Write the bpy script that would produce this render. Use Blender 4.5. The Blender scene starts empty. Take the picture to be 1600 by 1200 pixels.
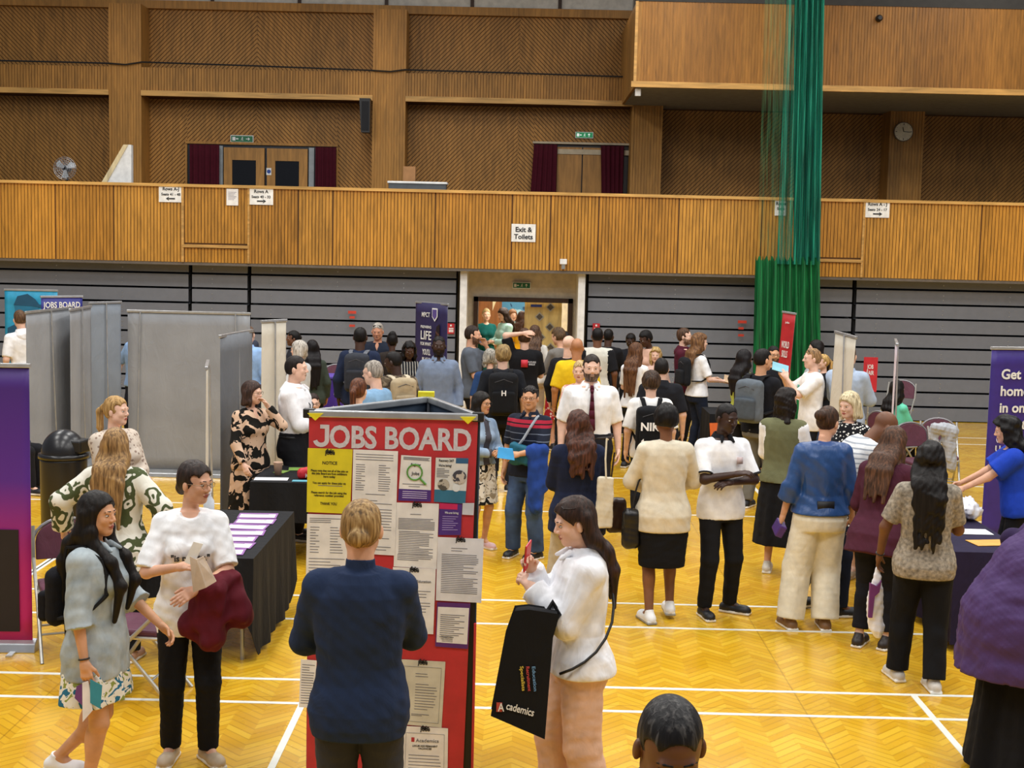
import bpy, math, random
import numpy as np
from mathutils import Vector, Matrix
sc = bpy.context.scene
COL = sc.collection
R = math.radians
# ---------------------------------------------------------------- camera
F = 2150.0; CH = 2.9; PITCH = math.atan(218/F); ROLL = .0228; YAW = .006
cd = bpy.data.cameras.new('camera'); cam = bpy.data.objects.new('camera', cd); COL.objects.link(cam)
cd.sensor_width = 36; cd.lens = F/1600*36; cd.clip_end = 200
CR = Matrix.Rotation(YAW, 3, 'Z') @ Matrix.Rotation(math.pi/2-PITCH, 3, 'X') @ Matrix.Rotation(ROLL, 3, 'Z')
cam.matrix_world = Matrix.Translation((0, 0, CH)) @ CR.to_4x4()
sc.camera = cam
sc.view_settings.view_transform = 'Standard'; sc.view_settings.look = 'None'
sc.view_settings.gamma = 1; sc.view_settings.exposure = 0.04
try: sc.view_settings.use_curve_mapping = False
except Exception: pass
# ---------------------------------------------------------------- light
w = bpy.data.worlds.new('world'); sc.world = w; w.use_nodes = True
w.node_tree.nodes['Background'].inputs[0].default_value = (.80, .86, 1, 1)
w.node_tree.nodes['Background'].inputs[1].default_value = .24
def lamp(x, y, z, sx, sy, e, col=(1, .975, .93), rx=0):
    l = bpy.data.lights.new('hall_or_fill_lamp', 'AREA'); l.shape = 'RECTANGLE'; l.size = sx; l.size_y = sy
    l.energy = e; l.color = col
    o = bpy.data.objects.new('hall_or_fill_lamp', l); COL.objects.link(o); o.location = (x, y, z); o.rotation_euler = (rx, 0, 0)
for ly in (2.5, 7.5, 12.5, 17.5, 22):
    for lx in (-8, -2.8, 2.8, 8):
        lamp(lx, ly, 8.6, .9, 2.4, 205 if ly < 20 else 100)
lamp(.1, 25.3, 2.36, 1.2, .8, 42, (1, .95, .85))           # lamps in the corridor behind the doorway
lamp(.1, 27.3, 2.36, 1.2, .8, 36, (1, .95, .85))
for lx in (-9, -3.5, 2): lamp(lx, 26.2, 7.4, .6, 1.2, 7, (1, .85, .65))  # added fill lamps above the balcony that brighten the upper wall
# ---------------------------------------------------------------- pixels of the 1600x1200 frame -> places
def ray(px, py):
    return (CR @ Vector(((px-800)/F, (600-py)/F, -1)))
def at_z(px, py, z=0.):
    d = ray(px, py); t = (z-CH)/d.z; return Vector((d.x*t, d.y*t, z))
def at_y(px, py, Y):
    d = ray(px, py); t = Y/d.y; return Vector((d.x*t, Y, CH+d.z*t))
# ---------------------------------------------------------------- materials
MC = {}
def srgb(c):
    if isinstance(c, str):
        c = c.lstrip('#'); c = c if len(c) == 6 else ''.join(q*2 for q in c); c = [int(c[i:i+2], 16)/255 for i in (0, 2, 4)]
    return tuple((x/12.92 if x <= .04045 else ((x+.055)/1.055)**2.4) for x in c[:3])+(1,)
def newmat(name):
    m = bpy.data.materials.new(name); m.use_nodes = True
    nt = m.node_tree; b = nt.nodes['Principled BSDF']; return m, nt, b
def N(nt, t, **kw):
    n = nt.nodes.new(t)
    for k, v in kw.items(): setattr(n, k, v)
    return n
def coords(nt, kind='Object', scale=(1, 1, 1), loc=(0, 0, 0), rot=(0, 0, 0)):
    tc = N(nt, 'ShaderNodeTexCoord'); mp = N(nt, 'ShaderNodeMapping')
    mp.inputs['Scale'].default_value = scale; mp.inputs['Location'].default_value = loc; mp.inputs['Rotation'].default_value = rot
    nt.links.new(tc.outputs[kind], mp.inputs[0]); return mp.outputs[0]
def ramp(nt, fac, stops, interp='LINEAR'):
    r = N(nt, 'ShaderNodeValToRGB'); r.color_ramp.interpolation = interp
    while len(r.color_ramp.elements) < len(stops): r.color_ramp.elements.new(.5)
    for e, (p, c) in zip(r.color_ramp.elements, stops): e.position = p; e.color = srgb(c)
    nt.links.new(fac, r.inputs[0]); return r.outputs[0]
def noise(nt, vec, scale, detail=3, dist=0):
    n = N(nt, 'ShaderNodeTexNoise'); n.inputs['Scale'].default_value = scale; n.inputs['Detail'].default_value = detail
    n.inputs['Distortion'].default_value = dist
    if vec is not None: nt.links.new(vec, n.inputs['Vector'])
    return n.outputs['Fac']
def math_(nt, op, a, b=None):
    n = N(nt, 'ShaderNodeMath', operation=op)
    for i, v in enumerate((a, b)):
        if v is None: continue
        if isinstance(v, (int, float)): n.inputs[i].default_value = v
        else: nt.links.new(v, n.inputs[i])
    return n.outputs[0]
def bump(nt, b, h, strength=.3, dist=.01):
    bp = N(nt, 'ShaderNodeBump'); bp.inputs['Strength'].default_value = strength; bp.inputs['Distance'].default_value = dist
    nt.links.new(h, bp.inputs['Height']); nt.links.new(bp.outputs[0], b.inputs['Normal'])
def dark(c, k):
    if isinstance(c, str):
        c = c.lstrip('#'); c = c if len(c) == 6 else ''.join(q*2 for q in c); c = [int(c[i:i+2], 16)/255 for i in (0, 2, 4)]
    return tuple(min(1, x*k) for x in c[:3])
def mat(c, rough=.6, metal=0, name='paint', emit=0, var=.06, spec=.5):
    key = ('m', str(c), rough, metal, emit, spec)
    if key in MC: return MC[key]
    m, nt, b = newmat(name)
    f = noise(nt, coords(nt), 9, 4)
    nt.links.new(ramp(nt, f, [(.3, dark(c, 1-var)), (.7, dark(c, 1+var))]), b.inputs['Base Color'])
    b.inputs['Roughness'].default_value = rough; b.inputs['Metallic'].default_value = metal
    b.inputs['Specular IOR Level'].default_value = spec
    if emit:
        b.inputs['Emission Color'].default_value = srgb(c); b.inputs['Emission Strength'].default_value = emit
    MC[key] = m; return m
def fabric(c, pat=None, c2=None, c3=None, sc_=1., rough=.9, bmp=.25):
    key = ('f', str(c), pat, str(c2), str(c3), sc_, rough)
    if key in MC: return MC[key]
    m, nt, b = newmat('fabric'); v = coords(nt)
    col = None
    if pat == 'blotch':
        f = noise(nt, v, 9*sc_, 2, 1.2); st = [(0, c), (.5, c2)]
        if c3: st = [(0, c3), (.42, c), (.56, c2)]
        col = ramp(nt, f, st, 'CONSTANT')
    elif pat == 'scroll':
        nz = N(nt, 'ShaderNodeTexNoise'); nz.inputs['Scale'].default_value = 9; nt.links.new(v, nz.inputs['Vector'])
        va = N(nt, 'ShaderNodeVectorMath', operation='MULTIPLY_ADD'); nt.links.new(nz.outputs['Color'], va.inputs[0]); va.inputs[1].default_value = (.13,)*3; nt.links.new(v, va.inputs[2])
        vo = N(nt, 'ShaderNodeTexVoronoi'); vo.inputs['Scale'].default_value = 7.5*sc_; nt.links.new(va.outputs[0], vo.inputs['Vector'])
        col = ramp(nt, vo.outputs['Distance'], [(0, c2), (.16, c2), (.18, c), (.34, c), (.36, c2), (.56, c2), (.58, c)])
    elif pat == 'dots':
        vo = N(nt, 'ShaderNodeTexVoronoi'); vo.inputs['Scale'].default_value = 40*sc_; nt.links.new(v, vo.inputs['Vector'])
        col = ramp(nt, vo.outputs['Distance'], [(0, c2), (.3, c2), (.38, c)])
    elif pat == 'stripes':
        sx = N(nt, 'ShaderNodeSeparateXYZ'); nt.links.new(v, sx.inputs[0])
        t = math_(nt, 'FRACT', math_(nt, 'MULTIPLY', sx.outputs[2], 18*sc_))
        col = ramp(nt, t, [(0, c), (.68, c2)], 'CONSTANT')
    elif pat == 'bands':                    # chest bands: c base, c2 wide band, c3 thin line
        sx = N(nt, 'ShaderNodeSeparateXYZ'); nt.links.new(v, sx.inputs[0])
        z = math_(nt, 'SUBTRACT', sx.outputs[2], .9)
        col = ramp(nt, z, [(0, c), (.21, c3), (.218, c), (.27, c3), (.278, c), (.33, c2), (.358, '#15161c'), (.37, c2), (.40, c), (.45, c)], 'CONSTANT')
    elif pat == 'vlines':
        sx = N(nt, 'ShaderNodeSeparateXYZ'); nt.links.new(v, sx.inputs[0])
        t = math_(nt, 'FRACT', math_(nt, 'MULTIPLY', sx.outputs[0], 40*sc_)); col = ramp(nt, t, [(0, c), (.7, c2)], 'CONSTANT')
    else:
        f = noise(nt, v, (14 if pat != 'heather' else 45)*sc_, 5); k = .94 if pat != 'heather' else .7
        col = ramp(nt, f, [(.25, dark(c, k)), (.75, dark(c, 2-k) if pat != 'fade' else c2)])
    nt.links.new(col, b.inputs['Base Color'])
    b.inputs['Roughness'].default_value = rough; b.inputs['Specular IOR Level'].default_value = .25 if rough > .6 else .5
    f1 = noise(nt, coords(nt, scale=(1, 1, .45)), 9, 3, 1.5); f2 = noise(nt, v, 60, 3)
    bump(nt, b, math_(nt, 'ADD', math_(nt, 'MULTIPLY', f1, 1.), math_(nt, 'MULTIPLY', f2, .03)), .5, .016)
    MC[key] = m; return m
def skinmat(c):
    key = ('s', c)
    if key in MC: return MC[key]
    m, nt, b = newmat('skin'); v = coords(nt)
    nt.links.new(ramp(nt, noise(nt, v, 12, 3), [(.3, dark(c, .93)), (.7, dark(c, 1.05))]), b.inputs['Base Color'])
    b.inputs['Roughness'].default_value = .5; b.inputs['Specular IOR Level'].default_value = .4
    b.inputs['Subsurface Weight'].default_value = .06; b.inputs['Subsurface Radius'].default_value = (.02, .008, .004)
    MC[key] = m; return m
def hairmat(c, c2=None):
    key = ('h', c, c2)
    if key in MC: return MC[key]
    m, nt, b = newmat('hair'); v = coords(nt, scale=(1, 1, .12))
    f = noise(nt, v, 75, 4, .4)
    nt.links.new(ramp(nt, f, [(.3, dark(c, .6)), (.5, c), (.72, c2 or dark(c, 1.45))]), b.inputs['Base Color'])
    b.inputs['Roughness'].default_value = .5; b.inputs['Specular IOR Level'].default_value = .22
    bump(nt, b, f, .6, .006)
    MC[key] = m; return m
def wood(c, name='wood', rough=.45, grain=(3, 3, .35), k=.8):
    key = ('w', c, rough, grain)
    if key in MC: return MC[key]
    m, nt, b = newmat(name); v = coords(nt, scale=grain)
    f = noise(nt, v, 6, 6, .6); f2 = noise(nt, coords(nt, scale=(.9, .9, .08)), 1.1, 1)
    f = math_(nt, 'ADD', math_(nt, 'MULTIPLY', f, .6), math_(nt, 'MULTIPLY', f2, .4))
    nt.links.new(ramp(nt, f, [(.3, dark(c, k)), (.7, dark(c, 2-k))]), b.inputs['Base Color'])
    b.inputs['Roughness'].default_value = rough; b.inputs['Specular IOR Level'].default_value = .3
    MC[key] = m; return m
# ---------------------------------------------------------------- mesh helpers
class MB:
    def __init__(s): s.v = []; s.f = []; s.m = []
    def poly(s, pts, mi=0):
        n = len(s.v); s.v += [tuple(p) for p in pts]; s.f.append(tuple(range(n, n+len(pts)))); s.m.append(mi)
    def box(s, a, b, mi=0):
        x0, y0, z0 = [min(a[i], b[i]) for i in range(3)]; x1, y1, z1 = [max(a[i], b[i]) for i in range(3)]
        n = len(s.v)
        s.v += [(x0,y0,z0),(x1,y0,z0),(x1,y1,z0),(x0,y1,z0),(x0,y0,z1),(x1,y0,z1),(x1,y1,z1),(x0,y1,z1)]
        for q in ((0,3,2,1),(4,5,6,7),(0,1,5,4),(1,2,6,5),(2,3,7,6),(3,0,4,7)): s.f.append(tuple(n+i for i in q)); s.m.append(mi)
        return s
    def prism(s, pts, dz, mi=0, ax=2):
        """pts: closed outline of 3-D points; dz: offset vector"""
        n = len(s.v); k = len(pts); d = Vector(dz)
        s.v += [tuple(p) for p in pts]+[tuple(Vector(p)+d) for p in pts]
        s.f.append(tuple(n+i for i in range(k))[::-1]); s.f.append(tuple(n+k+i for i in range(k))); s.m += [mi, mi]
        for i in range(k): s.f.append((n+i, n+(i+1) % k, n+k+(i+1) % k, n+k+i)); s.m.append(mi)
        return s
    def tube(s, pts, r, n=8, mi=0, closed=False):
        pts = [Vector(p) for p in pts]; L = len(pts); base = len(s.v)
        rr = r if isinstance(r, (list, tuple)) else [r]*L
        up = None
        for i, p in enumerate(pts):
            a = pts[(i-1) % L] if (i > 0 or closed) else p; b = pts[(i+1) % L] if (i < L-1 or closed) else p
            t = (b-a).normalized() if (b-a).length > 1e-9 else Vector((0, 0, 1))
            if up is None: up = t.orthogonal().normalized()
            else: up = (up-t*up.dot(t)); up = up.normalized() if up.length > 1e-6 else t.orthogonal().normalized()
            w_ = t.cross(up)
            for j in range(n):
                an = 2*math.pi*j/n; s.v.append(tuple(p+up*math.cos(an)*rr[i]+w_*math.sin(an)*rr[i]))
        for i in range(L if closed else L-1):
            for j in range(n):
                a = base+i*n+j; b = base+i*n+(j+1) % n; i2 = (i+1) % L
                s.f.append((a, b, base+i2*n+(j+1) % n, base+i2*n+j)); s.m.append(mi)
        if not closed:
            s.f.append(tuple(base+j for j in range(n))[::-1]); s.f.append(tuple(base+(L-1)*n+j for j in range(n))); s.m += [mi, mi]
        return s
    def lathe(s, prof, c=(0, 0, 0), n=24, mi=0):
        base = len(s.v)
        for r_, z in prof:
            for j in range(n):
                an = 2*math.pi*j/n; s.v.append((c[0]+r_*math.cos(an), c[1]+r_*math.sin(an), c[2]+z))
        for i in range(len(prof)-1):
            for j in range(n):
                s.f.append((base+i*n+j, base+i*n+(j+1) % n, base+(i+1)*n+(j+1) % n, base+(i+1)*n+j)); s.m.append(mi)
        s.f.append(tuple(base+j for j in range(n))[::-1]); s.f.append(tuple(base+(len(prof)-1)*n+j for j in range(n))); s.m += [mi, mi]
        return s
    def build(s, name, mats, parent=None, smooth=False, bevel=0):
        me = bpy.data.meshes.new(name); me.from_pydata(s.v, [], s.f)
        if not isinstance(mats, (list, tuple)): mats = [mats]
        for m_ in mats: me.materials.append(m_)
        if len(mats) > 1: me.polygons.foreach_set('material_index', s.m)
        if smooth: me.polygons.foreach_set('use_smooth', [True]*len(s.f))
        me.update()
        o = bpy.data.objects.new(name, me); COL.objects.link(o)
        if parent: o.parent = parent
        if bevel:
            bv = o.modifiers.new('bevel', 'BEVEL'); bv.width = bevel; bv.segments = 2; bv.limit_method = 'ANGLE'
        return o
def tag(o, label=None, cat=None, group=None, kind=None):
    if label: o['label'] = label
    if cat: o['category'] = cat
    if group: o['group'] = group
    if kind: o['kind'] = kind
    return o
def empty(name, loc=(0, 0, 0), rz=0, label=None, cat=None, group=None):
    o = bpy.data.objects.new(name, None); COL.objects.link(o); o.location = loc; o.rotation_euler = (0, 0, rz)
    return tag(o, label, cat, group)
def struct(o): o['kind'] = 'structure'; return o
def text(s, size, m, M, parent=None, off=.0, name='lettering', align='LEFT', sx=1., space=1., line=1.):
    cu = bpy.data.curves.new(name, 'FONT'); cu.body = s; cu.size = size; cu.extrude = .0008; cu.offset = off
    cu.align_x = align; cu.space_character = space; cu.space_line = line; cu.resolution_u = 3
    t_ = bpy.data.objects.new('t', cu); me = bpy.data.meshes.new_from_object(t_); bpy.data.objects.remove(t_); bpy.data.curves.remove(cu)
    me.name = name; me.materials.clear(); me.materials.append(m); o = bpy.data.objects.new(name, me); COL.objects.link(o)
    if parent: o.parent = parent
    o.matrix_local = M @ Matrix.Diagonal((sx, 1, 1, 1)); return o
def fit(s, w_, h_, m, M, parent=None, off=.012, name='lettering', align='CENTER'):
    """lettering scaled to width w_ and capital height h_, set in the frame M"""
    o = text(s, 1., m, Matrix.Identity(4), parent, off, name, align); xs = [v.co.x for v in o.data.vertices]; ys = [v.co.y for v in o.data.vertices]
    o.matrix_local = M @ Matrix.Diagonal((w_/(max(xs)-min(xs)), h_/(max(ys)), 1, 1)); return o
def face_cam(x, y, z):          # upright frame whose +X runs along world +X and whose front looks toward -Y
    return Matrix.Translation((x, y, z)) @ Matrix.Rotation(math.pi/2, 4, 'X')
def clip_rect(poly, x0, x1, z0, z1):
    def cl(P, f, g):
        out = []
        for i in range(len(P)):
            a, b = P[i-1], P[i]; fa, fb = f(a), f(b)
            if (fa >= 0) != (fb >= 0):
                t = fa/(fa-fb); out.append((a[0]+(b[0]-a[0])*t, a[1]+(b[1]-a[1])*t))
            if fb >= 0: out.append(b)
        return out
    for f in (lambda p: p[0]-x0, lambda p: x1-p[0], lambda p: p[1]-z0, lambda p: z1-p[1]):
        if poly: poly = cl(poly, f, None)
    return poly
# ================================================================ SETTING
YB = 23.8; YF = 23.55; YU = 28.3; YC = 27.7
def wx(px, Y, py=350): return at_y(px, py, Y).x
def wz(px, py, Y): return at_y(px, py, Y).z
W_F = wood('#bf8734', 'oak_slats', .4); W_U = wood('#a4763a', 'oak_slats_shaded', .5); W_T = wood('#c79a58', 'oak_trim', .4, (.3, 3, 3))  # upper-wall oak is the same wood, its dimmer light put into the colour
W_D = wood('#5d3c1a', 'oak_backing', .6); W_DK = wood('#3c2a1c', 'dark_wood')
WHITE = mat('#e9e9e6', .5, name='white_paint'); BLACK = mat('#141416', .45, name='black_plastic'); SILVER = mat('#c4c7ca', .3, .75, 'aluminium')
PAPER = mat('#eceae6', .7, name='paper'); INK = mat('#17171a', .7, name='ink')
# floor ----------------------------------------------------------
m, nt, b = newmat('herringbone_floor')
v = coords(nt); sx = N(nt, 'ShaderNodeSeparateXYZ'); nt.links.new(v, sx.inputs[0])
X, Y = sx.outputs[0], sx.outputs[1]
zz = math_(nt, 'PINGPONG', X, .17)
vv = math_(nt, 'DIVIDE', math_(nt, 'ADD', Y, zz), .085)
fr = math_(nt, 'FRACT', vv); fl = math_(nt, 'FLOOR', vv); col_ = math_(nt, 'FLOOR', math_(nt, 'DIVIDE', X, .17))
cmb = N(nt, 'ShaderNodeCombineXYZ'); nt.links.new(fl, cmb.inputs[0]); nt.links.new(col_, cmb.inputs[1])
wn = N(nt, 'ShaderNodeTexWhiteNoise'); nt.links.new(cmb.outputs[0], wn.inputs['Vector'])
plank = ramp(nt, wn.outputs['Value'], [(0, '#d8a51c'), (.5, '#e3b327'), (1, '#ebc036')])
line = math_(nt, 'LESS_THAN', fr, .17)
mx = N(nt, 'ShaderNodeMix', data_type='RGBA'); nt.links.new(math_(nt, 'MULTIPLY', line, .6), mx.inputs[0]); nt.links.new(plank, mx.inputs[6]); mx.inputs[7].default_value = srgb('#b58618')
big = noise(nt, v, .55, 2)
mx2 = N(nt, 'ShaderNodeMix', data_type='RGBA', blend_type='MULTIPLY'); mx2.inputs[0].default_value = 1
nt.links.new(mx.outputs[2], mx2.inputs[6]); nt.links.new(ramp(nt, big, [(.3, '#efe6d8'), (.7, '#ffffff')]), mx2.inputs[7])
# the long joints between the floor bays
jx = math_(nt, 'LESS_THAN', math_(nt, 'FRACT', math_(nt, 'DIVIDE', math_(nt, 'ADD', X, .55), 2.4)), .004)
jy = math_(nt, 'LESS_THAN', math_(nt, 'FRACT', math_(nt, 'DIVIDE', math_(nt, 'ADD', Y, 1.1), 2.4)), .004)
mx3 = N(nt, 'ShaderNodeMix', data_type='RGBA'); nt.links.new(math_(nt, 'MULTIPLY', math_(nt, 'MAXIMUM', jx, jy), .4), mx3.inputs[0])
nt.links.new(mx2.outputs[2], mx3.inputs[6]); mx3.inputs[7].default_value = srgb('#6d480e')
nt.links.new(mx3.outputs[2], b.inputs['Base Color'])
nt.links.new(ramp(nt, noise(nt, v, 3, 4), [(.3, (.50, .50, .50)), (.7, (.60, .60, .60))]), b.inputs['Roughness'])
b.inputs['Specular IOR Level'].default_value = .5; b.inputs['Coat Weight'].default_value = .35; b.inputs['Coat Roughness'].default_value = .12
bump(nt, b, noise(nt, v, 2.5, 3), .12, .02)
FLOORM = m
struct(MB().box((-16, -2, -.1), (16, 30, 0)).build('floor', FLOORM))
LINE = mat('#e6e6dc', .45, name='court_line_paint', var=.03)
def fline(a, b_, w=.042, z=.0025):
    a = Vector(a); b_ = Vector(b_); d = (b_-a); n = Vector((-d.y, d.x, 0)).normalized()*w/2
    mb = MB(); mb.prism([a-n+Vector((0, 0, .0003)), b_-n+Vector((0, 0, .0003)), b_+n+Vector((0, 0, .0003)), a+n+Vector((0, 0, .0003))], (0, 0, z)); return struct(mb.build('floor_line', LINE))
def P0(px, py): return at_z(px, py, 0)
yl = []
for k, (px, py) in enumerate([(900, 1073), (900, 1110), (900, 941), (900, 978), (1000, 803), (1500, 684), (1500, 694), (1000, 748)]):
    y = P0(px, py).y; yl.append(y); fline((-12, y, 0), (12, y, 0), .04, .002)
for (a, b_) in (((467, 1115), (422, 1200)), ((23, 910), (81, 873)), ((1426, 1086), (1526, 1200)), ((1168, 752), (1188, 772)), ((730-495, 772), (150, 830))):
    A, B = P0(*a), P0(*b_); xm = (A.x+B.x)/2; d = (A.y-B.y)
    e0 = max(min(A.y, B.y)-3.5, 1); e1 = max(A.y, B.y)+(0 if a[0] in (1426,) else .3)
    if a[0] == 467: e1 = yl[1]+4
    fline((xm, e0, 0), (xm, e1, 0), .042, .0035)
# retracted bleachers ---------------------------------------------
GREY = mat('#767a83', .5, name='grey_board', var=.02); GREYD = mat('#2a2b2e', .7, name='dark_grey')
zt = wz(560, 410, YB)
def bleacher(x0, x1, label, marks=()):
    r = empty('bleacher_stand', ((x0+x1)/2, YB+.6, 0), 0, label, 'bleachers', 'retracted bleachers under the balcony')
    xc = (x0+x1)/2; hw = (x1-x0)/2; n = 10; h = zt/n
    MB().box((-hw, -.3, 0), (hw, .35, zt-.02)).build('frame', GREYD, r)
    for i in range(n):
        mb = MB(); z0 = i*h+.015; z1 = (i+1)*h-.02; yy = -.6+.012*(i % 2)+i*.012
        mb.box((-hw, yy, z0), (hw, yy+.04, z1)); mb.box((-hw, yy+.02, z1-.012), (hw, yy+.3, z1))
        mb.build('board', GREY, r)
        s = MB()
        for q in np.arange(-hw+.35, hw, 1.15):
            for zf in (.3, .65): s.lathe([(0, 0), (.011, 0), (.011, .004)], (0, 0, 0), 8); L = 24; \
                s.v[-L:] = [(p[0]+q, yy-.001-p[2], p[1]+z0+(z1-z0)*zf) for p in s.v[-L:]]
        if s.v: s.build('bolts', mat('#a9acae', .3, .6), r)
    for (px, py, w_, hh) in marks:
        p = at_y(px, py, YB-.03); MB().box((p.x-w_/2-xc, -.62, p.z-hh/2), (p.x+w_/2-xc, -.612, p.z+hh/2)).build('sticker', mat('#c8412f', .5), r)
    return r
B0 = wx(293, YB); B1 = wx(297, YB)
bleacher(wx(-570, YB), wx(292, YB), 'retracted grey bleachers behind the grey banner backs, far left section')
bleacher(wx(298, YB), wx(385, YB), 'narrow retracted grey bleacher section above the dark tall grey banner back')
bleacher(wx(391, YB), wx(714, YB), 'retracted grey bleachers left of the open doorway, behind the purple desk', ((550, 488, .14, .05), (550, 496, .09, .04), (550, 509, .1, .04)))
bleacher(wx(923, YB), wx(1339, YB), 'retracted grey bleachers right of the doorway, behind the green net', ((1160, 503, .15, .05), (1158, 513, .09, .04), (1158, 524, .1, .04)))
bleacher(wx(1346, YB), wx(2150, YB), 'retracted grey bleachers behind the purple and cream banners at right')
for px in (702, 908):                     # red fire notices on the bleacher ends
    p = at_y(px+ (2 if px < 800 else 24), 514, YB-.06)
    r = empty('fire_notice', (p.x, YB+.03, p.z), 0, 'small red and white fire notice at the bleacher end %s the doorway' % ('left of' if px < 800 else 'right of'), 'sign', 'red fire notices beside the doorway')
    MB().box((-.06, 0, -.09), (.06, .045, .09)).build('plate', mat('#b5202a', .5), r)
    mb = MB()
    for z in (-.06, -.035, -.005): mb.box((-.035, -.003, z), (.045, -.0005, z+.018))
    mb.box((-.015, -.003, .04), (.015, -.0005, .07)); mb.build('lettering', WHITE, r)
# lower wall with the doorway --------------------------------------
CREAM = mat('#d9cdb6', .7, name='cream_plaster'); XL, XR = wx(721, YB), wx(918, YB)
dl, dr = wx(745, 24.4), wx(896, 24.4); dz = wz(820, 468, 24.4)
mb = MB(); mb.box((-16, 24.5, 0), (dl, 24.7, 2.6)); mb.box((dr, 24.5, 0), (16, 24.7, 2.6)); mb.box((dl, 24.5, dz), (dr, 24.7, 2.6))
struct(mb.build('wall_back', CREAM))
for px in (727, 911):
    x = wx(px, YB+.1); o = MB().box((x-.06, YB-.1, 0), (x+.06, 24.5, 2.5)).build('column', WHITE); struct(o)
mb = MB()
for a, b_ in ((dl-.03, dl+.05), (dr-.05, dr+.03)): mb.box((a, 24.42, 0), (b_, 24.72, dz+.03))
mb.box((dl-.03, 24.42, dz-.05), (dr+.03, 24.72, dz+.03)); struct(mb.build('trim_1', W_DK))
# open door leaf
dx = wx(823, 24.6); dx2 = wx(882, 24.6)
DR = empty('door_1', (dx2, 24.85, 0)); struct(DR)
MB().box((dx-dx2, -.02, .01), (0, .025, dz-.06)).build('door_leaf', wood('#e3c07f', 'pale_door', .45, (2, 2, .3)), DR)
gl = mat('#5d564c', .15, name='door_glass'); sil = mat('#b9b6ac', .3, .5)
for (px, py) in ((860, 480), (843, 495), (859, 511), (845, 527), (860, 543)):
    p = at_y(px, py, 24.82); q = .085
    d = MB().prism([(p.x-dx2-q, -.026, p.z), (p.x-dx2, -.026, p.z-q*1.0), (p.x-dx2+q, -.026, p.z), (p.x-dx2, -.026, p.z+q)], (0, -.012, 0)).build('window_pane', sil, DR)
    q = .06; MB().prism([(p.x-dx2-q, -.039, p.z), (p.x-dx2, -.039, p.z-q), (p.x-dx2+q, -.039, p.z), (p.x-dx2, -.039, p.z+q)], (0, -.004, 0)).build('glass', gl, d)
p = at_y(838, 478, 24.82); MB().box((p.x-dx2-.1, -.03, p.z-.02), (p.x-dx2+.1, -.024, p.z+.025)).build('door_sign', mat('#2b3f9c', .5), DR)
MB().box((dx-dx2+.06, -.03, .95), (dx-dx2+.12, -.024, 1.25)).build('push_plate', SILVER, DR)
# corridor
mb = MB(); mb.box((-2.2, 28.4, 0), (2.6, 28.5, 2.6)); mb.box((-2.3, 24.7, 0), (-2.2, 28.5, 2.6)); mb.box((2.6, 24.7, 0), (2.7, 28.5, 2.6))
struct(mb.build('wall_corridor', mat('#e6dcc2', .7, name='corridor_plaster')))
struct(MB().box((-2.3, 24.7, 2.38), (2.7, 28.2, 2.41)).build('ceiling', mat('#e9e6da', .8)))
x = wx(768, 28.3); o = MB().box((x-.3, 28.3, 0), (x+.25, 28.38, 2.2)).build('door_2', wood('#8b5a34', 'brown_door')); struct(o)
p = at_y(772, 478, 28.3); MB().prism([(p.x-.03-0, 28.29, p.z+.12), (p.x-.03, 28.29, p.z-.1), (p.x+.05, 28.29, p.z+.12)], (0, -.01, 0)).build('window_pane', mat('#e8d9ae', .4), None)
bpy.data.objects['window_pane.005' if 'window_pane.005' in bpy.data.objects else 'window_pane']['kind'] = 'structure'
p = at_y(806, 480, 28.3)
r = empty('poster', (p.x, 28.38, p.z), 0, 'blue framed picture hanging at the end of the corridor', 'picture')
MB().box((-.45, -.03, -.45), (.45, 0, .42)).build('frame', BLACK, r); MB().box((-.36, -.04, -.38), (.38, -.031, .34)).build('print', fabric('#4f86a8', 'blotch', '#9fc6d8', '#2e4e6e', .25), r)
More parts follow.
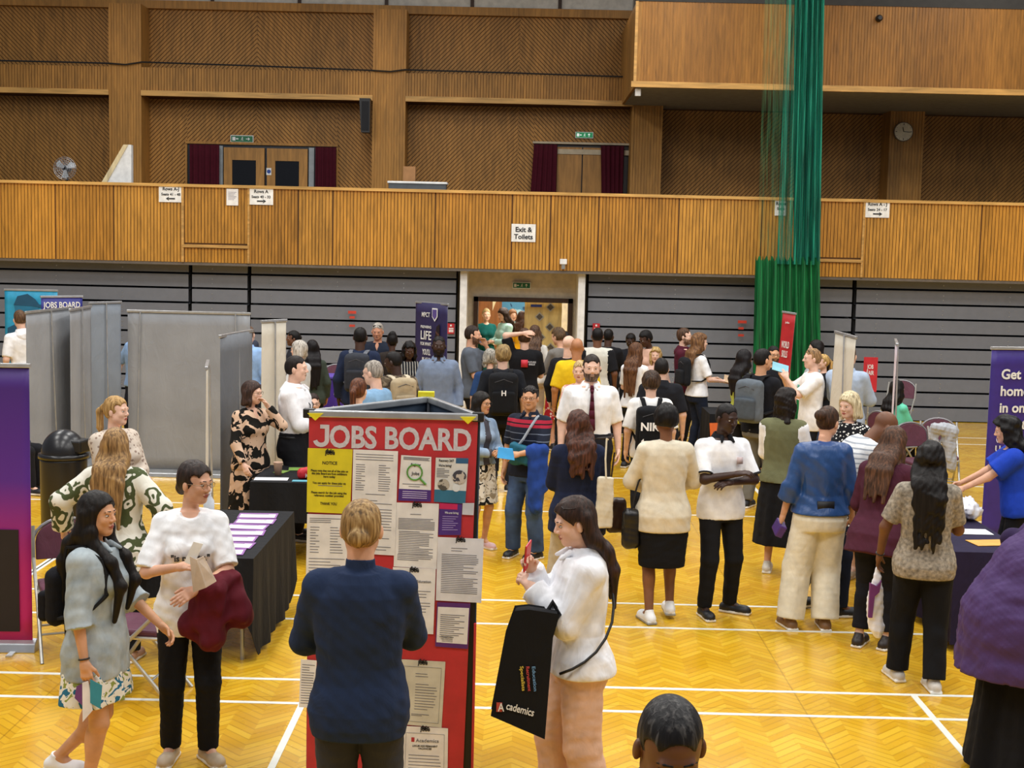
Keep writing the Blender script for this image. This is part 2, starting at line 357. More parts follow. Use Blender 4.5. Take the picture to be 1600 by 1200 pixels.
# exit sign over the doorway
def exit_sign(px, py, Y, w_, h_, label, lit=.0, arrow='up'):
    p = at_y(px, py, Y); r = empty('exit_sign', (p.x, Y, p.z), 0, label, 'exit sign')
    g = mat('#1d7a4c', .5, emit=lit) if lit else mat('#1b6b45', .5)
    MB().box((-w_/2-.012, 0, -h_/2-.012), (w_/2+.012, .03, h_/2+.012)).build('frame', WHITE, r)
    MB().box((-w_/2, -.004, -h_/2), (w_/2, -.0005, h_/2)).build('panel', g, r)
    mb = MB(); q = h_*.34; wm = mat('#eaf5ee', .5, emit=lit*.8) if lit else WHITE
    def arr(cx, dx_, dz_):
        for a in ((-.8*dx_-.12*dz_, -.8*dz_-.12*dx_), ): pass
        u = Vector((dx_, 0, dz_))*q; n = Vector((-dz_, 0, dx_))*q; c = Vector((cx, -.006, 0))
        mb.prism([c-u-n*.16, c+u*.2-n*.16, c+u*.2+n*.16, c-u+n*.16], (0, -.002, 0)); mb.prism([c+u-n*0, c+u*.1+n*.8, c+u*.1-n*.8], (0, -.002, 0))
    arr(w_*.28, 1 if arrow == 'right' else 0, 0 if arrow == 'right' else 1)
    # running figure
    c = Vector((w_*.02, -.006, 0)); mb.lathe([(0, 0), (q*.22, 0), (q*.22, .002)], (0, 0, 0), 10); L = 30
    mb.v[-L:] = [(pp[0]+c.x+q*.1, -.006-pp[2], pp[1]+q*.75) for pp in mb.v[-L:]]
    for (a0, a1) in (((0, .45), (-.1, -.2)), ((-.1, -.2), (.35, -.5)), ((.35, -.5), (.2, -.95)), ((-.1, -.2), (-.4, -.6)), ((-.4, -.6), (-.75, -.6)), ((0, .4), (.45, .15)), ((0, .4), (-.45, .1))):
        mb.tube([(c.x+a0[0]*q, -.007, a0[1]*q), (c.x+a1[0]*q, -.007, a1[1]*q)], q*.11, 5)
    mb.box((-w_*.44, -.008, -h_*.3), (-w_*.3, -.006, h_*.3)); mb.box((-w_*.27, -.008, -h_*.1), (-w_*.16, -.006, h_*.1))
    mb.build('symbols', wm, r); return r
exit_sign(815, 446, 24.44, .3, .09, 'green exit sign on cream wall above the open doorway', 0)
# balcony front ----------------------------------------------------
fz0 = wz(800, 421, YF); fz1 = wz(800, 299, YF)
def vslats(x0, x1, z0, z1, y, per, gap, dep, mb=None):
    mb = mb or MB(); n = max(1, int(round((x1-x0)/per))); per = (x1-x0)/n
    for i in range(n): mb.box((x0+i*per+gap/2, y-dep, z0), (x0+(i+1)*per-gap/2, y, z1))
    return mb
seams = [-560, -400, -220, -40, 87, 178, 288, 388, 466, 520, 680, 800, 860, 935, 1060, 1190, 1281, 1348, 1533, 1640, 1800, 1960, 2140]
mb = MB(); bk = MB()
bk.box((wx(-570, YF), YF, fz0), (wx(2150, YF), YF+.06, fz1))
struct(bk.build('wall_balcony', W_D))
for i in range(len(seams)-1):
    a, c = wx(seams[i], YF)+.008, wx(seams[i+1], YF)-.008
    low = seams[i] in (288, 1281)
    z0 = fz0+(.33 if low else 0)
    o = vslats(a, c, z0, fz1-.05, YF, .057, .011, .011).build('wall_balcony_panel', wood(['#bd8636', '#b57f33', '#c28c3c'][i % 3], 'oak_slats', .4)); struct(o)
    if low:
        o = vslats(a, c, fz0, fz0+.24, YF, .057, .011, .011).build('wall_balcony_panel', W_F); struct(o)
        o = MB().box((a-.03, YF-.05, fz0+.25), (c+.02, YF, fz0+.30)); o.box((a-.05, YF-.035, fz0), (a-.01, YF, fz1-.05)); o.box((c-.0, YF-.035, fz0), (c+.035, YF, fz1-.05)); struct(o.build('trim_2', W_T))
struct(MB().box((wx(-570, YF), YF-.05, fz1-.05), (wx(2150, YF), YF+.16, fz1)).build('trim_3', wood('#cfa25c', 'oak_rail', .35, (.3, 3, 3))))
struct(MB().box((wx(-570, YF), YF, fz0-.05), (wx(2150, YF), YU+.3, fz0-.001)).build('floor_balcony', mat('#6b6258', .8)))
# upper wall -------------------------------------------------------
def dslats(x0, x1, z0, z1, y, sgn, per=.062, gap=.016, dep=.012, mb=None):
    mb = mb or MB(); wd = (per-gap)*1.414; P_ = per*1.414; H = z1-z0
    s0 = x0-H-P_; n = int((x1-x0+2*H)/P_)+3
    for i in range(n):
        s = s0+i*P_
        q = [(s, z0), (s+wd, z0), (s+wd+H*1.0, z1), (s+H, z1)] if sgn > 0 else [(s, z1), (s+H, z0), (s+wd+H, z0), (s+wd, z1)]
        q = clip_rect(q, x0, x1, z0, z1)
        if len(q) >= 3: mb.prism([(p[0], y, p[1]) for p in q], (0, -dep, 0))
    return mb
uz0 = 2.5; ztop = wz(500, 20, YU); bz0 = wz(900, 163, YC); bz1 = wz(900, 120, YC)
cols = [(-240, -190), (172, 222), (580, 631), (982, 1030), (1383, 1436), (1790, 1840)]
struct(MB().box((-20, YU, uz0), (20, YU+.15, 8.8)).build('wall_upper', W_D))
for i in range(len(cols)-1):
    a, c = wx(cols[i][1], YU)-.0, wx(cols[i+1][0], YU); md = (a+c)/2
    holes = []
    if i == 1: holes = [(wx(293, YU), wx(525, YU), wz(410, 227, YU))]
    if i == 2: holes = [(wx(831, YU), c-.02, wz(900, 226, YU))]
    for (za, zb) in ((uz0, bz0-.02), (bz1, ztop)):
        for (xa, xb, sg) in ((a, md, 1 if i != 0 else -1), (md, c, -1)):
            segs = [(xa, xb, za, zb)]
            for (h0, h1, hz) in holes:
                if za < hz:
                    ns = []
                    for (p0, p1, q0, q1) in segs:
                        if p1 <= h0 or p0 >= h1: ns.append((p0, p1, q0, q1)); continue
                        if p0 < h0: ns.append((p0, h0, q0, q1))
                        if p1 > h1: ns.append((h1, p1, q0, q1))
                        ns.append((max(p0, h0), min(p1, h1), hz, q1))
                    segs = ns
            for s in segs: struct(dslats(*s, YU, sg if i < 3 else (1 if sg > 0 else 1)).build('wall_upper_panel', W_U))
    if i < 3:                                             # ribbed band with its lighter ledge
        a2, c2 = wx(cols[i][1], YC), wx(cols[i+1][0], YC)
        struct(MB().box((a2, YC, bz0), (c2, YU, bz1)).build('wall_upper_band', W_D))
        struct(vslats(a2, c2, bz0+.09, bz1, YC, .057, .010, .010).build('wall_upper_band', W_U))
        struct(MB().box((a2, YC-.05, bz0-.02), (c2, YC, bz0+.085)).build('trim_4', W_T))
for i, (p0, p1) in enumerate(cols):
    a, c = wx(p0, YC), wx(p1, YC); zt_ = ztop if i < 3 else wz(1010, 150, YC)
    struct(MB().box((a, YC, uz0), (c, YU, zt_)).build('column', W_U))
    mb = vslats(a+.05, c-.05, uz0, zt_, YC, .055, .010, .010); mb.box((a, YC-.02, uz0), (a+.045, YC, zt_)); mb.box((c-.045, YC-.02, uz0), (c, YC, zt_))
    struct(mb.build('column', W_U))
# top: timber rail and pale panels
struct(MB().box((-20, YU-.12, ztop), (wx(985, YU-.1), YU, ztop+.16)).build('trim_5', W_U))
mb = MB().box((-20, YU-.02, ztop+.16), (20, YU, 8.8)); struct(mb.build('wall_top', mat('#c8c4b8', .8, name='pale_panel')))
mb = MB()
for px in (-100, 62, 202, 332, 468, 604, 738, 875): x = wx(px, YU-.03, 8); mb.box((x-.035, YU-.05, ztop+.16), (x+.035, YU-.02, 8.8))
struct(mb.build('trim_6', W_DK))
# projecting box on the right
YP = 24.6; px0 = wx(993, YP, 80); pz0 = wz(1300, 143, YP); pz1 = wz(1300, 8, YP)
struct(MB().box((px0, YP+.02, pz0+.012), (20, YU-.02, pz1+.0)).build('wall_projecting_box', W_U)); struct(MB().box((px0+.05, YP+.06, pz0), (20, YU-.02, pz0+.012)).build('ceiling_soffit', mat('#8f8a78', .7, name='soffit_paint')))
sm = [993, 1060, 1150, 1230, 1300, 1415, 1530, 1700, 1850]
for i in range(len(sm)-1):
    struct(vslats(wx(sm[i], YP)+.004, wx(sm[i+1], YP)-.004, pz0+.1, pz1, YP+.02, .052, .009, .009).build('wall_projecting_panel', wood(['#98692f', '#91632c'][i % 2], 'oak_slats', .45)))
struct(MB().box((px0-.06, YP-.05, pz0), (20, YP+.02, pz0+.1)).build('trim_7', W_T))
struct(MB().box((px0-.02, YP, pz0+.1), (px0+.03, YP+.03, pz1)).build('trim_7', W_T))
struct(MB().box((px0, YP, pz1), (20, YP+1, pz1+.5)).build('wall_top_ledge', mat('#3a3835', .8)))
zz0 = wz(1200, 168, YU)
struct(MB().box((wx(1030, YU), YU-.06, zz0), (20, YU-.02, zz0+.35)).build('trim_8', W_U))
# upper doors ------------------------------------------------------
def curtain(x0, x1, z0, z1, y, m, name, parent=None, folds=6, amp=.05, taper=0):
    mb = MB(); n = folds*8
    for j in range(9):
        t = j/8; z = z1+(z0-z1)*t
        for i in range(n+1):
            u = i/n; xx = x0+(x1-x0)*u+taper*t*(1-u)
            mb.v.append((xx, y+math.sin(u*folds*2*math.pi)*amp*(.6+.4*t)+math.sin(u*13+1)*amp*.3, z))
    for j in range(8):
        for i in range(n): mb.f.append((j*(n+1)+i, (j+1)*(n+1)+i, (j+1)*(n+1)+i+1, j*(n+1)+i+1)); mb.m.append(0)
    o = mb.build(name, m, parent, True); s = o.modifiers.new('cloth', 'SOLIDIFY'); s.thickness = .008; return o
VEL = fabric('#4a0f1e', rough=.95)
h0, h1, hz = wx(293, YU-.02), wx(525, YU-.02), wz(410, 227, YU-.02)
struct(MB().box((h0, YU-.012, uz0), (h1, YU-.002, hz)).build('window_1', mat('#22242a', .25, name='dark_glass')))
mb = MB(); mb.box((h0-.03, YU-.08, hz), (h1+.03, YU-.0, hz+.05)); mb.box((h0-.04, YU-.05, uz0), (h0, YU, hz)); mb.box((h1, YU-.05, uz0), (h1+.03, YU, hz)); struct(mb.build('trim_9', W_U))
OAKD = wood('#a87a40', 'oak_door', .45)
def leaf(pa, pb, n, win):
    a, c = wx(pa, YU-.05), wx(pb, YU-.05); D = empty('door_%d' % n, (a, YU-.03, uz0)); struct(D); w_ = c-a; H = hz-uz0-.06
    mb = MB(); y0, y1 = -.05, 0
    if win:
        wa, wb, wt = .17, w_-.17, H-.25
        mb.box((0, y0, 0), (wa, y1, H)); mb.box((wb, y0, 0), (w_, y1, H)); mb.box((wa, y0, wt), (wb, y1, H)); mb.box((wa, y0, 0), (wb, y1, .9))
        MB().box((wa, -.03, .9), (wb, -.02, wt)).build('glass', mat('#101114', .08, name='night_glass'), D)
    else: mb.box((0, y0, 0), (w_, y1, H))
    mb.build('door_leaf', OAKD, D); MB().tube([(w_-.08, -.09, 1), (w_-.08, -.09, 1.3)], .014).build('door_handle', SILVER, D); return D
leaf(350, 413, 3, 1); leaf(417, 480, 4, 1)
for (pa, pb) in ((340, 348), (482, 490)): struct(MB().box((wx(pa, YU-.05), YU-.06, uz0), (wx(pb, YU-.05), YU-.01, hz-.03)).build('trim_10', mat('#9aa0a2', .5)))
def drape(pa, pb, lab, tp=0):
    o = curtain(wx(pa, YU-.2), wx(pb, YU-.2), uz0+.02, hz-.02, YU-.17, VEL, 'door_curtain', None, 5, .035, tp)
    return tag(o, lab, 'curtain')
drape(296, 342, 'dark red curtain at the left edge of the balcony glass doors'); drape(492, 524, 'dark red curtain at the right edge of the balcony glass doors')
h2, h3 = wx(831, YU-.02), wx(980, YU-.02); hz2 = wz(900, 226, YU)
hz_, hz = hz, hz2
leaf(862, 906, 5, 0); leaf(908, 952, 6, 0)
struct(MB().box((h2, YU-.012, uz0), (h3, YU-.002, hz2)).build('window_2', mat('#2a2019', .4)))
mb = MB(); mb.box((wx(868, YU), YU-.1, hz2-.2), (h3, YU-.0, hz2-.1)); mb.box((h2-.02, YU-.12, hz2), (h3, YU, hz2+.04)); struct(mb.build('trim_9', mat('#b9a98c', .5)))
drape(832, 868, 'nearly black red curtain left of the plain brown balcony doors', -.12); drape(936, 972, 'nearly black red curtain right of the plain brown balcony doors', .1)
exit_sign(378, 217, YU-.05, .44, .12, 'green exit sign with right arrow above the glass balcony doors', 0, 'right')
exit_sign(913, 211, YU-.05, .34, .1, 'small lit green exit sign above the plain brown balcony doors', .6, 'up')
p = at_y(420, 268, YU-.09); r = empty('door_notice', (p.x, YU-.085, p.z), 0, 'small round blue notice on the glass balcony doors', 'sign')
MB().box((-.05, 0, -.07), (.05, .004, .07)).build('plate', WHITE, r); mb = MB().lathe([(0, 0), (.04, 0), (.04, .003)], (0, 0, 0), 16); mb.v = [(a, -c, b_) for a, b_, c in mb.v]; mb.build('disc', mat('#24489a', .5), r)
# things on and behind the balcony
p = at_y(102, 263, 26); r = empty('pedestal_fan', (p.x, 26, p.z), 0, 'round grey pedestal fan behind the balcony rail', 'fan')
mb = MB()
for rr in (.06, .1, .14, .18, .21): mb.tube([(rr*math.cos(a*math.pi/12), -.06+(rr/.21)**2*.03, rr*math.sin(a*math.pi/12)) for a in range(24)], .0035, 5, closed=True)
for a in range(24): c_, s_ = math.cos(a*math.pi/12), math.sin(a*math.pi/12); mb.tube([(.03*c_, -.065, .03*s_), (.12*c_, -.06, .12*s_), (.21*c_, -.03, .21*s_), (.2*c_, .06, .2*s_), (.05*c_, .1, .05*s_)], .0025, 4)
mb.build('grille', SILVER, r)
mb = MB()
for a in range(3):
    an = a*2.094+.5; u = Vector((math.cos(an), 0, math.sin(an))); v_ = Vector((-u.z, 0, u.x))
    mb.prism([u*.03-v_*.02, u*.17-v_*.07, u*.19+v_*.01, u*.15+v_*.06, u*.03+v_*.02], (0, .012, 0))
mb.build('blades', mat('#d5d8da', .3), r)
mb = MB().tube([(0, .02, 0), (0, .18, 0)], .06, 14); zf = fz0-r.location.z; mb.tube([(0, .1, -.05), (0, .1, zf+.03)], .02); mb.tube([(0, .1, zf+.03), (0, .1, zf)], .2, 16); mb.build('stand', BLACK, r)
p = at_y(190, 280, 24.2); r = empty('stair_parapet', (p.x, 24.2, p.z-.4), 0, 'white sloping parapet end behind the balcony rail beside the oak column', 'parapet')
a = at_y(168, 280, 24.2); b1 = at_y(196, 226, 24.2); c1 = at_y(205, 226, 24.2)
q = r.location
MB().prism([(a.x-q.x-.25, 0, fz0-q.z), (a.x-q.x-.25, 0, 0), (b1.x-q.x, 0, b1.z-q.z), (c1.x-q.x, 0, b1.z-q.z), (c1.x-q.x, 0, fz0-q.z)], (0, .12, 0)).build('panel', WHITE, r)
MB().prism([(a.x-q.x-.3, -.02, 0), (b1.x-q.x-.03, -.02, b1.z-q.z), (b1.x-q.x+.05, -.02, b1.z-q.z), (a.x-q.x-.2, -.02, 0)], (0, .16, 0)).build('coping', wood('#d8c49a', 'pale_coping'), r)
p = at_y(652, 290, 24.1); r = empty('control_desk', (p.x, 24.1, p.z), 0, 'white-topped grey control desk standing behind the balcony rail', 'desk')
MB().box((-.5, 0, fz0-p.z+.001), (.5, .3, .04)).build('case_body', mat('#52565a', .5), r, bevel=.01); MB().box((-.52, -.02, .03), (.52, .32, .07)).build('lid', WHITE, r, bevel=.01)
p = at_y(638, 268, 24.6); o = MB().box((-.11, 0, fz0-p.z), (.11, .1, .1)).build('cardboard_box', mat('#a7794d', .8), None, bevel=.006); o.location = (p.x, 24.8, p.z); tag(o, 'tall brown cardboard box standing behind the control desk on the balcony', 'box')
p = at_y(572, 182, YC-.25); r = empty('loudspeaker', (p.x, YC-.1, p.z), 0, 'black loudspeaker hanging on the left side of the middle oak column', 'loudspeaker')
MB().prism([(-.08, -.3, -.32), (.09, -.3, -.32), (.09, -.3, .34), (-.12, -.3, .34)], (0, .3, 0)).build('cabinet', BLACK, r); MB().box((-.07, -.312, -.28), (.07, -.301, .28)).build('grille', mat('#232326', .9), r)
p = at_y(1411, 206, YC-.03); r = empty('wall_clock', (p.x, YC-.03, p.z), 0, 'round cream wall clock on the oak column at right', 'clock')
def disc(r_, y0, d, m_, nm, par, n=32):
    mb = MB().lathe([(0, 0), (r_, 0), (r_, d), (0, d)], (0, 0, 0), n); mb.v = [(a, y0-c, b_) for a, b_, c in mb.v]; return mb.build(nm, m_, par)
disc(.19, 0, .04, mat('#6b5d48', .4), 'rim', r); disc(.175, -.04, .004, mat('#e2d8bb', .5), 'dial', r)
mb = MB()
for h in range(12):
    an = h*math.pi/6; c_, s_ = math.sin(an), math.cos(an); mb.tube([(c_*(.145 if h % 3 else .13), -.046, s_*(.145 if h % 3 else .13)), (c_*.162, -.046, s_*.162)], .004 if h % 3 else .008, 4)
mb.build('hour_marks', INK, r)
MB().tube([(0, -.05, 0), (-.02, -.05, .085)], .007, 6).build('hour_hand', INK, r); MB().tube([(0, -.054, 0), (.13, -.054, -.008)], .005, 6).build('minute_hand', INK, r)
p = at_y(1373, 29, YP); o = MB().lathe([(0, 0), (.06, 0), (.06, .05), (.035, .1), (0, .1)], (0, 0, 0), 16); o.v = [(a, -c, b_) for a, b_, c in o.v]; o = o.build('ceiling_camera', BLACK); o.location = (p.x, YP, p.z); tag(o, 'small black round fitting on the projecting oak panel', 'camera')
p = at_y(880, 413, YF); r = empty('security_sensor', (p.x, YF-.02, p.z), 0, 'small white sensor box under the balcony front above the doorway', 'sensor')
MB().box((-.06, -.08, -.0), (.06, 0, .09)).build('housing', WHITE, r, bevel=.008); MB().box((-.03, -.07, -.08), (.03, -.01, -.0)).build('head', mat('#8a8a86', .4), r)
p = at_y(995, 140, YP+.4); o = MB().box((-.05, 0, -.05), (.05, .08, .08)).build('flood_sensor', WHITE, None, bevel=.008); o.location = (p.x, YP+.1, pz0-.09); tag(o, 'tiny white sensor at the corner under the projecting oak box', 'sensor')
# cable along the wall
pts = [at_y(-30, 94, YC-.05), at_y(100, 97, YC-.05), at_y(172, 99, YC-.05), at_y(196, 101, YC-.07), at_y(222, 97, YC-.05), at_y(400, 103, YC-.05), at_y(580, 110, YC-.05), at_y(610, 112, YC-.07), at_y(632, 109, YC-.05), at_y(800, 114, YC-.05), at_y(976, 120, YC-.05), at_y(979, 60, YC-.05), at_y(986, 30, YC-.05)]
tag(MB().tube(pts, .016, 6).build('cable', BLACK), 'black cable running along the upper oak wall and over the columns', 'cable')
# seating signs -----------------------------------------------------
def placard(px, py, w_, h_, lines, arrow, label, rot=0, y=None):
    p = at_y(px, py, YF-.03); r = empty('direction_sign', (p.x, YF-.03, p.z), 0, label, 'sign')
    MB().box((-w_/2, 0, -h_/2), (w_/2, .006, h_/2)).build('plate', mat('#f0efea', .5), r)
    for i, (s, fs) in enumerate(lines):
        text(s, fs, INK, face_cam(0, -.003, h_/2-.045-lines[0][1]*.75-i*lines[0][1]*(1.15 if arrow else 1.05)), r, fs*.025, 'lettering', 'CENTER')
    if arrow:
        mb = MB(); d = arrow; z = -h_*.3
        mb.prism([(-d*.07, -.004, z-.011), (d*.04, -.004, z-.011), (d*.04, -.004, z+.011), (-d*.07, -.004, z+.011)], (0, .003, 0))
        mb.prism([(d*.085, -.004, z), (d*.03, -.004, z+.035), (d*.045, -.004, z), (d*.03, -.004, z-.035)], (0, .003, 0)); mb.build('arrow', INK, r)
placard(267, 302, .41, .3, [('Rows A-J', .075), ('Seats 41 - 48', .062)], -1, 'white seating sign with black arrow pointing left on the balcony front')
placard(408, 306, .41, .3, [('Rows A', .075), ('Seats 40 - 33', .062)], 1, 'white sign for seats 40 - 33 with right arrow on the balcony front')
placard(1371, 326, .41, .3, [('Rows A - J', .075), ('Seats 24 - 17', .062)], 1, 'white sign for seats 24 - 17 with right arrow, right of the green net')
placard(1220, 324, .2, .28, [('Rows', .075), ('Seats', .06)], 0, 'white seating sign half hidden behind the green net')
placard(818, 364, .41, .3, [('Exit &', .115), ('Toilets', .115)], 0, 'white Exit & Toilets sign on the balcony front above the doorway')
p = at_y(363, 308, YF-.03); r = empty('paper_notice', (p.x, YF-.03, p.z), 0, 'small white paper notice between the two seating signs at left', 'notice')
MB().box((-.1, 0, -.14), (.1, .004, .14)).build('sheet', PAPER, r)
mb = MB()
for i in range(6): mb.box((-.07, -.002, .08-i*.025), (.07-.02*(i % 3), -.0003, .088-i*.025))
mb.build('print', mat('#8f8894', .7), r)
# ================================================================ PEOPLE: implicit surfaces meshed with surface nets
A3 = lambda *v: np.array(v, float)
def ncos(P, seed, f):
    r = np.random.RandomState(seed); out = 0
    for _ in range(5):
        k = r.normal(size=3)*f; out = out+np.sin(P[0]*k[0]+P[1]*k[1]+P[2]*k[2]+r.rand()*6.28)
    return out/5
class Grid:
    def __init__(s, lo, hi, c):
        s.lo = np.array(lo, float); s.c = c; s.n = np.maximum(np.ceil((np.array(hi)-s.lo)/c).astype(int)+1, 4)
        s.V = np.full(s.n, .2, np.float32); s.ax = [s.lo[i]+np.arange(s.n[i])*c for i in range(3)]
    def region(s, lo, hi):
        a = np.clip(np.floor((np.array(lo)-s.lo)/s.c).astype(int), 0, s.n); b = np.clip(np.ceil((np.array(hi)-s.lo)/s.c).astype(int)+1, 0, s.n)
        if (b <= a).any(): return None, None
        sl = tuple(slice(a[i], b[i]) for i in range(3))
        return sl, (s.ax[0][sl[0]][:, None, None], s.ax[1][sl[1]][None, :, None], s.ax[2][sl[2]][None, None, :])
    def add(s, prim, k=.02):
        f, lo, hi = prim; m = k+2*s.c; sl, P = s.region(np.array(lo)-m, np.array(hi)+m)
        if sl is None: return
        d = f(P); V = s.V[sl]
        if k > 0:
            h = np.clip(.5+.5*(V-d)/k, 0, 1); s.V[sl] = V+(d-V)*h-k*h*(1-h)
        else: s.V[sl] = np.minimum(V, d)
    def cut(s, prim, k=.01):
        f, lo, hi = prim; m = k+2*s.c; sl, P = s.region(np.array(lo)-m, np.array(hi)+m)
        if sl is None: return
        s.V[sl] = np.maximum(s.V[sl], -f(P))
    def P(s): return (s.ax[0][:, None, None], s.ax[1][None, :, None], s.ax[2][None, None, :])
    def mesh(s):
        V = s.V; S = V < 0; S[0] = S[-1] = False; S[:, 0] = S[:, -1] = False; S[:, :, 0] = S[:, :, -1] = False
        V = np.where(S, V, np.maximum(V, 1e-5))
        nx, ny, nz = [n-1 for n in s.n]
        cnt = np.zeros((nx, ny, nz), np.int8)
        for a in (0, 1):
            for b in (0, 1):
                for c in (0, 1): cnt += S[a:a+nx, b:b+ny, c:c+nz]
        act = np.argwhere((cnt > 0) & (cnt < 8)); 
        if len(act) == 0: return np.zeros((0, 3)), np.zeros((0, 4), int)
        idx = np.full((nx, ny, nz), -1, np.int32); idx[act[:, 0], act[:, 1], act[:, 2]] = np.arange(len(act))
        cor = [(a, b, c) for a in (0, 1) for b in (0, 1) for c in (0, 1)]
        vals = {q: V[act[:, 0]+q[0], act[:, 1]+q[1], act[:, 2]+q[2]] for q in cor}
        acc = np.zeros((len(act), 3)); num = np.zeros(len(act))
        for q in cor:
            for ax in range(3):
                if q[ax] == 0:
                    q2 = list(q); q2[ax] = 1; q2 = tuple(q2); va, vb = vals[q], vals[q2]
                    m = (va < 0) != (vb < 0); t = np.where(m, va/np.where(m, va-vb, 1), 0)
                    p = np.tile(np.array(q, float), (len(act), 1)); p[:, ax] = t
                    acc[m] += p[m]; num[m] += 1
        vert = (act+acc/num[:, None])*s.c+s.lo
        quads = []
        for ax in range(3):
            o1, o2 = [i for i in range(3) if i != ax]
            a = np.argwhere(np.diff(S.astype(np.int8), axis=ax) != 0)
            a = a[(a[:, o1] > 0) & (a[:, o2] > 0) & (a[:, o1] < s.n[o1]-1) & (a[:, o2] < s.n[o2]-1)]
            if not len(a): continue
            e1 = np.zeros(3, int); e1[o1] = 1; e2 = np.zeros(3, int); e2[o2] = 1
            g = lambda b: idx[b[:, 0], b[:, 1], b[:, 2]]
            q = np.stack([g(a-e1-e2), g(a-e2), g(a), g(a-e1)], 1)
            ins = S[a[:, 0], a[:, 1], a[:, 2]]; flip = ins if ax != 1 else ~ins
            q[~flip] = q[~flip][:, ::-1]; quads.append(q)
        q = np.concatenate(quads); q = q[(q >= 0).all(1)]
        return vert, q
def cap(a, b, ra, rb=None, flat=False):
    a = np.array(a, float); b = np.array(b, float); rb = ra if rb is None else rb; d = b-a; L2 = max(d@d, 1e-9); L = math.sqrt(L2)
    def f(P):
        X, Y, Z = P[0]-a[0], P[1]-a[1], P[2]-a[2]; t0 = (X*d[0]+Y*d[1]+Z*d[2])/L2; t = np.clip(t0, 0, 1)
        r = np.sqrt((X-t*d[0])**2+(Y-t*d[1])**2+(Z-t*d[2])**2)-(ra+(rb-ra)*t)
        return np.maximum(r, (t0-1)*L) if flat else r
    m = max(ra, rb); return f, np.minimum(a, b)-m, np.maximum(a, b)+m
def ell(c, r, M=None, n=None):
    c = np.array(c, float); r = np.array(r, float); Rm = None if M is None else np.array(M, float)
    def f(P):
        X, Y, Z = P[0]-c[0], P[1]-c[1], P[2]-c[2]
        if Rm is not None: X, Y, Z = [Rm[0, i]*X+Rm[1, i]*Y+Rm[2, i]*Z for i in range(3)]
        k0 = np.sqrt((X/r[0])**2+(Y/r[1])**2+(Z/r[2])**2); k1 = np.sqrt((X/r[0]**2)**2+(Y/r[1]**2)**2+(Z/r[2]**2)**2)+1e-6
        return k0*(k0-1)/k1
    m = r if Rm is None else np.array([max(r)]*3); return f, c-m, c+m
def rbox(c, h, r=.01, M=None):
    c = np.array(c, float); h = np.array(h, float); Rm = None if M is None else np.array(M, float)
    def f(P):
        X, Y, Z = P[0]-c[0], P[1]-c[1], P[2]-c[2]
        if Rm is not None: X, Y, Z = [Rm[0, i]*X+Rm[1, i]*Y+Rm[2, i]*Z for i in range(3)]
        q = [np.abs(X)-h[0]+r, np.abs(Y)-h[1]+r, np.abs(Z)-h[2]+r]
        return np.sqrt(np.maximum(q[0], 0)**2+np.maximum(q[1], 0)**2+np.maximum(q[2], 0)**2)+np.minimum(np.maximum(np.maximum(q[0], q[1]), q[2]), 0)-r
    m = h if Rm is None else np.array([np.linalg.norm(h)]*3); return f, c-m, c+m
TZ = A3(.76, .82, .88, .94, 1.0, 1.07, 1.14, 1.22, 1.30, 1.37, 1.425, 1.46, 1.50)
TA = {'m': A3(.148, .165, .174, .172, .160, .150, .153, .163, .172, .168, .128, .088, .056),
      'f': A3(.148, .163, .173, .168, .150, .135, .134, .142, .148, .144, .110, .074, .048)}
TF = {'m': A3(.09, .10, .105, .105, .102, .102, .106, .112, .115, .105, .085, .065, .050),
      'f': A3(.085, .095, .10, .10, .095, .09, .092, .10, .105, .095, .075, .058, .044)}
TB = {'m': A3(.10, .118, .122, .112, .10, .095, .10, .108, .115, .112, .098, .078, .060),
      'f': A3(.10, .122, .130, .115, .095, .085, .088, .096, .10, .098, .088, .072, .052)}
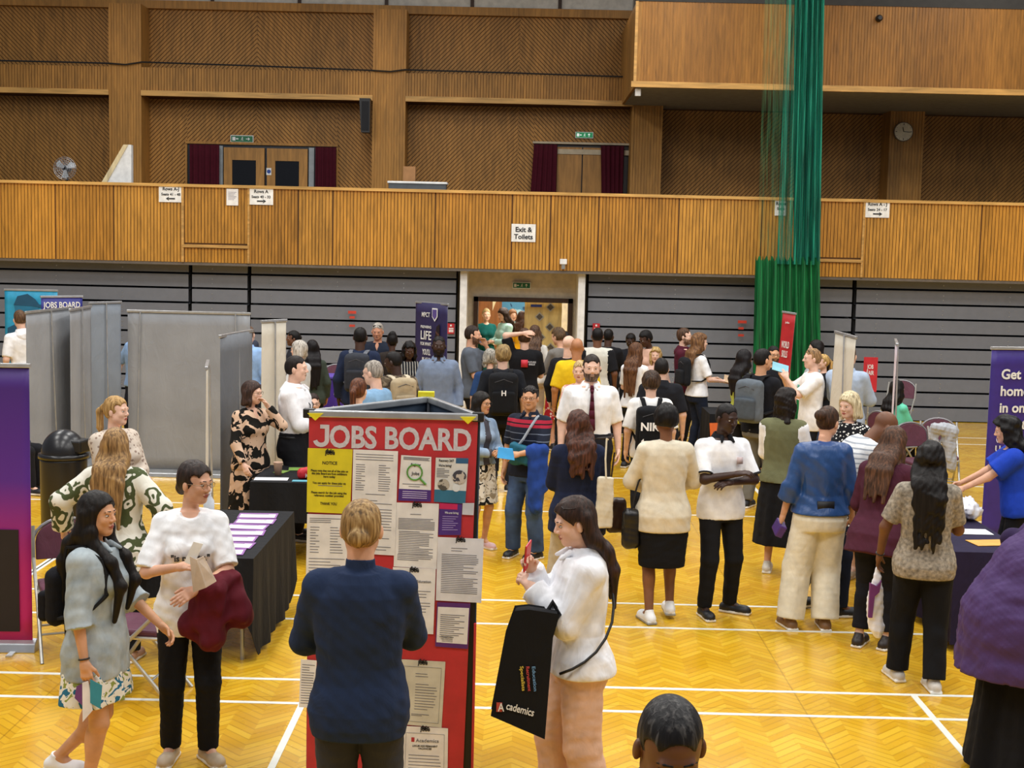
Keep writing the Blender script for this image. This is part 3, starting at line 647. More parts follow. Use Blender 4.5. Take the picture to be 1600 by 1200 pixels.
def loft(M, sex, b, inf=0, z0=.80, z1=1.49, belly=0, fl=None, fold=0, seed=0):
    """torso / hem shape in the torso frame M (4x4, person <- torso)"""
    Ri = np.array(M.to_3x3()).T; t = np.array(M.translation); zs = TZ
    sa = 1+(b-1)*.8; a_, f_, k_ = TA[sex]*sa+inf, TF[sex]*(1+(b-1)*1.3)+inf, TB[sex]*(1+(b-1)*1.1)+inf
    f_ = f_+belly*np.exp(-((zs-1.06)/.1)**2)
    if fl is not None:                       # (z_start, added radius at the hem z0)
        e = np.clip((fl[0]-zs)/max(fl[0]-z0, .01), 0, None)*fl[1]; a_ = a_+e; f_ = f_+e*.8; k_ = k_+e*.8
        if z0 < zs[0]:
            zs = np.concatenate([[z0], zs]); e0 = fl[1]; a_ = np.concatenate([[TA[sex][1]*sa+inf+e0], a_]); f_ = np.concatenate([[TF[sex][1]*sa+inf+e0*.8], f_]); k_ = np.concatenate([[TB[sex][1]*sa+inf+e0*.8], k_])
            m_ = zs < .9; a_[1] = np.interp(.76, [z0, .9], [a_[0], np.interp(.9, zs, a_)]); 
            f_[1] = np.interp(.76, [z0, .9], [f_[0], np.interp(.9, zs, f_)]); k_[1] = np.interp(.76, [z0, .9], [k_[0], np.interp(.9, zs, k_)])
    def f(P):
        X, Y, Z = [np.float32(1)*(Ri[i, 0]*(P[0]-t[0])+Ri[i, 1]*(P[1]-t[1])+Ri[i, 2]*(P[2]-t[2])) for i in range(3)]
        A = np.interp(Z, zs, a_); B = np.where(Y > 0, np.interp(Z, zs, f_), np.interp(Z, zs, k_))
        if fold:
            an = np.arctan2(Y, X); w_ = np.clip((.98-Z)/.35, 0, 1)*fold
            e = w_*(np.sin(an*7+seed)+.6*np.sin(an*12+seed*2)); A = A+e; B = B+e
        q = (np.abs(X/A)**2.35+np.abs(Y/B)**2.35)**(1/2.35); d = (q-1)*np.minimum(A, B)
        return np.maximum(np.maximum(d, z0-Z), Z-z1)
    mx_ = max(a_)+abs(fold)*1.6+.02; pts = []
    for x in (-mx_, mx_):
        for y in (-max(k_)-abs(fold)*1.6, max(f_)+abs(fold)*1.6):
            for z in (z0, z1): pts.append(np.array(M @ Vector((x, y, z))))
    return f, np.min(pts, 0), np.max(pts, 0)
def ik(S, T, l1, l2, pole):
    S = Vector(S); T = Vector(T); d = T-S; L = min(d.length, (l1+l2)*.995); u = d.normalized(); T = S+u*L
    a = (l1*l1-l2*l2+L*L)/(2*L); h = math.sqrt(max(l1*l1-a*a, 0)); p = Vector(pole); p = (p-u*p.dot(u)); p = p.normalized() if p.length > 1e-5 else u.orthogonal()
    return S+u*a+p*h, T
ARM = {  # wrist target for the right (+x) arm, elbow pole; torso frame
    'down': ((.25, .03, .88), (.5, -1, 0)), 'out': ((.33, .08, .93), (.5, -1, 0)), 'fwd': ((.17, .32, 1.10), (.5, -.6, -1)),
    'hold': ((.06, .27, 1.12), (.7, -.4, -1)), 'mid': ((-.03, .22, 1.10), (.9, -.2, -.6)), 'chest': ((.07, .27, 1.30), (.6, -.2, -1)), 'phone': ((.09, .33, 1.40), (.5, -.1, -1)),
    'cross': ((-.03, .21, 1.20), (1, .0, -.6)), 'cross2': ((.01, .175, 1.13), (1, -.05, -.6)), 'face': ((.09, .17, 1.50), (.6, .4, -1)),
    'head': ((.02, -.10, 1.70), (1, .3, .2)), 'reach': ((.16, .50, 1.15), (.4, -.2, -1)), 'back': ((.12, -.2, .98), (1, -.4, 0)), 'hip': ((.22, .04, .93), (1, -.6, 0)), 'table': ((.22, .40, .92), (.5, -.5, -.2)),
    'strap': ((.15, .16, 1.33), (.7, -.2, -1)), 'lap': ((.10, .36, .86), (.8, -.4, -.4))}
SK = {0: '#e2b7a0', 1: '#d8a588', 2: '#cf9a75', 3: '#b17a55', 4: '#6f4730', 5: '#4a2f22', 6: '#3a241b', 7: '#c98f70'}
def mixc(a, b_, t):
    h = lambda c: [int(c[1+i*2:3+i*2], 16) for i in range(3)]
    return '#%02x%02x%02x' % tuple(int(x*(1-t)+y*t) for x, y in zip(h(a), h(b_)))
def geo(name, parts, mats, S, parent, smooth=True):
    vs, qs, ms = [], [], []; n = 0
    for (v, q, mi) in parts:
        if not len(q): continue
        vs.append(v); qs.append(q+n); ms.append(np.full(len(q), mi) if np.isscalar(mi) else mi); n += len(v)
    if not vs: return None
    v = np.concatenate(vs)*S; q = np.concatenate(qs); mi = np.concatenate(ms)
    me = bpy.data.meshes.new(name); me.vertices.add(len(v)); me.vertices.foreach_set('co', v.astype(np.float32).ravel())
    me.loops.add(len(q)*4); me.loops.foreach_set('vertex_index', q.astype(np.int32).ravel())
    me.polygons.add(len(q)); me.polygons.foreach_set('loop_start', np.arange(len(q), dtype=np.int32)*4); me.polygons.foreach_set('loop_total', np.full(len(q), 4, np.int32))
    for m_ in (mats if isinstance(mats, list) else [mats]): me.materials.append(m_)
    me.polygons.foreach_set('material_index', mi.astype(np.int32)); me.polygons.foreach_set('use_smooth', np.full(len(q), smooth))
    me.update(calc_edges=True); me.validate()
    o = bpy.data.objects.new(name, me); COL.objects.link(o); o.parent = parent; return o
def tf(v, M):
    m_ = np.array(M); return v@m_[:3, :3].T+m_[:3, 3]
_cs = None
def ball(c, r):
    global _cs
    if _cs is None:
        g = Grid((-1.3,)*3, (1.3,)*3, .26); g.V[:] = 1; g.add(ell((0, 0, 0), (1, 1, 1)), 0); v, q = g.mesh(); v = v/np.linalg.norm(v, axis=1)[:, None]; _cs = (v, q)
    return _cs[0]*np.array(r)+np.array(c), _cs[1]
def hand(W, D, Nn, Wd, c, curl=.5, sc_=1., spread=0.):
    """W wrist, D along the hand, Nn palm normal, Wd thumb side; returns verts, quads"""
    D, Nn, Wd = [np.array(x.normalized()) for x in (D, Nn, Wd)]; W = np.array(W)
    g = Grid(W-.19*sc_, W+.19*sc_, c)
    for i, l in enumerate((.075, .084, .078, .060)):
        o = (.027-.018*i)*sc_; kn = W+D*(.085-.004*abs(i-1.2))*sc_+Wd*o
        g.add(cap(W+Wd*o*.6+D*.01, kn, .0135*sc_, .0105*sc_), .012)
        p = kn; a = curl*(.7+.12*i); dd = D+Wd*o*(1.5+spread*8)
        for s_, (ll, r0, r1) in enumerate(((.45, .0095, .0085), (.32, .0085, .0078), (.26, .0078, .0065))):
            an = a*(s_+1)*.9; dr_ = dd*math.cos(an)+Nn*math.sin(an); dr_ /= np.linalg.norm(dr_); e = p+dr_*l*ll*sc_; g.add(cap(p, e, r0*sc_, r1*sc_), .004); p = e
    g.add(cap(W-D*.03*sc_, W+D*.03*sc_, .024*sc_, .022*sc_), .02)
    b = W+D*.02*sc_+Wd*.022*sc_; m_ = b+(D*.035+Wd*.028+Nn*.012)*sc_; g.add(cap(b, m_, .014*sc_, .011*sc_), .01); g.add(cap(m_, m_+(D*.038+Wd*.004+Nn*(.01+.03*curl))*sc_, .0105*sc_, .008*sc_), .004)
    return g.mesh()
def person(px, py, h, face, label, sex='m', b=1., sk=1, hair=('short', '#2a1d16'), top=None, bot=None, shoe='#1c1c20', R_='down', L_='down', lean=0, side=0, tw=0,
           hy=0, hp=0, hr=0, legs=None, sit=False, acc=(), eye=True, beard=None, group=None, feet=None, sleeve_m=None, hand_scale=1., curl=.5, z0=0., sole=None, Y=None):
    """px, py: where the top of the head shows; h: standing height; face: 0 toward the camera, 90 toward image right, 180 away"""
    b = 1+(b-1)*.6; S = h/1.75; rz = R(face+180)
    piv = Vector((0, 0, .92 if not sit else .50))
    TM = Matrix.Translation(piv) @ Matrix.Rotation(R(tw), 4, 'Z') @ Matrix.Rotation(R(side), 4, 'Y') @ Matrix.Rotation(R(-lean), 4, 'X') @ Matrix.Translation((0, 0, -.92))
    HM = TM @ Matrix.Translation((0, -.012, 1.505)) @ Matrix.Rotation(R(hy), 4, 'Z') @ Matrix.Rotation(R(-hp), 4, 'X') @ Matrix.Rotation(R(hr), 4, 'Y') @ Matrix.Translation((0, .027, .13))   # head centre
    topv = (HM @ Vector((0, -.015, .118)))
    topz = max(topv.z, (HM @ Vector((0, -.07, .08))).z)+.01
    RZ = Matrix.Rotation(rz, 3, 'Z')
    q = at_z(px, py, topz*S+z0) if Y is None else at_y(px, py, Y)
    off = RZ @ (Vector((topv.x, topv.y, 0))*S)
    if feet: q = Vector((feet[0], feet[1], 0)); off = Vector((0, 0, 0))
    loc = Vector((q.x-off.x, q.y-off.y, z0 if Y is None else q.z-topz*S)); dist = loc.y
    sp = F/max(dist, .8); root = empty('person', loc, rz, label, 'person', group)
    c = min(max(1.9/sp, .0062), .015)/S; ch = min(max(1.15/sp, .0036), .0085)/S
    mk = skinmat(SK[sk] if isinstance(sk, int) else sk); base = [mk]
    seed = (int(px)*7+int(py)) % 997
    # joints
    sw = (.166 if sex == 'm' else .146)*(1+(b-1)*.6)
    sh = {s: TM @ Vector((s*sw, -.012, 1.388)) for s in (-1, 1)}
    arms = {}
    for s, a in ((1, R_), (-1, L_)):
        tg, pl = ARM[a] if isinstance(a, str) else a
        if isinstance(a, str) and a in ('down', 'hip'): tg = (tg[0]+(b-1)*.12-(0 if sex == 'm' else .02), tg[1], tg[2])
        T = TM @ Vector((s*tg[0], tg[1], tg[2])); p = TM.to_3x3() @ Vector((s*pl[0], pl[1], pl[2]))
        arms[s] = (sh[s],)+tuple(ik(sh[s], T, .285, .25, p))
    lg = {}
    if sit:
        for s in (-1, 1):
            hp_ = Vector((s*.09, 0, .50)); fx = (legs or {}).get(s, (s*.10, .44, 0)); ank = Vector((fx[0], fx[1], .09)); lg[s] = (hp_, ank, fx)
    else:
        for s in (-1, 1):
            fx = (legs or {}).get(s, (s*.10, .03*s, s*-8)); hp_ = TM.to_3x3() @ Vector((s*.088, 0, -.03)) + piv if False else Vector((s*.088, 0, .89))
            fz = fx[3] if len(fx) > 3 else 0
            lg[s] = (hp_, Vector((fx[0], fx[1], .085+fz)), fx)
    LG = {}
    for s, (hp_, ank, fx) in lg.items():
        kn, ank2 = ik(hp_, ank, .415, .405, (s*.06, 1, .0 if not sit else 1)); ft = Matrix.Rotation(R(fx[2] if len(fx) > 2 else 0), 3, 'Z'); LG[s] = (hp_, kn, ank2, ft)
    allp = [p for s in (1, -1) for p in arms[s]+LG[s][:3]]+[TM @ Vector((0, 0, 1.5))]
    lo = np.min([tuple(p) for p in allp], 0)-.14*b-.06; hi = np.max([tuple(p) for p in allp], 0)+.14*b+.06; lo[0] = min(lo[0], -.32*b); hi[0] = max(hi[0], .32*b); lo[1] = min(lo[1], -.26*b); hi[1] = max(hi[1], .26*b)
    lo[2] = -.01
    af = 1.0 if sex == 'm' else .88; af *= 1+(b-1)*.8; lf = 1+(b-1)*.8; lfm = lf*(1 if sex == 'm' else 1.04)
    def arm_prims(s, inf, frac=1., k=1., end=0):
        a, e, w_ = arms[s]; out = []
        rad = lambda r: r*af+inf
        if frac <= .5:
            t = frac*2; m_ = a.lerp(e, t); out.append(cap(a, m_, rad(.050), rad(.050+(.040-.050)*t)+end, True))
        else:
            out.append(cap(a, e, rad(.050), rad(.040))); t = (frac-.5)*2; out.append(cap(e, e.lerp(w_, t), rad(.040), rad(.040-.015*t)+end, True))
        return out
    def leg_prims(s, inf, frac=1., knee=0, end=0):
        a, kn, an, ft = LG[s]; out = [cap(a, kn, .083*lfm+inf, .057*lf+inf+knee)] if frac > .5 else [cap(a, a.lerp(kn, frac*2), .083*lfm+inf, .083*lfm-(.026*frac*2)+inf+end, True)]
        if frac > .5:
            t = (frac-.5)*2; out.append(cap(kn, kn.lerp(an, t), .055*lf+inf+knee, .055*lf-(.02*lf*t)+inf+end, True))
            if knee < .01: m_ = kn.lerp(an, .3); d = (an-kn).normalized(); bk = Vector((0, -.018, 0)); out.append(ell(m_+bk, (.048*lf+inf, .05*lf+inf, .11)))
        return out
    # ---- body
    g = Grid(lo, hi, c)
    g.add(loft(TM, sex, b, -.004, .835 if not sit else .90, 1.47), 0)
    if sit: g.add(ell((0, -.0, .52), (.18*b, .15*b, .12)), .05)
    for s in (1, -1):
        for p in arm_prims(s, 0): g.add(p, .02)
        g.add(ell(sh[s], (.050*af, .052*af, .048*af)), .03); g.add(cap(TM @ Vector((s*.03, -.025, 1.425)), sh[s]+Vector((0, 0, .010)), .029*af, .033*af), .03)
        for p in leg_prims(s, -.006): g.add(p, .02)
        _, kn, an, ft = LG[s]; g.add(cap(an, an+ft @ Vector((0, .11, -.045)), .032, .026), .02); g.add(cap(an+Vector((0, -.02, -.02)), an+Vector((0, -.02, -.05)), .028, .026), .02)
    g.add(cap(TM @ Vector((0, -.02, 1.40)), TM @ Vector((0, -.01, 1.51)), .055 if sex == 'm' else .046, .05 if sex == 'm' else .042), .03)
    v, qd = g.mesh(); parts = [(v, qd, 0)]
    # ---- head
    sf = 1. if sex == 'm' else .95; fat = 1+(b-1)*.35
    nk = np.array(HM.inverted() @ (TM @ Vector((0, -.02, 1.43))))
    gh = Grid((-.105, min(-.12, nk[1]-.07), min(-.26, nk[2]-.01)), (.105, max(.14, nk[1]+.07), .14), ch)
    gh.add(ell((0, -.014, .032), (.074*sf, .094, .084)), 0)
    gh.add(ell((0, .024, -.03), (.058*sf*fat, .062, .084)), .035)
    gh.add(ell((0, .058, -.092), (.026*fat, .022, .020)), .03)
    for s in (-1, 1):
        gh.add(ell((s*.045*fat*sf, .010, -.058), (.022, .035, .03)), .03)
        gh.add(ell((s*.034, .060, -.024), (.022, .018, .020)), .02)
    gh.add(cap((-.034, .078, .022), (.034, .078, .022), .010), .015)
    for s in (-1, 1): gh.cut(ell((s*.031, .096, .004), (.019, .014, .012)))
    nl = .107 if sex == 'm' else .103
    gh.add(cap((0, .084, .010), (0, nl-.003, -.022), .0075, .0115), .010)
    for s in (-1, 1): gh.add(ell((s*.011, .092, -.028), (.009, .011, .008)), .006)
    gh.add(ell((0, .083, -.055), (.023, .010, .0065)), .005); gh.add(ell((0, .081, -.066), (.019, .010, .0065)), .004)
    gh.cut(cap((-.02, .095, -.0605), (.02, .095, -.0605), .0025))
    for s in (-1, 1):
        gh.add(ell((s*.0785*sf, -.010, -.012), (.012, .019, .031), np.array(Matrix.Rotation(s*-.3, 3, 'Z'))), .006)
    gh.add(cap(nk, (0, -.022, -.05), (.058 if sex == 'm' else .046)*(1+(b-1)*.5), (.054 if sex == 'm' else .044)*(1+(b-1)*.5)), .025)
    vh, qh = gh.mesh(); cen = vh[qh].mean(1); mi = np.zeros(len(qh), int)
    lipc = dark(SK[sk] if isinstance(sk, int) else sk, .74); base.append(skinmat('#a85a52' if (isinstance(sk, int) and sk < 4 and sex == 'f') else '#%02x%02x%02x' % tuple(int(255*x) for x in lipc)))
    mi[(np.abs(cen[:, 2]+.060) < .0095) & (np.abs(cen[:, 0]) < .021-.9*np.abs(cen[:, 2]+.060)) & (cen[:, 1] > .075)] = 1
    hc = hair[1] if hair else '#2a1d16'; base += [mat('#c9bfb4', .5, name='eye_white', spec=.2), mat('#241a14', .2, name='iris'), hairmat(hc if beard is None else mixc(beard, SK[sk], .32))]
    if beard:
        zone = (cen[:, 2] < -.044+.5*np.maximum(0, .06-cen[:, 1])-.0*cen[:, 0]) & (cen[:, 1] > -.002) & (cen[:, 2] > -.125) & (mi != 1); zone &= ~((np.abs(cen[:, 0]) < .013) & (cen[:, 2] > -.045)); mi[zone & (cen[:, 2] < .0)] = 4
        zz_ = (mi == 4); vv_ = np.unique(qh[zz_]); cc_ = vh[vv_]-A3(0, 0, -.03); vh[vv_] += cc_/np.linalg.norm(cc_, axis=1)[:, None]*.002
    parts.append((tf(vh, HM), qh, mi))
    if eye and sp > 85:
        for s in (-1, 1):
            a, q_ = ball((s*.031, .0755, .004), (.0125, .0105, .0058)); parts.append((tf(a, HM), q_, 2))
            a, q_ = ball((s*.031, .0815, .0035), (.0062, .0058, .0058)); parts.append((tf(a, HM), q_, 3))
            if hair[0] != 'none':
                ge = Grid((s*.031-.03, .06, 0), (s*.031+.03, .11, .045), ch*.8)
                ge.add(cap((s*.014, .0880, .0255), (s*.034, .0845, .028), .0036, .0036), .002); ge.add(cap((s*.034, .0845, .028), (s*.050, .072, .023), .0034, .002), .002)
                ge.add(cap((s*.018, .085, .0120), (s*.044, .078, .0110), .0028, .0024), .001)
                a, q_ = ge.mesh(); parts.append((tf(a, HM), q_, 4))
    # ---- hands
    for s in (1, -1):
        a, e, w_ = arms[s]; D = (w_-e).normalized(); mode = R_ if s == 1 else L_
        inward = (TM.to_3x3() @ Vector((-s, 0, 0)))
        fw_ = TM.to_3x3() @ Vector((0, 1, 0))
        if mode in ('down', 'out', 'hip', 'back'): Nn = inward; Wd = fw_
        else: Nn = inward*.5+Vector((0, 0, -.4)); Wd = Vector((0, 0, 1))
        if mode in ('chest', 'phone', 'face', 'head'): Nn = inward; Wd = -fw_+Vector((0, 0, .2))
        Nn = (Nn-D*Nn.dot(D)).normalized(); Wd = (Wd-D*Wd.dot(D)-Nn*Wd.dot(Nn)).normalized()
        hs = hand_scale*(1 if sex == 'm' else .92)
        parts.append(hand(w_, D, Nn, Wd, max(min(1.1/sp, .006), .0034)/S, curl, hs)+(0,))
    geo('body', parts, base, S, root)
    # ---- clothes
    if top:
        nm, m_, hem, slv = top[:4]; o_ = dict(top[4]) if len(top) > 4 else {}
        inf = o_.get('inf', .016); g = Grid(lo-.05, hi+.05, c)
        z1 = o_.get('neck', 1.465 if not o_.get('flap') else 1.452)
        g.add(loft(TM, sex, b, inf, hem, z1, o_.get('belly', 0), (o_.get('fz', 1.05), o_.get('flare', .012)), o_.get('fold', 0), seed), 0)
        if sex == 'f' and not o_.get('nobust'):
            for s in (1, -1): g.add(ell(TM @ Vector((s*.062*b, .085*b+inf, 1.265)), (.062*b, .050*b, .060)), .04)
        if slv > 0:
            for s in (1, -1):
                for p in arm_prims(s, inf+o_.get('sinf', -.002), slv, end=o_.get('cuff', .006)): g.add(p, .022)
                g.add(cap(TM @ Vector((s*.03, -.025, 1.428)), sh[s]+Vector((0, 0, .010)), .034*af+inf*.9, .037*af+inf), .03)
        if o_.get('collar'): g.add(cap(TM @ Vector((0, -.022, 1.42)), TM @ Vector((0, -.014, 1.42+o_['collar'])), .066 if sex == 'm' else .057, .06 if sex == 'm' else .053, True), .012)
        if o_.get('scoop'): g.cut(ell(TM @ Vector((0, .09, 1.47)), (.06, .08, o_['scoop'])))
        if o_.get('vneck'):
            Vn = o_['vneck']
            for i in range(6): t = i/5; g.cut(ell(TM @ Vector((0, .13, 1.46-Vn*t)), (.045*(1-t)+.006, .07, .03)))
        Pn = g.P(); am = o_.get('wr', .005)*.8; hz_ = TM.translation.z*0+(hem if not sit else hem-.42); hf = np.clip(np.abs(Pn[2]-hz_)/.035, .08, 1) if abs(lean) < 20 else 1.; g.V = (g.V+hf*np.clip((TM.translation.z*0+1.455*1-Pn[2])/.07, .12, 1)*(am*ncos((Pn[0], Pn[1], Pn[2]*.6), seed, 24)+am*.7*ncos((Pn[0], Pn[1], Pn[2]*.8), seed+1, 58)) if not sit else g.V+am*ncos(Pn, seed, 17)).astype(np.float32)
        v, q_ = g.mesh(); mi_ = np.zeros(len(q_), int); mats_ = [m_]
        if o_.get('sleeve'):                      # sleeves in another cloth
            mats_.append(o_['sleeve']); cc = v[q_].mean(1)
            for s in (1, -1):
                a, e, w_ = [np.array(x) for x in arms[s]]; best = 9
                for (p0, p1) in ((a+(e-a)*.12, e), (e, w_)):
                    d = p1-p0; t = np.clip(((cc-p0)@d)/(d@d), 0, 1); best = np.minimum(best, np.linalg.norm(cc-p0-t[:, None]*d, axis=1))
                loc_ = tf(cc, TM.inverted()); mi_[(best < .075*af+inf) & (np.abs(loc_[:, 0]) > .142*b)] = 1
        if o_.get('inner'):                       # the layer seen between open fronts
            mats_.append(o_['inner']); loc_ = tf(v[q_].mean(1), TM.inverted()); mi_[(np.abs(loc_[:, 0]+.01) < .035+.03*np.clip(1.3-loc_[:, 2], 0, .5)) & (loc_[:, 1] > .03)] = len(mats_)-1
        if o_.get('panel'):                       # back panel in another cloth
            mats_.append(o_['panel']); loc_ = tf(v[q_].mean(1), TM.inverted()); mi_[(np.abs(loc_[:, 0]) < .10*b) & (loc_[:, 1] < -.05)] = len(mats_)-1
        topo = geo(nm, [(v, q_, mi_)], mats_, S, root)
        if o_.get('flap'):                        # turned shirt collar
            gc = Grid(np.array(TM @ Vector((0, 0, 1.44)))-.14, np.array(TM @ Vector((0, 0, 1.44)))+.14, min(c, .007))
            fm = (.006 if sex == 'm' else -.004)+(b-1)*.05+max(inf-.020, 0)*.6
            gc.add(cap(TM @ Vector((0, -.03, 1.42)), TM @ Vector((0, -.018, 1.505)), .108+fm, .064+fm, True), 0)
            for s in (1, -1): gc.add(cap(TM @ Vector((s*.034, .058+fm, 1.474)), TM @ Vector((s*.052, .080+inf+fm*.5, 1.446)), .017, .010), .008)
            gc.cut(cap(TM @ Vector((0, -.02, 1.44)), TM @ Vector((0, -.012, 1.58)), .056+fm*.5, .057+fm*.5)); gc.cut((lambda P: P[2]*0+P[1]*0+P[0]*0-.001+np.maximum(np.abs(P[0]-(TM @ Vector((0, .1, 1.45))).x)-.016, -(P[1]-(TM @ Vector((0, .03, 1.45))).y)) if abs(tw) < 30 else P[0]*0+P[1]*0+P[2]*0+1, gc.lo, gc.lo+.28))
            v, q_ = gc.mesh(); geo('collar', [(v, q_, 0)], o_.get('flapm', m_), S, topo)
    if bot:
        nm, m_ = bot[:2]; o_ = dict(bot[2]) if len(bot) > 2 else {}
        g = Grid(lo-.06, hi+.06, c); tz1 = o_.get('waist', min(1.02, top[2]+.05) if top else 1.02)
        if nm in ('skirt', 'dress_skirt', 'robe'):
            hem = o_.get('hem', .55); fl = o_.get('flare', .03); zs_ = o_.get('inf', .018)
            M2 = Matrix.Identity(4) if not sit else Matrix.Translation((0, 0, -.42))
            g = Grid(A3(lo[0]-.1-fl, lo[1]-.1-fl, lo[2]), A3(hi[0]+.1+fl, hi[1]+.1+fl, 1.2), c)
            g.add(loft(M2, sex, b, zs_, hem, tz1, 0, (.92, fl), o_.get('fold', .008), seed), 0)
        else:
            inf = o_.get('inf', .012)
            if sit: g.add(ell((0, -.0, .53), (.19*b, .16*b, .13)), .03)
            g.add(loft(TM if lean < 12 else TM, sex, b, inf, .79 if not sit else .88, tz1), 0)
            for s in (1, -1):
                for p in leg_prims(s, inf, o_.get('len', 1), o_.get('knee', .004), o_.get('end', .01)): g.add(p, .018)
        Pn = g.P(); am = o_.get('wr', .005); hf = np.clip(np.abs(Pn[2]-(o_.get('hem', .1) if nm == 'skirt' else .1))/.04, .1, 1); g.V = (g.V+hf*(am*.7*ncos(Pn, seed+5, 18)+am*.7*ncos((Pn[0], Pn[1], Pn[2]*1.3), seed+6, 50))).astype(np.float32)
        v, q_ = g.mesh(); geo('skirt' if nm != 'trousers' else 'trousers', [(v, q_, 0)], m_, S, root)
    if shoe and not (z0 == 0 and py > 1090):
        for s in (1, -1):
            _, kn, an, ft = LG[s]; mats_ = [mat(shoe, .5, name='shoe'), mat(sole or '#e8e6e0', .6, name='sole')]
            g = Grid((-.08, -.10, -.005), (.08, .23, .16), max(c*.6, .006)); L_f = .155
            g.add(cap((0, -.045, .040), (0, L_f-.02, .036), .040, .038), 0); g.add(ell((0, .12, .035), (.046, .07, .038)), .02); g.add(cap((0, -.02, .05), (0, .0, .105), .038, .036, True), .03)
            g.add(rbox((0, .052, .012), (.043, .133, .014), .012), .006); Pn = g.P(); g.V = np.maximum(g.V, .001-Pn[2]+0*g.V).astype(np.float32)
            v, q_ = g.mesh(); ms = (v[q_].mean(1)[:, 2] < .024).astype(int); v = v@np.array(ft).T+np.array([an.x, an.y, max(an.z-.085, 0)])
            so = geo('shoe', [(v, q_[ms == 0], 0)], mats_[0], S, root); geo('sole', [(v, q_[ms == 1], 0)], mats_[1], S, so)
    # ---- hair
    st = hair[0]; hm = hairmat(hc, hair[2] if len(hair) > 2 and isinstance(hair[2], str) else None)
    ho = hair[-1] if isinstance(hair[-1], dict) else {}
    if st not in ('bald', 'none'):
        t = {'buzz': .004, 'short': .010, 'bun': .010, 'pony': .010, 'long': .018, 'bob': .020, 'curly': .028, 'afro': .045, 'mop': .022, 'dreads': .02, 'hijab': .012, 'thin': .005}[st]
        t = ho.get('t', t); down = {'long': .5, 'curly': .42, 'pony': .35, 'bob': .13, 'dreads': .3}.get(st, 0); down = ho.get('len', down)
        vol = ho.get('vol', 1.)
        l3 = A3(-.17*vol-.05, -.22-.6*down*abs(math.sin(R(hp+lean))), -.2-down-.1); h3 = A3(.17*vol+.05, .22+.3*abs(math.sin(R(hp+lean))), .20)
        gz = Grid(l3, h3, ch*1.25)
        gz.add(ell((0, -.016, .034), (.074*sf+t*(.55 if st == 'short' else 1), .094+t*(.8 if st == 'short' else 1), .084+t)), 0)
        if st in ('short', 'buzz', 'thin', 'mop', 'curly', 'afro', 'bun', 'pony'): gz.add(ell((0, -.04, -.005), (.070*sf+t*.8, .066+t*.8, .07)), .02)
        # keep the face clear
        hl = ho.get('hl', {'short': .074, 'buzz': .072, 'bun': .070, 'mop': .058}.get(st, .066))
        def facecut(P): return -((P[1]-.082)*.807-(P[2]-hl)*.59)+0*P[0]
        if st == 'hijab':
            gz.add(cap((0, -.02, -.10), (0, 0, -.17), .085, .14), .05); gz.cut((ell((0, .10, -.02), (.052, .07, .078))[0], l3, h3))
        else:
            gz.cut((facecut, l3, h3)) if not ho.get('fringe') else (gz.add(ell((0, .055, .058), (.055, .04, .026)), .02), gz.cut((lambda P: -((P[1]-.088)*.807-(P[2]-.032)*.59)+0*P[0], l3, h3)))
            if st in ('short', 'buzz', 'thin', 'mop', 'curly', 'afro', 'bun', 'pony'):
                zc = {'mop': -.07, 'curly': -.075, 'afro': -.04, 'bun': -.085, 'pony': -.085}.get(st, -.055)+ho.get('zc', 0)
                gz.cut((lambda P: (P[2]-zc)+0*P[0]+0*P[1]+0, l3, h3))
                for s in (-1, 1): gz.cut(ell((s*.082, .0, -.022), (.018, .024, .034))); gz.cut(ell((s*.066, .052, .036), (.022, .034, .028)))
                gz.cut(ell((0, .092, .040), (.050, .040, .040)))
            else:
                for s in (-1, 1):
                    if not ho.get('cover', 1): gz.cut(ell((s*.08, .0, -.02), (.02, .022, .034)))
        Hi = HM.inverted(); hi_ = lambda p: np.array(Hi @ (TM @ Vector(p)))
        hb = lambda p: np.array(p, float)
        if st in ('long', 'bob', 'curly', 'dreads') and down > 0:
            ty = -.128*(1+(b-1)*1.1)-.03 if not top else -.128*(1+(b-1)*1.1)-.035
            for i, xx in enumerate((-.062, -.03, 0, .03, .062)):
                p0 = hb((xx, -.075+abs(xx)*.5, .0)); p1 = hb((xx*1.25, -.085+abs(xx)*.3, -.10)); p15 = hi_((xx*1.1*vol, ty*.72, 1.475)); p2 = hi_((xx*1.2*vol, ty*.96, 1.38)); zl = 1.50-down+.02*math.sin(i*2+seed)
                rr = .034*vol
                if down < .2: gz.add(cap(p0, hb((xx*1.35, -.07, -.02-down)), .036, .024), .03)
                else:
                    gz.add(cap(p0, p1, .036, rr), .04); gz.add(cap(p1, p15, rr, rr), .04)
                    if zl < 1.46: gz.add(cap(p15, p2, rr, rr*.9), .04)
                    if zl < 1.36: p3 = hi_((xx*1.15*vol, ty, zl+.035*math.sin(i*3+seed*2))); gz.add(cap(p2, p3, rr, rr*.35), .02)
            for s in (-1, 1):      # sides frame the face
                if not ho.get('sides', 1): gz.add(cap(hb((s*.056, -.045, .02)), hb((s*.062, -.055, -.1)), .034, .03), .03); gz.cut(ell((s*.082, .0, -.016), (.022, .026, .036))); continue
                fr_ = ho.get('front', {}).get(s, 0)
                q0 = hb((s*.068, .012, .03)); q1 = hb((s*.078, .012, -.085)); gz.add(cap(q0, q1, .022, .022), .02); gz.add(cap(hb((s*.06, -.03, 0)), hb((s*.07, -.04, -.1)), .034, .03), .03)
                if down < .2: gz.add(cap(q1, hb((s*.07, .01, -.04-down)), .022, .016), .02)
                else: gz.add(cap(q1, hi_((s*.09, -.05, 1.44)), .024, .03), .03)
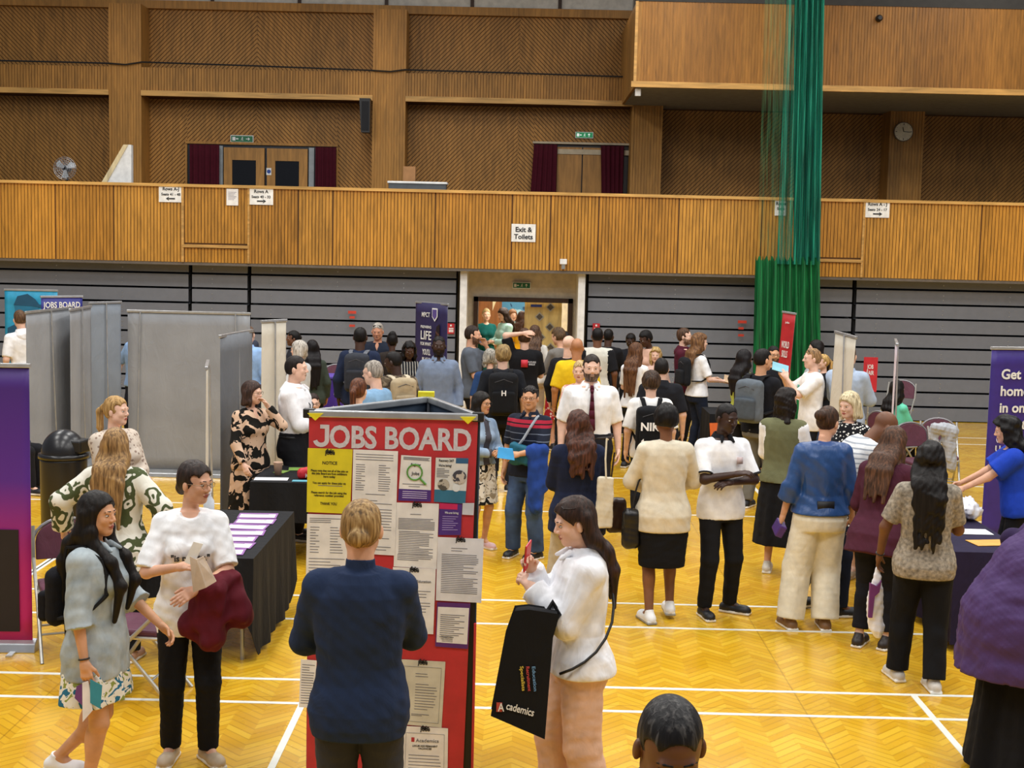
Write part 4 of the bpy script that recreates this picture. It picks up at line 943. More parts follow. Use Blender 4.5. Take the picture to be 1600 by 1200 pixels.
                if fr_:
                    ti = (dict(top[4]).get('inf', .016) if top and len(top) > 4 else .016); fy_ = lambda z: np.interp(z, TZ, TF[sex])*(1+(b-1)*1.3)+ti+.040*math.exp(-((z-1.25)/.08)**2)+.006; a0 = hi_((s*.080, .035, 1.475)); a1 = hi_((s*.082, fy_(1.38)-.01, 1.39)); a2 = hi_((s*.080, fy_(1.26), 1.26)); a3 = hi_((s*.072, fy_(1.10)+.01, 1.50-fr_)); gz.add(cap(q1, a0, .026, .030), .03); gz.add(cap(a0, a1, .030, .032), .03); gz.add(cap(a1, a2, .032, .030), .03); gz.add(cap(a2, a3, .030, .013), .03)
        if st == 'pony':
            k0 = hb(ho.get('at', (0, -.115, .03))); gz.add(ell(k0, (.03, .03, .03)), .015); k1 = k0+hb((0, -.045, -.04)); k2 = k1+hb((0, -.0, -down*.6)); gz.add(cap(k0, k1, .026, .032), .01); gz.add(cap(k1, k2, .032*vol, .028*vol), .01); gz.add(cap(k2, k2+hb((0, .02, -down*.4)), .028*vol, .008), .01)
        if st == 'bun' or ho.get('bun'):
            k0 = hb(ho.get('at', (0, -.112, .01))); rr = ho.get('br', .04); gz.add(ell(k0, (rr*1.1, rr*.8, rr)), .012)
        am = {'curly': .013, 'afro': .008, 'mop': .009, 'dreads': .012}.get(st, .0035); fz_ = 45 if st in ('curly', 'afro', 'dreads') else 60
        Pn = gz.P(); an = (Pn[0], Pn[1], Pn[2]*(.16 if st not in ('curly', 'afro', 'mop') else .8))
        if st not in ('buzz', 'thin'): gz.V = (gz.V+am*ncos(an, seed+9, fz_)+am*.5*ncos(an, seed+10, fz_*2)).astype(np.float32)
        v, q_ = gz.mesh(); geo('hair' if st != 'hijab' else 'headscarf', [(tf(v, HM), q_, 0)], hm if st != 'hijab' else fabric(hc), S, root)
    # ---- small things worn
    SM = Matrix.Diagonal((S, S, S, 1))
    def worn(mb, name, m_, M, par=None):
        o = mb.build(name, m_, par or root, True)
        if par is None: o.matrix_local = SM @ M
        return o
    for a in acc:
        k = a[0]
        if k == 'glasses' or k == 'shades':
            mb = MB(); up = .0 if k == 'glasses' else .085; yy = .098 if k == 'glasses' else .052
            for s in (-1, 1):
                mb.tube([(s*.032+.022*math.cos(i*math.pi/7), yy-.002*abs(math.cos(i*math.pi/7)), up+.003+.016*math.sin(i*math.pi/7)) for i in range(14)], .0017 if k == 'glasses' else .003, 5, closed=True)
                mb.tube([(s*.054, yy-.004, up+.008), (s*.075, yy-.03, up+.008), (s*.079, -.01, up+.002)], .0018, 5)
            mb.tube([(-.011, yy, up+.006), (.011, yy, up+.006)], .002, 5)
            o = worn(mb, 'glasses' if k == 'glasses' else 'sunglasses', mat(a[1] if len(a) > 1 else '#2a2422', .3, name='frame'), HM)
            if k == 'shades':
                ml = MB()
                for s in (-1, 1): ml.prism([(s*.032+.021*math.cos(i*math.pi/6), yy+.001, up+.003+.015*math.sin(i*math.pi/6)) for i in range(12)], (0, -.002, 0))
                worn(ml, 'lens', mat('#101216', .08, name='lens'), HM, o)
        elif k == 'tie':
            fy = lambda z: np.interp(z, TZ, TF[sex])*(1+(b-1)*1.3)+.030
            mb = MB(); zs_ = [1.482, 1.445, 1.41, 1.34, 1.26, 1.18, 1.08, 1.04]; ws = [.014, .020, .013, .018, .024, .030, .036, .004]
            L0 = [(-w_, fy(z)+.012, z) for z, w_ in zip(zs_, ws)]; R0 = [(w_, fy(z)+.012, z) for z, w_ in zip(zs_, ws)]
            for i in range(7): mb.prism([L0[i], L0[i+1], R0[i+1], R0[i]], (0, .006, 0))
            worn(mb, 'tie', fabric(a[1]), TM)
        elif k == 'lanyard':
            fy = lambda z: np.interp(z, TZ, TF[sex])*(1+(b-1)*1.3)+.034
            mb = MB()
            for s in (-1, 1): mb.tube([(s*.055, -.02, 1.475), (s*.06, .07, 1.43), (s*.045, fy(1.3), 1.3), (s*.008, fy(1.12)+.004, 1.12)], .005, 5)
            worn(mb, 'lanyard', mat(a[1], .7), TM)
            worn(MB().box((-.035, fy(1.1), 1.03), (.035, fy(1.1)+.004, 1.12)), 'badge', WHITE, TM)
        elif k == 'watch':
            s = a[1]; aa, e, w_ = arms[s]; d = (w_-e).normalized(); c_ = w_-d*.02; u = d.orthogonal().normalized(); v_ = d.cross(u)
            worn(MB().tube([c_+(u*math.cos(i*math.pi/6)+v_*math.sin(i*math.pi/6))*.028 for i in range(12)], .005, 5, closed=True), 'wristband', mat(a[2], .5), Matrix.Identity(4))
        elif k == 'cuffs':
            for s in (-1, 1):
                aa, e, w_ = arms[s]; t = a[2]; c_ = aa.lerp(e, t); u = (e-aa).normalized().orthogonal().normalized(); v_ = (e-aa).normalized().cross(u); rr = (.050-.010*t)*af+.026
                worn(MB().tube([c_+(u*math.cos(i*math.pi/10)+v_*math.sin(i*math.pi/10))*rr for i in range(20)], .008, 6, closed=True), 'cuff', mat(a[1], .8), Matrix.Identity(4))
        elif k == 'belt':
            mb = MB(); pts = []
            for i in range(24):
                an = i*math.pi/12; A_ = np.interp(1.0, TZ, TA[sex])*b+.022; B_ = np.interp(1.0, TZ, TF[sex] if math.sin(an) > 0 else TB[sex])*b+.022
                pts.append((A_*math.copysign(abs(math.cos(an))**.85, math.cos(an)), B_*math.copysign(abs(math.sin(an))**.85, math.sin(an)), 1.0))
            mb.tube(pts, .016, 6, closed=True); worn(mb, 'belt', mat(a[1], .5), TM)
        elif k == 'mark':                         # printed mark: text, size, colour, x, z, front/back
            _, s_, fs, cc, x_, z_, fb = a[:7]
            y_ = (np.interp(z_, TZ, TF[sex])*(1+(b-1)*1.3)+.033+(.045*b if sex == 'f' else 0)) if fb > 0 else -(np.interp(z_, TZ, TB[sex])*(1+(b-1)*1.1)+.033)
            M_ = Matrix.Translation((x_, y_, z_)) @ (Matrix.Rotation(math.pi, 4, 'Z') if fb > 0 else Matrix.Identity(4)) @ Matrix.Rotation(math.pi/2, 4, 'X')
            o = text(s_, fs, mat(cc, .6), M_, root, .002, 'print', 'CENTER'); o.matrix_local = SM @ TM @ M_
        elif k == 'patch':
            _, w_, h_, cc, x_, z_, fb = a[:7]; y_ = (np.interp(z_, TZ, TF[sex])*(1+(b-1)*1.3)+.030) if fb > 0 else -(np.interp(z_, TZ, TB[sex])*(1+(b-1)*1.1)+.030)
            worn(MB().box((x_-w_/2, y_-(.003 if fb > 0 else .016), z_-h_/2), (x_+w_/2, y_+.003, z_+h_/2)), 'patch', mat(cc, .6), TM)
    pass
    W = Matrix.Translation(loc) @ Matrix.Rotation(rz, 4, 'Z') @ SM
    return dict(root=root, W=W, TM=W @ TM, HM=W @ HM, arms={s: [W @ p for p in arms[s]] for s in arms}, b=b, sex=sex, S=S, loc=loc, LG={s: [W @ p for p in LG[s][:3]] for s in LG}, sp=sp)
def sdf_obj(name, prims, c, m_, M, parent=None, k=.02, wr=0., seed=1, cuts=(), S=1.):
    """one mesh from blended prims in the frame M (4x4 to world or to the parent)"""
    lo = np.min([p[1] for p in prims], 0)-.04; hi = np.max([p[2] for p in prims], 0)+.04; g = Grid(lo, hi, c)
    for p in prims: g.add(p, k)
    for p in cuts: g.cut(p)
    if wr: P_ = g.P(); g.V = (g.V+wr*ncos(P_, seed, 26)+wr*.7*ncos(P_, seed+1, 70)).astype(np.float32)
    v, q = g.mesh(); o = geo(name, [(v, q, 0)], m_, 1., parent); o.matrix_local = M; return o
def backpack(pp, label, colour, pocket=None, w_=.30, h_=.44, d_=.14, zc=1.22, logo=None, strap='#1b1b1d', one=None, group=None, xo=0., rot=0, inf_=.026):
    """carried on the back of person pp"""
    M = pp['TM']; b = pp['b']; back = -(.115*b+.035); c = min(max(1.6/pp['sp'], .006), .014)
    r = bpy.data.objects.new('backpack', None); COL.objects.link(r); r.matrix_world = M @ Matrix.Translation((xo, back, zc)) @ Matrix.Rotation(rot, 4, 'Z'); tag(r, label, 'backpack', group)
    m_ = fabric(colour); I = Matrix.Identity(4)
    sdf_obj('bag_body', [rbox((0, -d_/2, 0), (w_/2, d_/2, h_/2), .06), ell((0, -d_/2, h_*.32), (w_*.44, d_*.5, h_*.2))], c, m_, I, r, .03, .004)
    sdf_obj('front_pocket', [rbox((0, -d_-.015, -h_*.17), (w_*.4, .035, h_*.26), .03)], c, fabric(pocket or colour, sc_=1.3), I, r, .01, .003)
    MB().tube([(-w_*.36, -d_*.75, h_*.18), (-w_*.30, -d_-.0, h_*.30), (0, -d_-.008, h_*.37), (w_*.30, -d_, h_*.30), (w_*.36, -d_*.75, h_*.18)], .004, 5).build('zip', mat('#4a4a4e', .4), r)
    for s in ((1, -1) if one is None else (one,)):
        x = s*.095; sy = back; sx_ = pp['sex']; fr = lambda z: np.interp(z, TZ, TF[sx_])*(1+(b-1)*1.3)+inf_+(.035*math.exp(-((z-1.26)/.07)**2) if sx_ == 'f' else 0); sd = lambda z: np.interp(z, TZ, TA[sx_])*(1+(b-1)*.8)+inf_
        yx = lambda z, x_: fr(z)*max(1-(abs(x_)/sd(z))**2.35, .05)**(1/2.35)
        pts = [(x*.7, -.01, h_*.42), (x, .035, 1.452-zc+inf_*.5), (x*1.05, -sy-.01, 1.462-zc+inf_*.5), (x*1.05, yx(1.40, x*1.05)-sy, 1.41-zc), (x*1.1, yx(1.33, x*1.1)-sy, 1.33-zc), (x*1.2, yx(1.22, x*1.2)-sy, 1.22-zc), (s*sd(1.14)*.93, fr(1.14)*.5-sy, 1.14-zc), (s*sd(1.10), -sy-.02, 1.10-zc), (x*1.4, -.0, -h_*.3)]
        mb = MB(); P_ = [Vector(p) for p in pts]
        Q = []
        for i in range(len(P_)-1):
            for t in (0, .5): Q.append(P_[i].lerp(P_[i+1], t))
        Q.append(P_[-1])
        for i in range(len(Q)-1):
            a, e = Q[i], Q[i+1]; wv = Vector((.024, 0, 0)); up = (e-a).cross(wv).normalized()*.007
            mb.prism([a-wv-up, a+wv-up, e+wv-up, e-wv-up], up*2)
        mb.build('strap', fabric(strap), r, False)
    if logo:
        for (s_, fs, x_, z_, cc) in logo:
            if s_ == 'NIKE':
                sw_ = [(-.115, -.165), (-.10, -.195), (-.06, -.205), (0, -.188), (.135, -.115), (0, -.165), (-.05, -.172), (-.085, -.165), (-.09, -.14)]
                MB().prism([(a*1.05+x_, -d_-.054, z_+.05+c_*1.0) for a, c_ in sw_], (0, -.003, 0)).build('logo', mat(cc, .5), r)
            text(s_, fs, mat(cc, .5), Matrix.Translation((x_, -d_-.056, z_)) @ Matrix.Rotation(math.pi/2, 4, 'X'), r, fs*.03, 'logo', 'CENTER')
    return r
# ================================================================ THE PEOPLE
def tee(c, hem=.84, slv=.42, nm='t_shirt', **o): return (nm, c if not isinstance(c, str) else fabric(c), hem, slv, o)
def shirt(c, hem=.84, slv=.97, nm='shirt', **o): o.setdefault('flap', 1); return tee(c, hem, slv, nm, **o)
def jack(c, hem=.82, slv=.97, nm='jacket', **o): o.setdefault('inf', .026); return tee(c, hem, slv, nm, **o)
def tr(c='#15151a', **o): return ('trousers', c if not isinstance(c, str) else fabric(c), o)
def sk_(c, **o): return ('skirt', c if not isinstance(c, str) else fabric(c), o)
DENIM = fabric('#2c3a55', 'fade', '#4a6288', sc_=.4); DENL = fabric('#93a0a8', 'fade', '#b9c3c6', sc_=.8)
WH, BLK = '#eeeef0', '#131317'
# --- nearest people
p_denim = person(150, 768, 1.60, 78, 'young woman in a pale denim jacket and floral dress, long black hair over her chest', 'f', b=1.06, sk=2, hair=('long', '#17120f', {'len': .50, 'hl': .076, 'front': {1: .44, -1: .40}}),
    top=jack(DENL, .74, .62, inf=.034, flare=.02, cuff=.016, flap=1, wr=.009), bot=sk_(fabric('#e9e6da', 'blotch', '#2c6e8e', '#8f9a4a', 1.6), hem=.60, flare=.05, fold=.012), shoe=WH, R_=((.24, .06, .82), (.5, -1, 0)), L_=((.18, .30, .98), (.5, -1, -.4)), hy=-6, legs={1: (.06, -.04, 0), -1: (-.08, -.30, 0, .10)}, acc=(('watch', 1, '#1a1a1c'),), curl=.7)
p_tee = person(305, 719, 1.68, 14, 'young woman in a white t-shirt with a small slogan, round glasses and black trousers', 'f', b=1.0, sk=1, hair=('bun', '#2b201c', {'hl': .072, 't': .013, 'at': (0, -.090, -.045), 'br': .045}),
    top=tee('#f0f0f2', .76, .46, inf=.026, flare=.012, scoop=.035, wr=.008), bot=tr('#131316', end=.012), shoe='#b9a58a', R_=((.06, .25, 1.20), (.8, -.1, -1)), L_=((.02, .27, 1.07), (.9, -.1, -.6)), hy=48, hp=6, legs={1: (.11, -.02, -14), -1: (-.10, .04, 22)},
    acc=(('glasses', '#9a7f62'), ('mark', '"is pretty."', .05, '#2a2a2a', .0, 1.215, 1)), curl=.35)
p_man = person(565, 779, 1.80, 180, 'blond man with a low bun seen from behind in a navy jumper, arms folded', 'm', b=1.02, sk=1, hair=('bun', '#8d6d42', '#b99b6a', {'at': (0, -.110, -.018), 'br': .042, 'zc': -.02}),
    top=tee('#1f2d49', .77, 1., 'jumper', collar=.095, inf=.024, flare=.02, wr=.007), bot=tr('#34363d', inf=.02), R_='cross', L_='cross2')
p_phone = person(893, 777, 1.68, -80, 'woman in a white denim jacket and peach trousers looking down at her phone', 'f', b=1.06, sk=0, hair=('long', '#2f1f18', {'len': .27, 'vol': .8, 'sides': 0, 'hl': .078}),
    top=jack('#e9eaee', .86, 1., inf=.034, flare=.03, flap=1, wr=.009, cuff=.014), bot=tr('#d8b29a', inf=.022, end=.035, knee=.02), R_=((.03, .25, 1.37), (.3, -.2, -1)), L_=((.03, .25, 1.29), (.4, -.3, -1)), hp=14, hy=4, acc=(('shades',),), legs={1: (.10, .05, 0), -1: (-.10, -.12, 0)}, curl=.9)
p_head = person(1055, 1098, 1.80, 6, 'man with very short greying black hair at the bottom edge, only his head showing', 'm', b=1.05, sk=4, hair=('buzz', '#1d1b1c', '#55524f', {'hl': .074}), top=shirt('#35373d', .84), bot=tr(), hp=24)
# hijab woman at the right edge
p_hij = person(1640, 752, 1.66, 135, 'woman in a purple headscarf cape over a long black skirt at the right edge', 'f', b=1.3, lean=12, sk=3, hair=('hijab', '#3d2a55'), top=tee('#2c1e40', .84, 1.), bot=sk_('#0e0e12', hem=.04, flare=.12, fold=.02), R_='mid', L_='mid')
o = sdf_obj('cape', [cap((.19, .0, 1.36), (.07, 0, 1.14), .15, .27), cap((.07, 0, 1.14), (-.0, 0, .88), .27, .35), cap((-.0, 0, .88), (-.01, 0, .60), .35, .375, True)], .011, fabric('#46305f', rough=.7), Matrix.Identity(4), p_hij['root'], .06, .010, 5)
o.matrix_local = Matrix.Rotation(-p_hij['root'].rotation_euler.z, 4, 'Z')
# --- right half, middle distance
p_grey = person(1455, 688, 1.66, 168, 'woman in a mottled grey t-shirt with long wavy black hair and black trousers', 'f', b=1.22, sk=4, hair=('curly', '#15110f', {'len': .46, 't': .014, 'vol': 1.1}), top=tee(fabric('#8c8375', 'heather'), .80, .40, inf=.022, flare=.01), bot=tr('#0f0f12', inf=.02, end=.02),
    shoe='#c9c4bc', L_=((.30, .10, .90), (.6, -.6, 0)), R_='fwd', hy=-12, legs={-1: (-.14, .10, 20), 1: (.10, -.10, 12)}, acc=(('watch', -1, '#17171a'),))
p_burg = person(1402, 667, 1.65, 142, 'woman with long brown hair in a loose burgundy top bending to the table', 'f', b=1.12, sk=0, hair=('long', '#4a3224', {'len': .34, 'fringe': 1, 'vol': 1.05, 'front': {1: .1}}), top=tee('#4a2030', .74, .97, 'blouse', inf=.030, flare=.03), bot=tr('#16161c', len=.93), shoe='#2a211d', lean=16, R_='fwd', L_='fwd', hy=-14, hp=6)
p_strp = person(1396, 644, 1.80, 98, 'bald man in a white and grey striped shirt leaning far over the table', 'm', b=1.18, sk=4, hair=('bald', '#1c1613'), top=tee(fabric('#dedfdf', 'stripes', '#9aa0a8', None, 1.5), .84, .97, 'shirt', inf=.028), bot=tr('#141b2c', inf=.016), shoe='#16161a', lean=38, R_='table', L_='table', legs={1: (.12, .1, 0), -1: (-.14, -.16, 20)})
p_blue = person(1297, 634, 1.73, 184, 'woman in a blue satin blouse and wide cream trousers, back turned, hair in a knot', 'f', b=1.10, sk=1, hair=('bun', '#3a2619', {'at': (-.02, -.115, .03), 'br': .045}), acc=(('patch', .13, .07, '#15161a', 0, 1.0, -1),), top=tee(fabric('#26497f', rough=.4), .92, .72, 'blouse', inf=.034, flare=.015, collar=.05, cuff=.02, wr=.010), bot=tr('#e4decb', wr=.003, inf=.026, end=.045, knee=.028, waist=.96),
    shoe='#7a5a3c', hy=-42, hp=16, R_=((.27, .05, .86), (.6, -1, 0)), L_=((.27, .08, .88), (.6, -1, 0)), legs={-1: (-.20, .0, 10), 1: (.07, -.02, -4)})
p_vest = person(1229, 606, 1.67, 158, 'woman in an olive knitted vest over a white blouse and long black skirt', 'f', b=1.12, sk=1, hair=('curly', '#1c1512', {'len': .16, 'vol': 1.1, 't': .022}), top=tee('#696a4c', .88, .95, 'vest', inf=.032, sleeve=fabric(WH), wr=.006, flare=.0, cuff=.012), bot=sk_('#101014', hem=.28, flare=.06, inf=.012, waist=.92), shoe='#c9c2b4', hy=-34, R_='fwd', L_='mid')
p_polo = person(1138, 629, 1.70, 14, 'man in a white polo shirt with black collar and cuffs, arms crossed, black jeans', 'm', b=1.02, sk=6, hair=('buzz', '#120e0d', {'hl': .072}), top=tee('#f0f0f4', .81, .44, 'polo_shirt', inf=.018, flap=1, flapm=fabric('#15151a')), bot=tr('#141417', end=.012), shoe='#17181c', hp=10, hy=16, R_='cross', L_='cross2',
    legs={1: (.13, .05, -2), -1: (-.13, -.05, 48)}, acc=(('patch', .05, .055, '#c9b5b5', -.09, 1.30, 1), ('cuffs', '#15151a', .86)))
p_cream = person(1042, 632, 1.69, 186, 'woman in a cream jacket, black pencil skirt and white trainers, back turned', 'f', b=1.25, sk='#7d5238', hair=('afro', '#120e0d', {'t': .026}), top=jack('#d6ccb6', .75, .97, inf=.026, flare=.012, collar=.03, wr=.007), bot=sk_('#0f0f13', hem=.46, flare=-.02, fold=.0, inf=.022), shoe='#e8e8e8', sole='#9a9a98', R_=((.12, .26, 1.05), (.9, -.7, -.3)), L_=((.12, .26, 1.05), (.9, -.7, -.3)), legs={-1: (-.10, -.06, 12), 1: (.10, .10, -4, .03)})
p_navy = person(905, 642, 1.60, 190, 'woman in a navy blazer with shoulder-length brown hair, cream tote on her shoulder', 'f', b=1.26, sk=0, hair=('curly', '#45291f', {'len': .26, 'vol': 1.15, 't': .022}), top=jack('#171f38', .72, .97, inf=.034, flare=.03), bot=tr('#b7ab94', inf=.02, end=.03), shoe='#4a3528', R_='hold', L_='mid', hy=10, legs={-1: (-.16, .14, 8), 1: (.16, -.22, 0, .12)})
p_tie = person(925, 553, 1.85, 2, 'tall bearded man in a white short-sleeved shirt and dark red tie', 'm', b=1.20, sk=0, hair=('short', '#2a201a'), beard='#241a15', top=shirt('#efeff0', 1.0, .46, inf=.022, wr=.007, fz=.9), bot=tr('#1b1b21', inf=.030, waist=1.04), acc=(('tie', '#4a1626'), ('belt', '#241a16')), R_='down', L_='down', hp=3)
p_band = person(829, 602, 1.60, -24, 'man in a navy polo shirt with red chest stripes and jeans, sunglasses on his head', 'm', b=1.08, sk=2, hair=('short', '#1a1513'), top=shirt(fabric('#1c2130', 'bands', '#a8263c', '#6d7688'), .84, .44, 'polo_shirt', inf=.022), bot=tr(DENIM, inf=.022, end=.02), shoe='#1b1c20', R_='down', L_=((.02, .30, 1.10), (.9, -.4, -.5)), hy=14, acc=(('glasses', '#2a2a2a'), ('shades',)), legs={1: (.14, .02, 0), -1: (-.13, .04, -20)})
p_djk = person(752, 612, 1.50, 36, 'young woman in glasses, short blue denim jacket and black and white floral skirt', 'f', b=1.0, sk=2, hair=('long', '#17120f', {'len': .2, 'vol': .85, 'cover': 0}), top=jack(fabric('#7f97b4', 'fade', '#a4b7cc', sc_=.5), .96, .97, flap=1, inf=.024, inner=fabric('#4a4850')), bot=sk_(fabric('#e6e2d8', 'blotch', '#1e1e20', '#a59a86', 1.3), hem=.52, flare=.05, waist=1.03), shoe='#d8b3b3', L_='hold', R_='mid', hy=20, acc=(('glasses',),))
# --- left group
p_green = person(180, 669, 1.60, 178, 'woman with long blonde hair in a white jacket with green scroll pattern, back turned', 'f', b=1.30, sk=0, hair=('long', '#8a6a45', '#b4925f', {'len': .42, 'vol': 1.15}), top=jack(fabric('#dedcd0', 'scroll', '#4a5334', sc_=1.2), .72, .97, inf=.036, flare=.06, cuff=.02), bot=tr('#101014', inf=.02), shoe='#b98f78', R_=((.32, .12, 1.0), (.7, -.6, 0)), L_=((.40, .02, 1.0), (.6, -.5, 0)), hy=-6)
p_blond = person(180, 618, 1.65, 58, 'woman with blonde ponytail in a cream speckled jumper behind the seated area', 'f', b=1.36, sk=0, hair=('pony', '#a8834f', '#caa872', {'len': .22}), top=tee(fabric('#c9bcae', 'dots', '#8f7c70', None, .8), .84, .97, 'jumper', inf=.028, scoop=.02), bot=tr('#20232c'), R_='mid', L_='mid', hy=16)
p_leop = person(393, 595, 1.56, 48, 'woman in a black and beige leaf-print dress touching her glasses beside the table', 'f', b=1.18, sk=0, hair=('bob', '#3a2a24', {'len': .09}), top=tee(fabric('#15130f', 'blotch', '#d0b096', None, 1.0), .84, .97, 'dress', inf=.020, vneck=.08), bot=sk_(fabric('#15130f', 'blotch', '#d0b096', None, 1.0), hem=.22, flare=.06), L_=((.09, .17, 1.50), (.6, .4, -1)), R_=((.24, .20, .92), (.5, -.6, 0)), hy=24, acc=(('glasses', '#6d5b4c'), ('watch', -1, '#2a1c18')))
p_wsh = person(462, 555, 1.78, 82, 'man in a white shirt with dark lanyard and black trousers standing side-on', 'm', b=1.12, sk=0, hair=('short', '#1e1714'), top=shirt('#ececef', 1.0, .97, inf=.026, wr=.008, fz=.9), bot=tr('#17171c', inf=.034, waist=1.04), R_='mid', L_='hold', acc=(('lanyard', '#17171c'), ('belt', '#17171a')))
p_seat = person(489, 614, 1.60, 20, 'young woman with dark hair and glasses sitting behind the red board', 'f', sk=0, hair=('pony', '#2a1c18', {'len': .1}), top=tee('#2c2f3a', .84, .97, 'jumper'), bot=tr(), sit=True, R_='lap', L_='lap', acc=(('glasses',),))
p_lman = person(30, 484, 1.82, 215, 'man in a white polo shirt at the left edge beside the grey banner backs', 'm', b=1.1, sk=0, hair=('short', '#5a4330'), top=shirt(WH, 1.0, .44, 'polo_shirt'), bot=tr('#1a1b22', inf=.034, waist=1.04), R_='down', side=-5)
p_lsit = person(-2, 588, 1.70, 80, 'person in a dark blue denim shirt sitting behind the purple banner, arm showing', 'm', b=1.1, sk=0, hair=('short', '#2a1f1a'), top=shirt('#2b3350', .86), bot=tr(), sit=True, R_='lap', L_='lap')
p_hidb = person(216, 499, 1.78, -30, 'person in a light blue shirt hidden behind the large grey banner, elbow showing', 'm', b=1.1, sk=0, hair=('short', '#3a2c22'), top=shirt('#8fb0dc', .88, .46), bot=tr('#1a1c26'), R_=((.26, .12, .98), (1, -.6, 0)), L_='down')
p_m1 = person(380, 497, 1.78, 35, 'dark-haired bearded man partly hidden behind the right edge of the large grey banner', 'm', sk=7, hair=('short', '#1c1613'), beard='#1c1613', top=shirt('#3a3f4c'), bot=tr())
p_m2 = person(388, 508, 1.74, 170, 'man in a pale blue shirt seen from behind between the grey and cream banners', 'm', b=1.12, sk=0, hair=('buzz', '#5a4638'), top=shirt('#93b4e0', .86, .97, inf=.026), bot=tr('#20242f'))
p_tab = person(459, 516, 1.60, -70, 'dark-haired woman looking left near the cream banner, behind the grey-haired woman', 'f', sk=4, hair=('bun', '#15110f'), top=tee('#2a2a30', .84, .97, 'jumper'), bot=tr())
p_silv = person(468, 532, 1.66, -110, 'woman with short silver hair holding a purple folder, back to the grey bleachers', 'f', sk=0, hair=('bob', '#b4aca2', '#d8d2c8', {'len': .04}), top=jack('#cfd0d0', .84, .97), bot=tr('#20242f'), R_='fwd', L_='fwd')
p_lhr = person(488, 531, 1.56, 200, 'woman with long straight black hair and a dark green jacket, seen from behind', 'f', sk=3, hair=('long', '#141012', {'len': .45}), top=jack('#3a4238', .80, .97), bot=tr())
p_bp1 = person(563, 510, 1.82, 178, 'man in a navy top with a charcoal backpack facing the bleachers', 'm', b=1.12, sk=5, hair=('buzz', '#120e0d'), top=jack('#1d2740', .82, .97), bot=tr())
p_gry = person(590, 504, 1.74, -2, 'grey-haired man in a dark jacket facing us, glasses pushed up on his hair', 'm', b=1.05, sk=7, hair=('short', '#a29a90', '#cfc8be'), top=jack('#1d2433', .82, .97, vneck=.08), bot=tr(), R_='mid', L_='mid', hp=12, acc=(('shades',),))
p_bun = person(613, 519, 1.64, 190, 'woman with a high black bun seen from behind beside the tall dark banner', 'f', sk=5, hair=('bun', '#120e0d', {'at': (0, -.06, .1), 'br': .05}), top=jack('#2b2420', .82, .97), bot=tr())
p_frn = person(640, 534, 1.60, 12, 'black woman with wavy black hair facing us in a dark striped coat', 'f', sk=5, hair=('curly', '#120e0d', {'len': .2}), top=jack(fabric('#191a20', 'vlines', '#a9a49a', None, .7), .8, .97), bot=tr(), hp=14, R_='hold', L_='hold')
p_camo = person(612, 548, 1.70, 205, 'man in a camouflage shirt with a beige backpack bending his head left', 'm', b=1.05, sk=6, hair=('buzz', '#120e0d'), top=jack(fabric('#5c5040', 'blotch', '#3a3026', '#857763', 1.4), .82, .97), bot=tr(), hy=50, hp=14)
p_lbt = person(582, 562, 1.74, -112, 'balding grey-haired man in a light blue t-shirt looking left', 'm', b=1.1, sk=0, hair=('short', '#8f867c', '#b9b2a8', {'t': .006}), top=tee('#7ea2c2', .84, .44, inf=.022), bot=tr('#3a3d46'), hp=8, acc=(('glasses',),))
p_aub = person(560, 590, 1.64, 196, 'woman with auburn ponytail seen from behind, just behind the red board', 'f', sk=0, hair=('pony', '#5a3320', '#7d4c30', {'len': .3}), top=tee('#d8d2cc', .84, .5), bot=tr('#20242f'), hy=-30)
p_shb = person(686, 524, 1.76, 4, 'black man in a light blue-grey shirt and jeans facing us by the tall dark banner', 'm', b=1.12, sk=6, hair=('buzz', '#120e0d'), beard='#120e0d', top=shirt('#76849c', .88, .97, inf=.022), bot=tr(DENIM, inf=.02))
# --- middle, by the doorway
p_gt = person(738, 508, 1.80, 84, 'brown-haired man in a grey t-shirt standing side-on by the white pillar', 'm', b=1.02, sk=1, hair=('short', '#2c1f18'), beard='#2c1f18', top=tee('#565c66', .82, .44, inf=.024), bot=tr(), R_='fwd', L_='face', acc=(('lanyard', '#26262a'),))
p_ua = person(786, 539, 1.72, 184, 'person with tousled blonde hair in a black t-shirt carrying a large black backpack', 'm', b=1.15, sk=0, hair=('mop', '#8c7148', '#b39a68'), top=tee('#15181f', .82, .44, inf=.03), bot=tr('#191a20'))
p_gh2 = person(766, 545, 1.60, 190, 'grey-haired person in a navy top just behind the tousled blonde one', 'f', b=1.1, sk=0, hair=('bob', '#8f8a80', {'len': .02}), top=tee('#25406b', .84, .5), bot=tr())
p_bk = person(820, 513, 1.76, 182, 'person in a black t-shirt with a red square on the back, hand on head', 'm', b=1.1, sk=0, hair=('short', '#4a3426', {'t': .018}), top=tee('#121216', .80, .44, inf=.028), bot=tr(), L_='head', R_='fwd', acc=(('patch', .09, .10, '#c9283a', .0, 1.30, -1), ('mark', 'FUTURE\nSKILLS', .03, '#a8a8ac', .10, 1.31, -1)))
p_teal = person(760, 482, 1.66, 14, 'short-haired blonde woman in a teal dress standing in the doorway', 'f', sk=0, hair=('short', '#b39a6c', '#d8c49a', {'t': .02}), top=tee('#0f5a58', .84, .55, 'dress', inf=.02, scoop=.03), bot=sk_('#0f5a58', hem=.5, flare=.03), L_='mid', R_='mid', Y=26.0)
p_mint = person(785, 481, 1.70, -58, 'woman with long dark hair in a pale mint cardigan in the doorway', 'f', sk=0, hair=('long', '#2a1c18', {'len': .28}), top=jack('#a9cfc6', .72, .97), bot=tr('#8f98a4'), L_='hold', R_='hold', hp=14, Y=25.2)
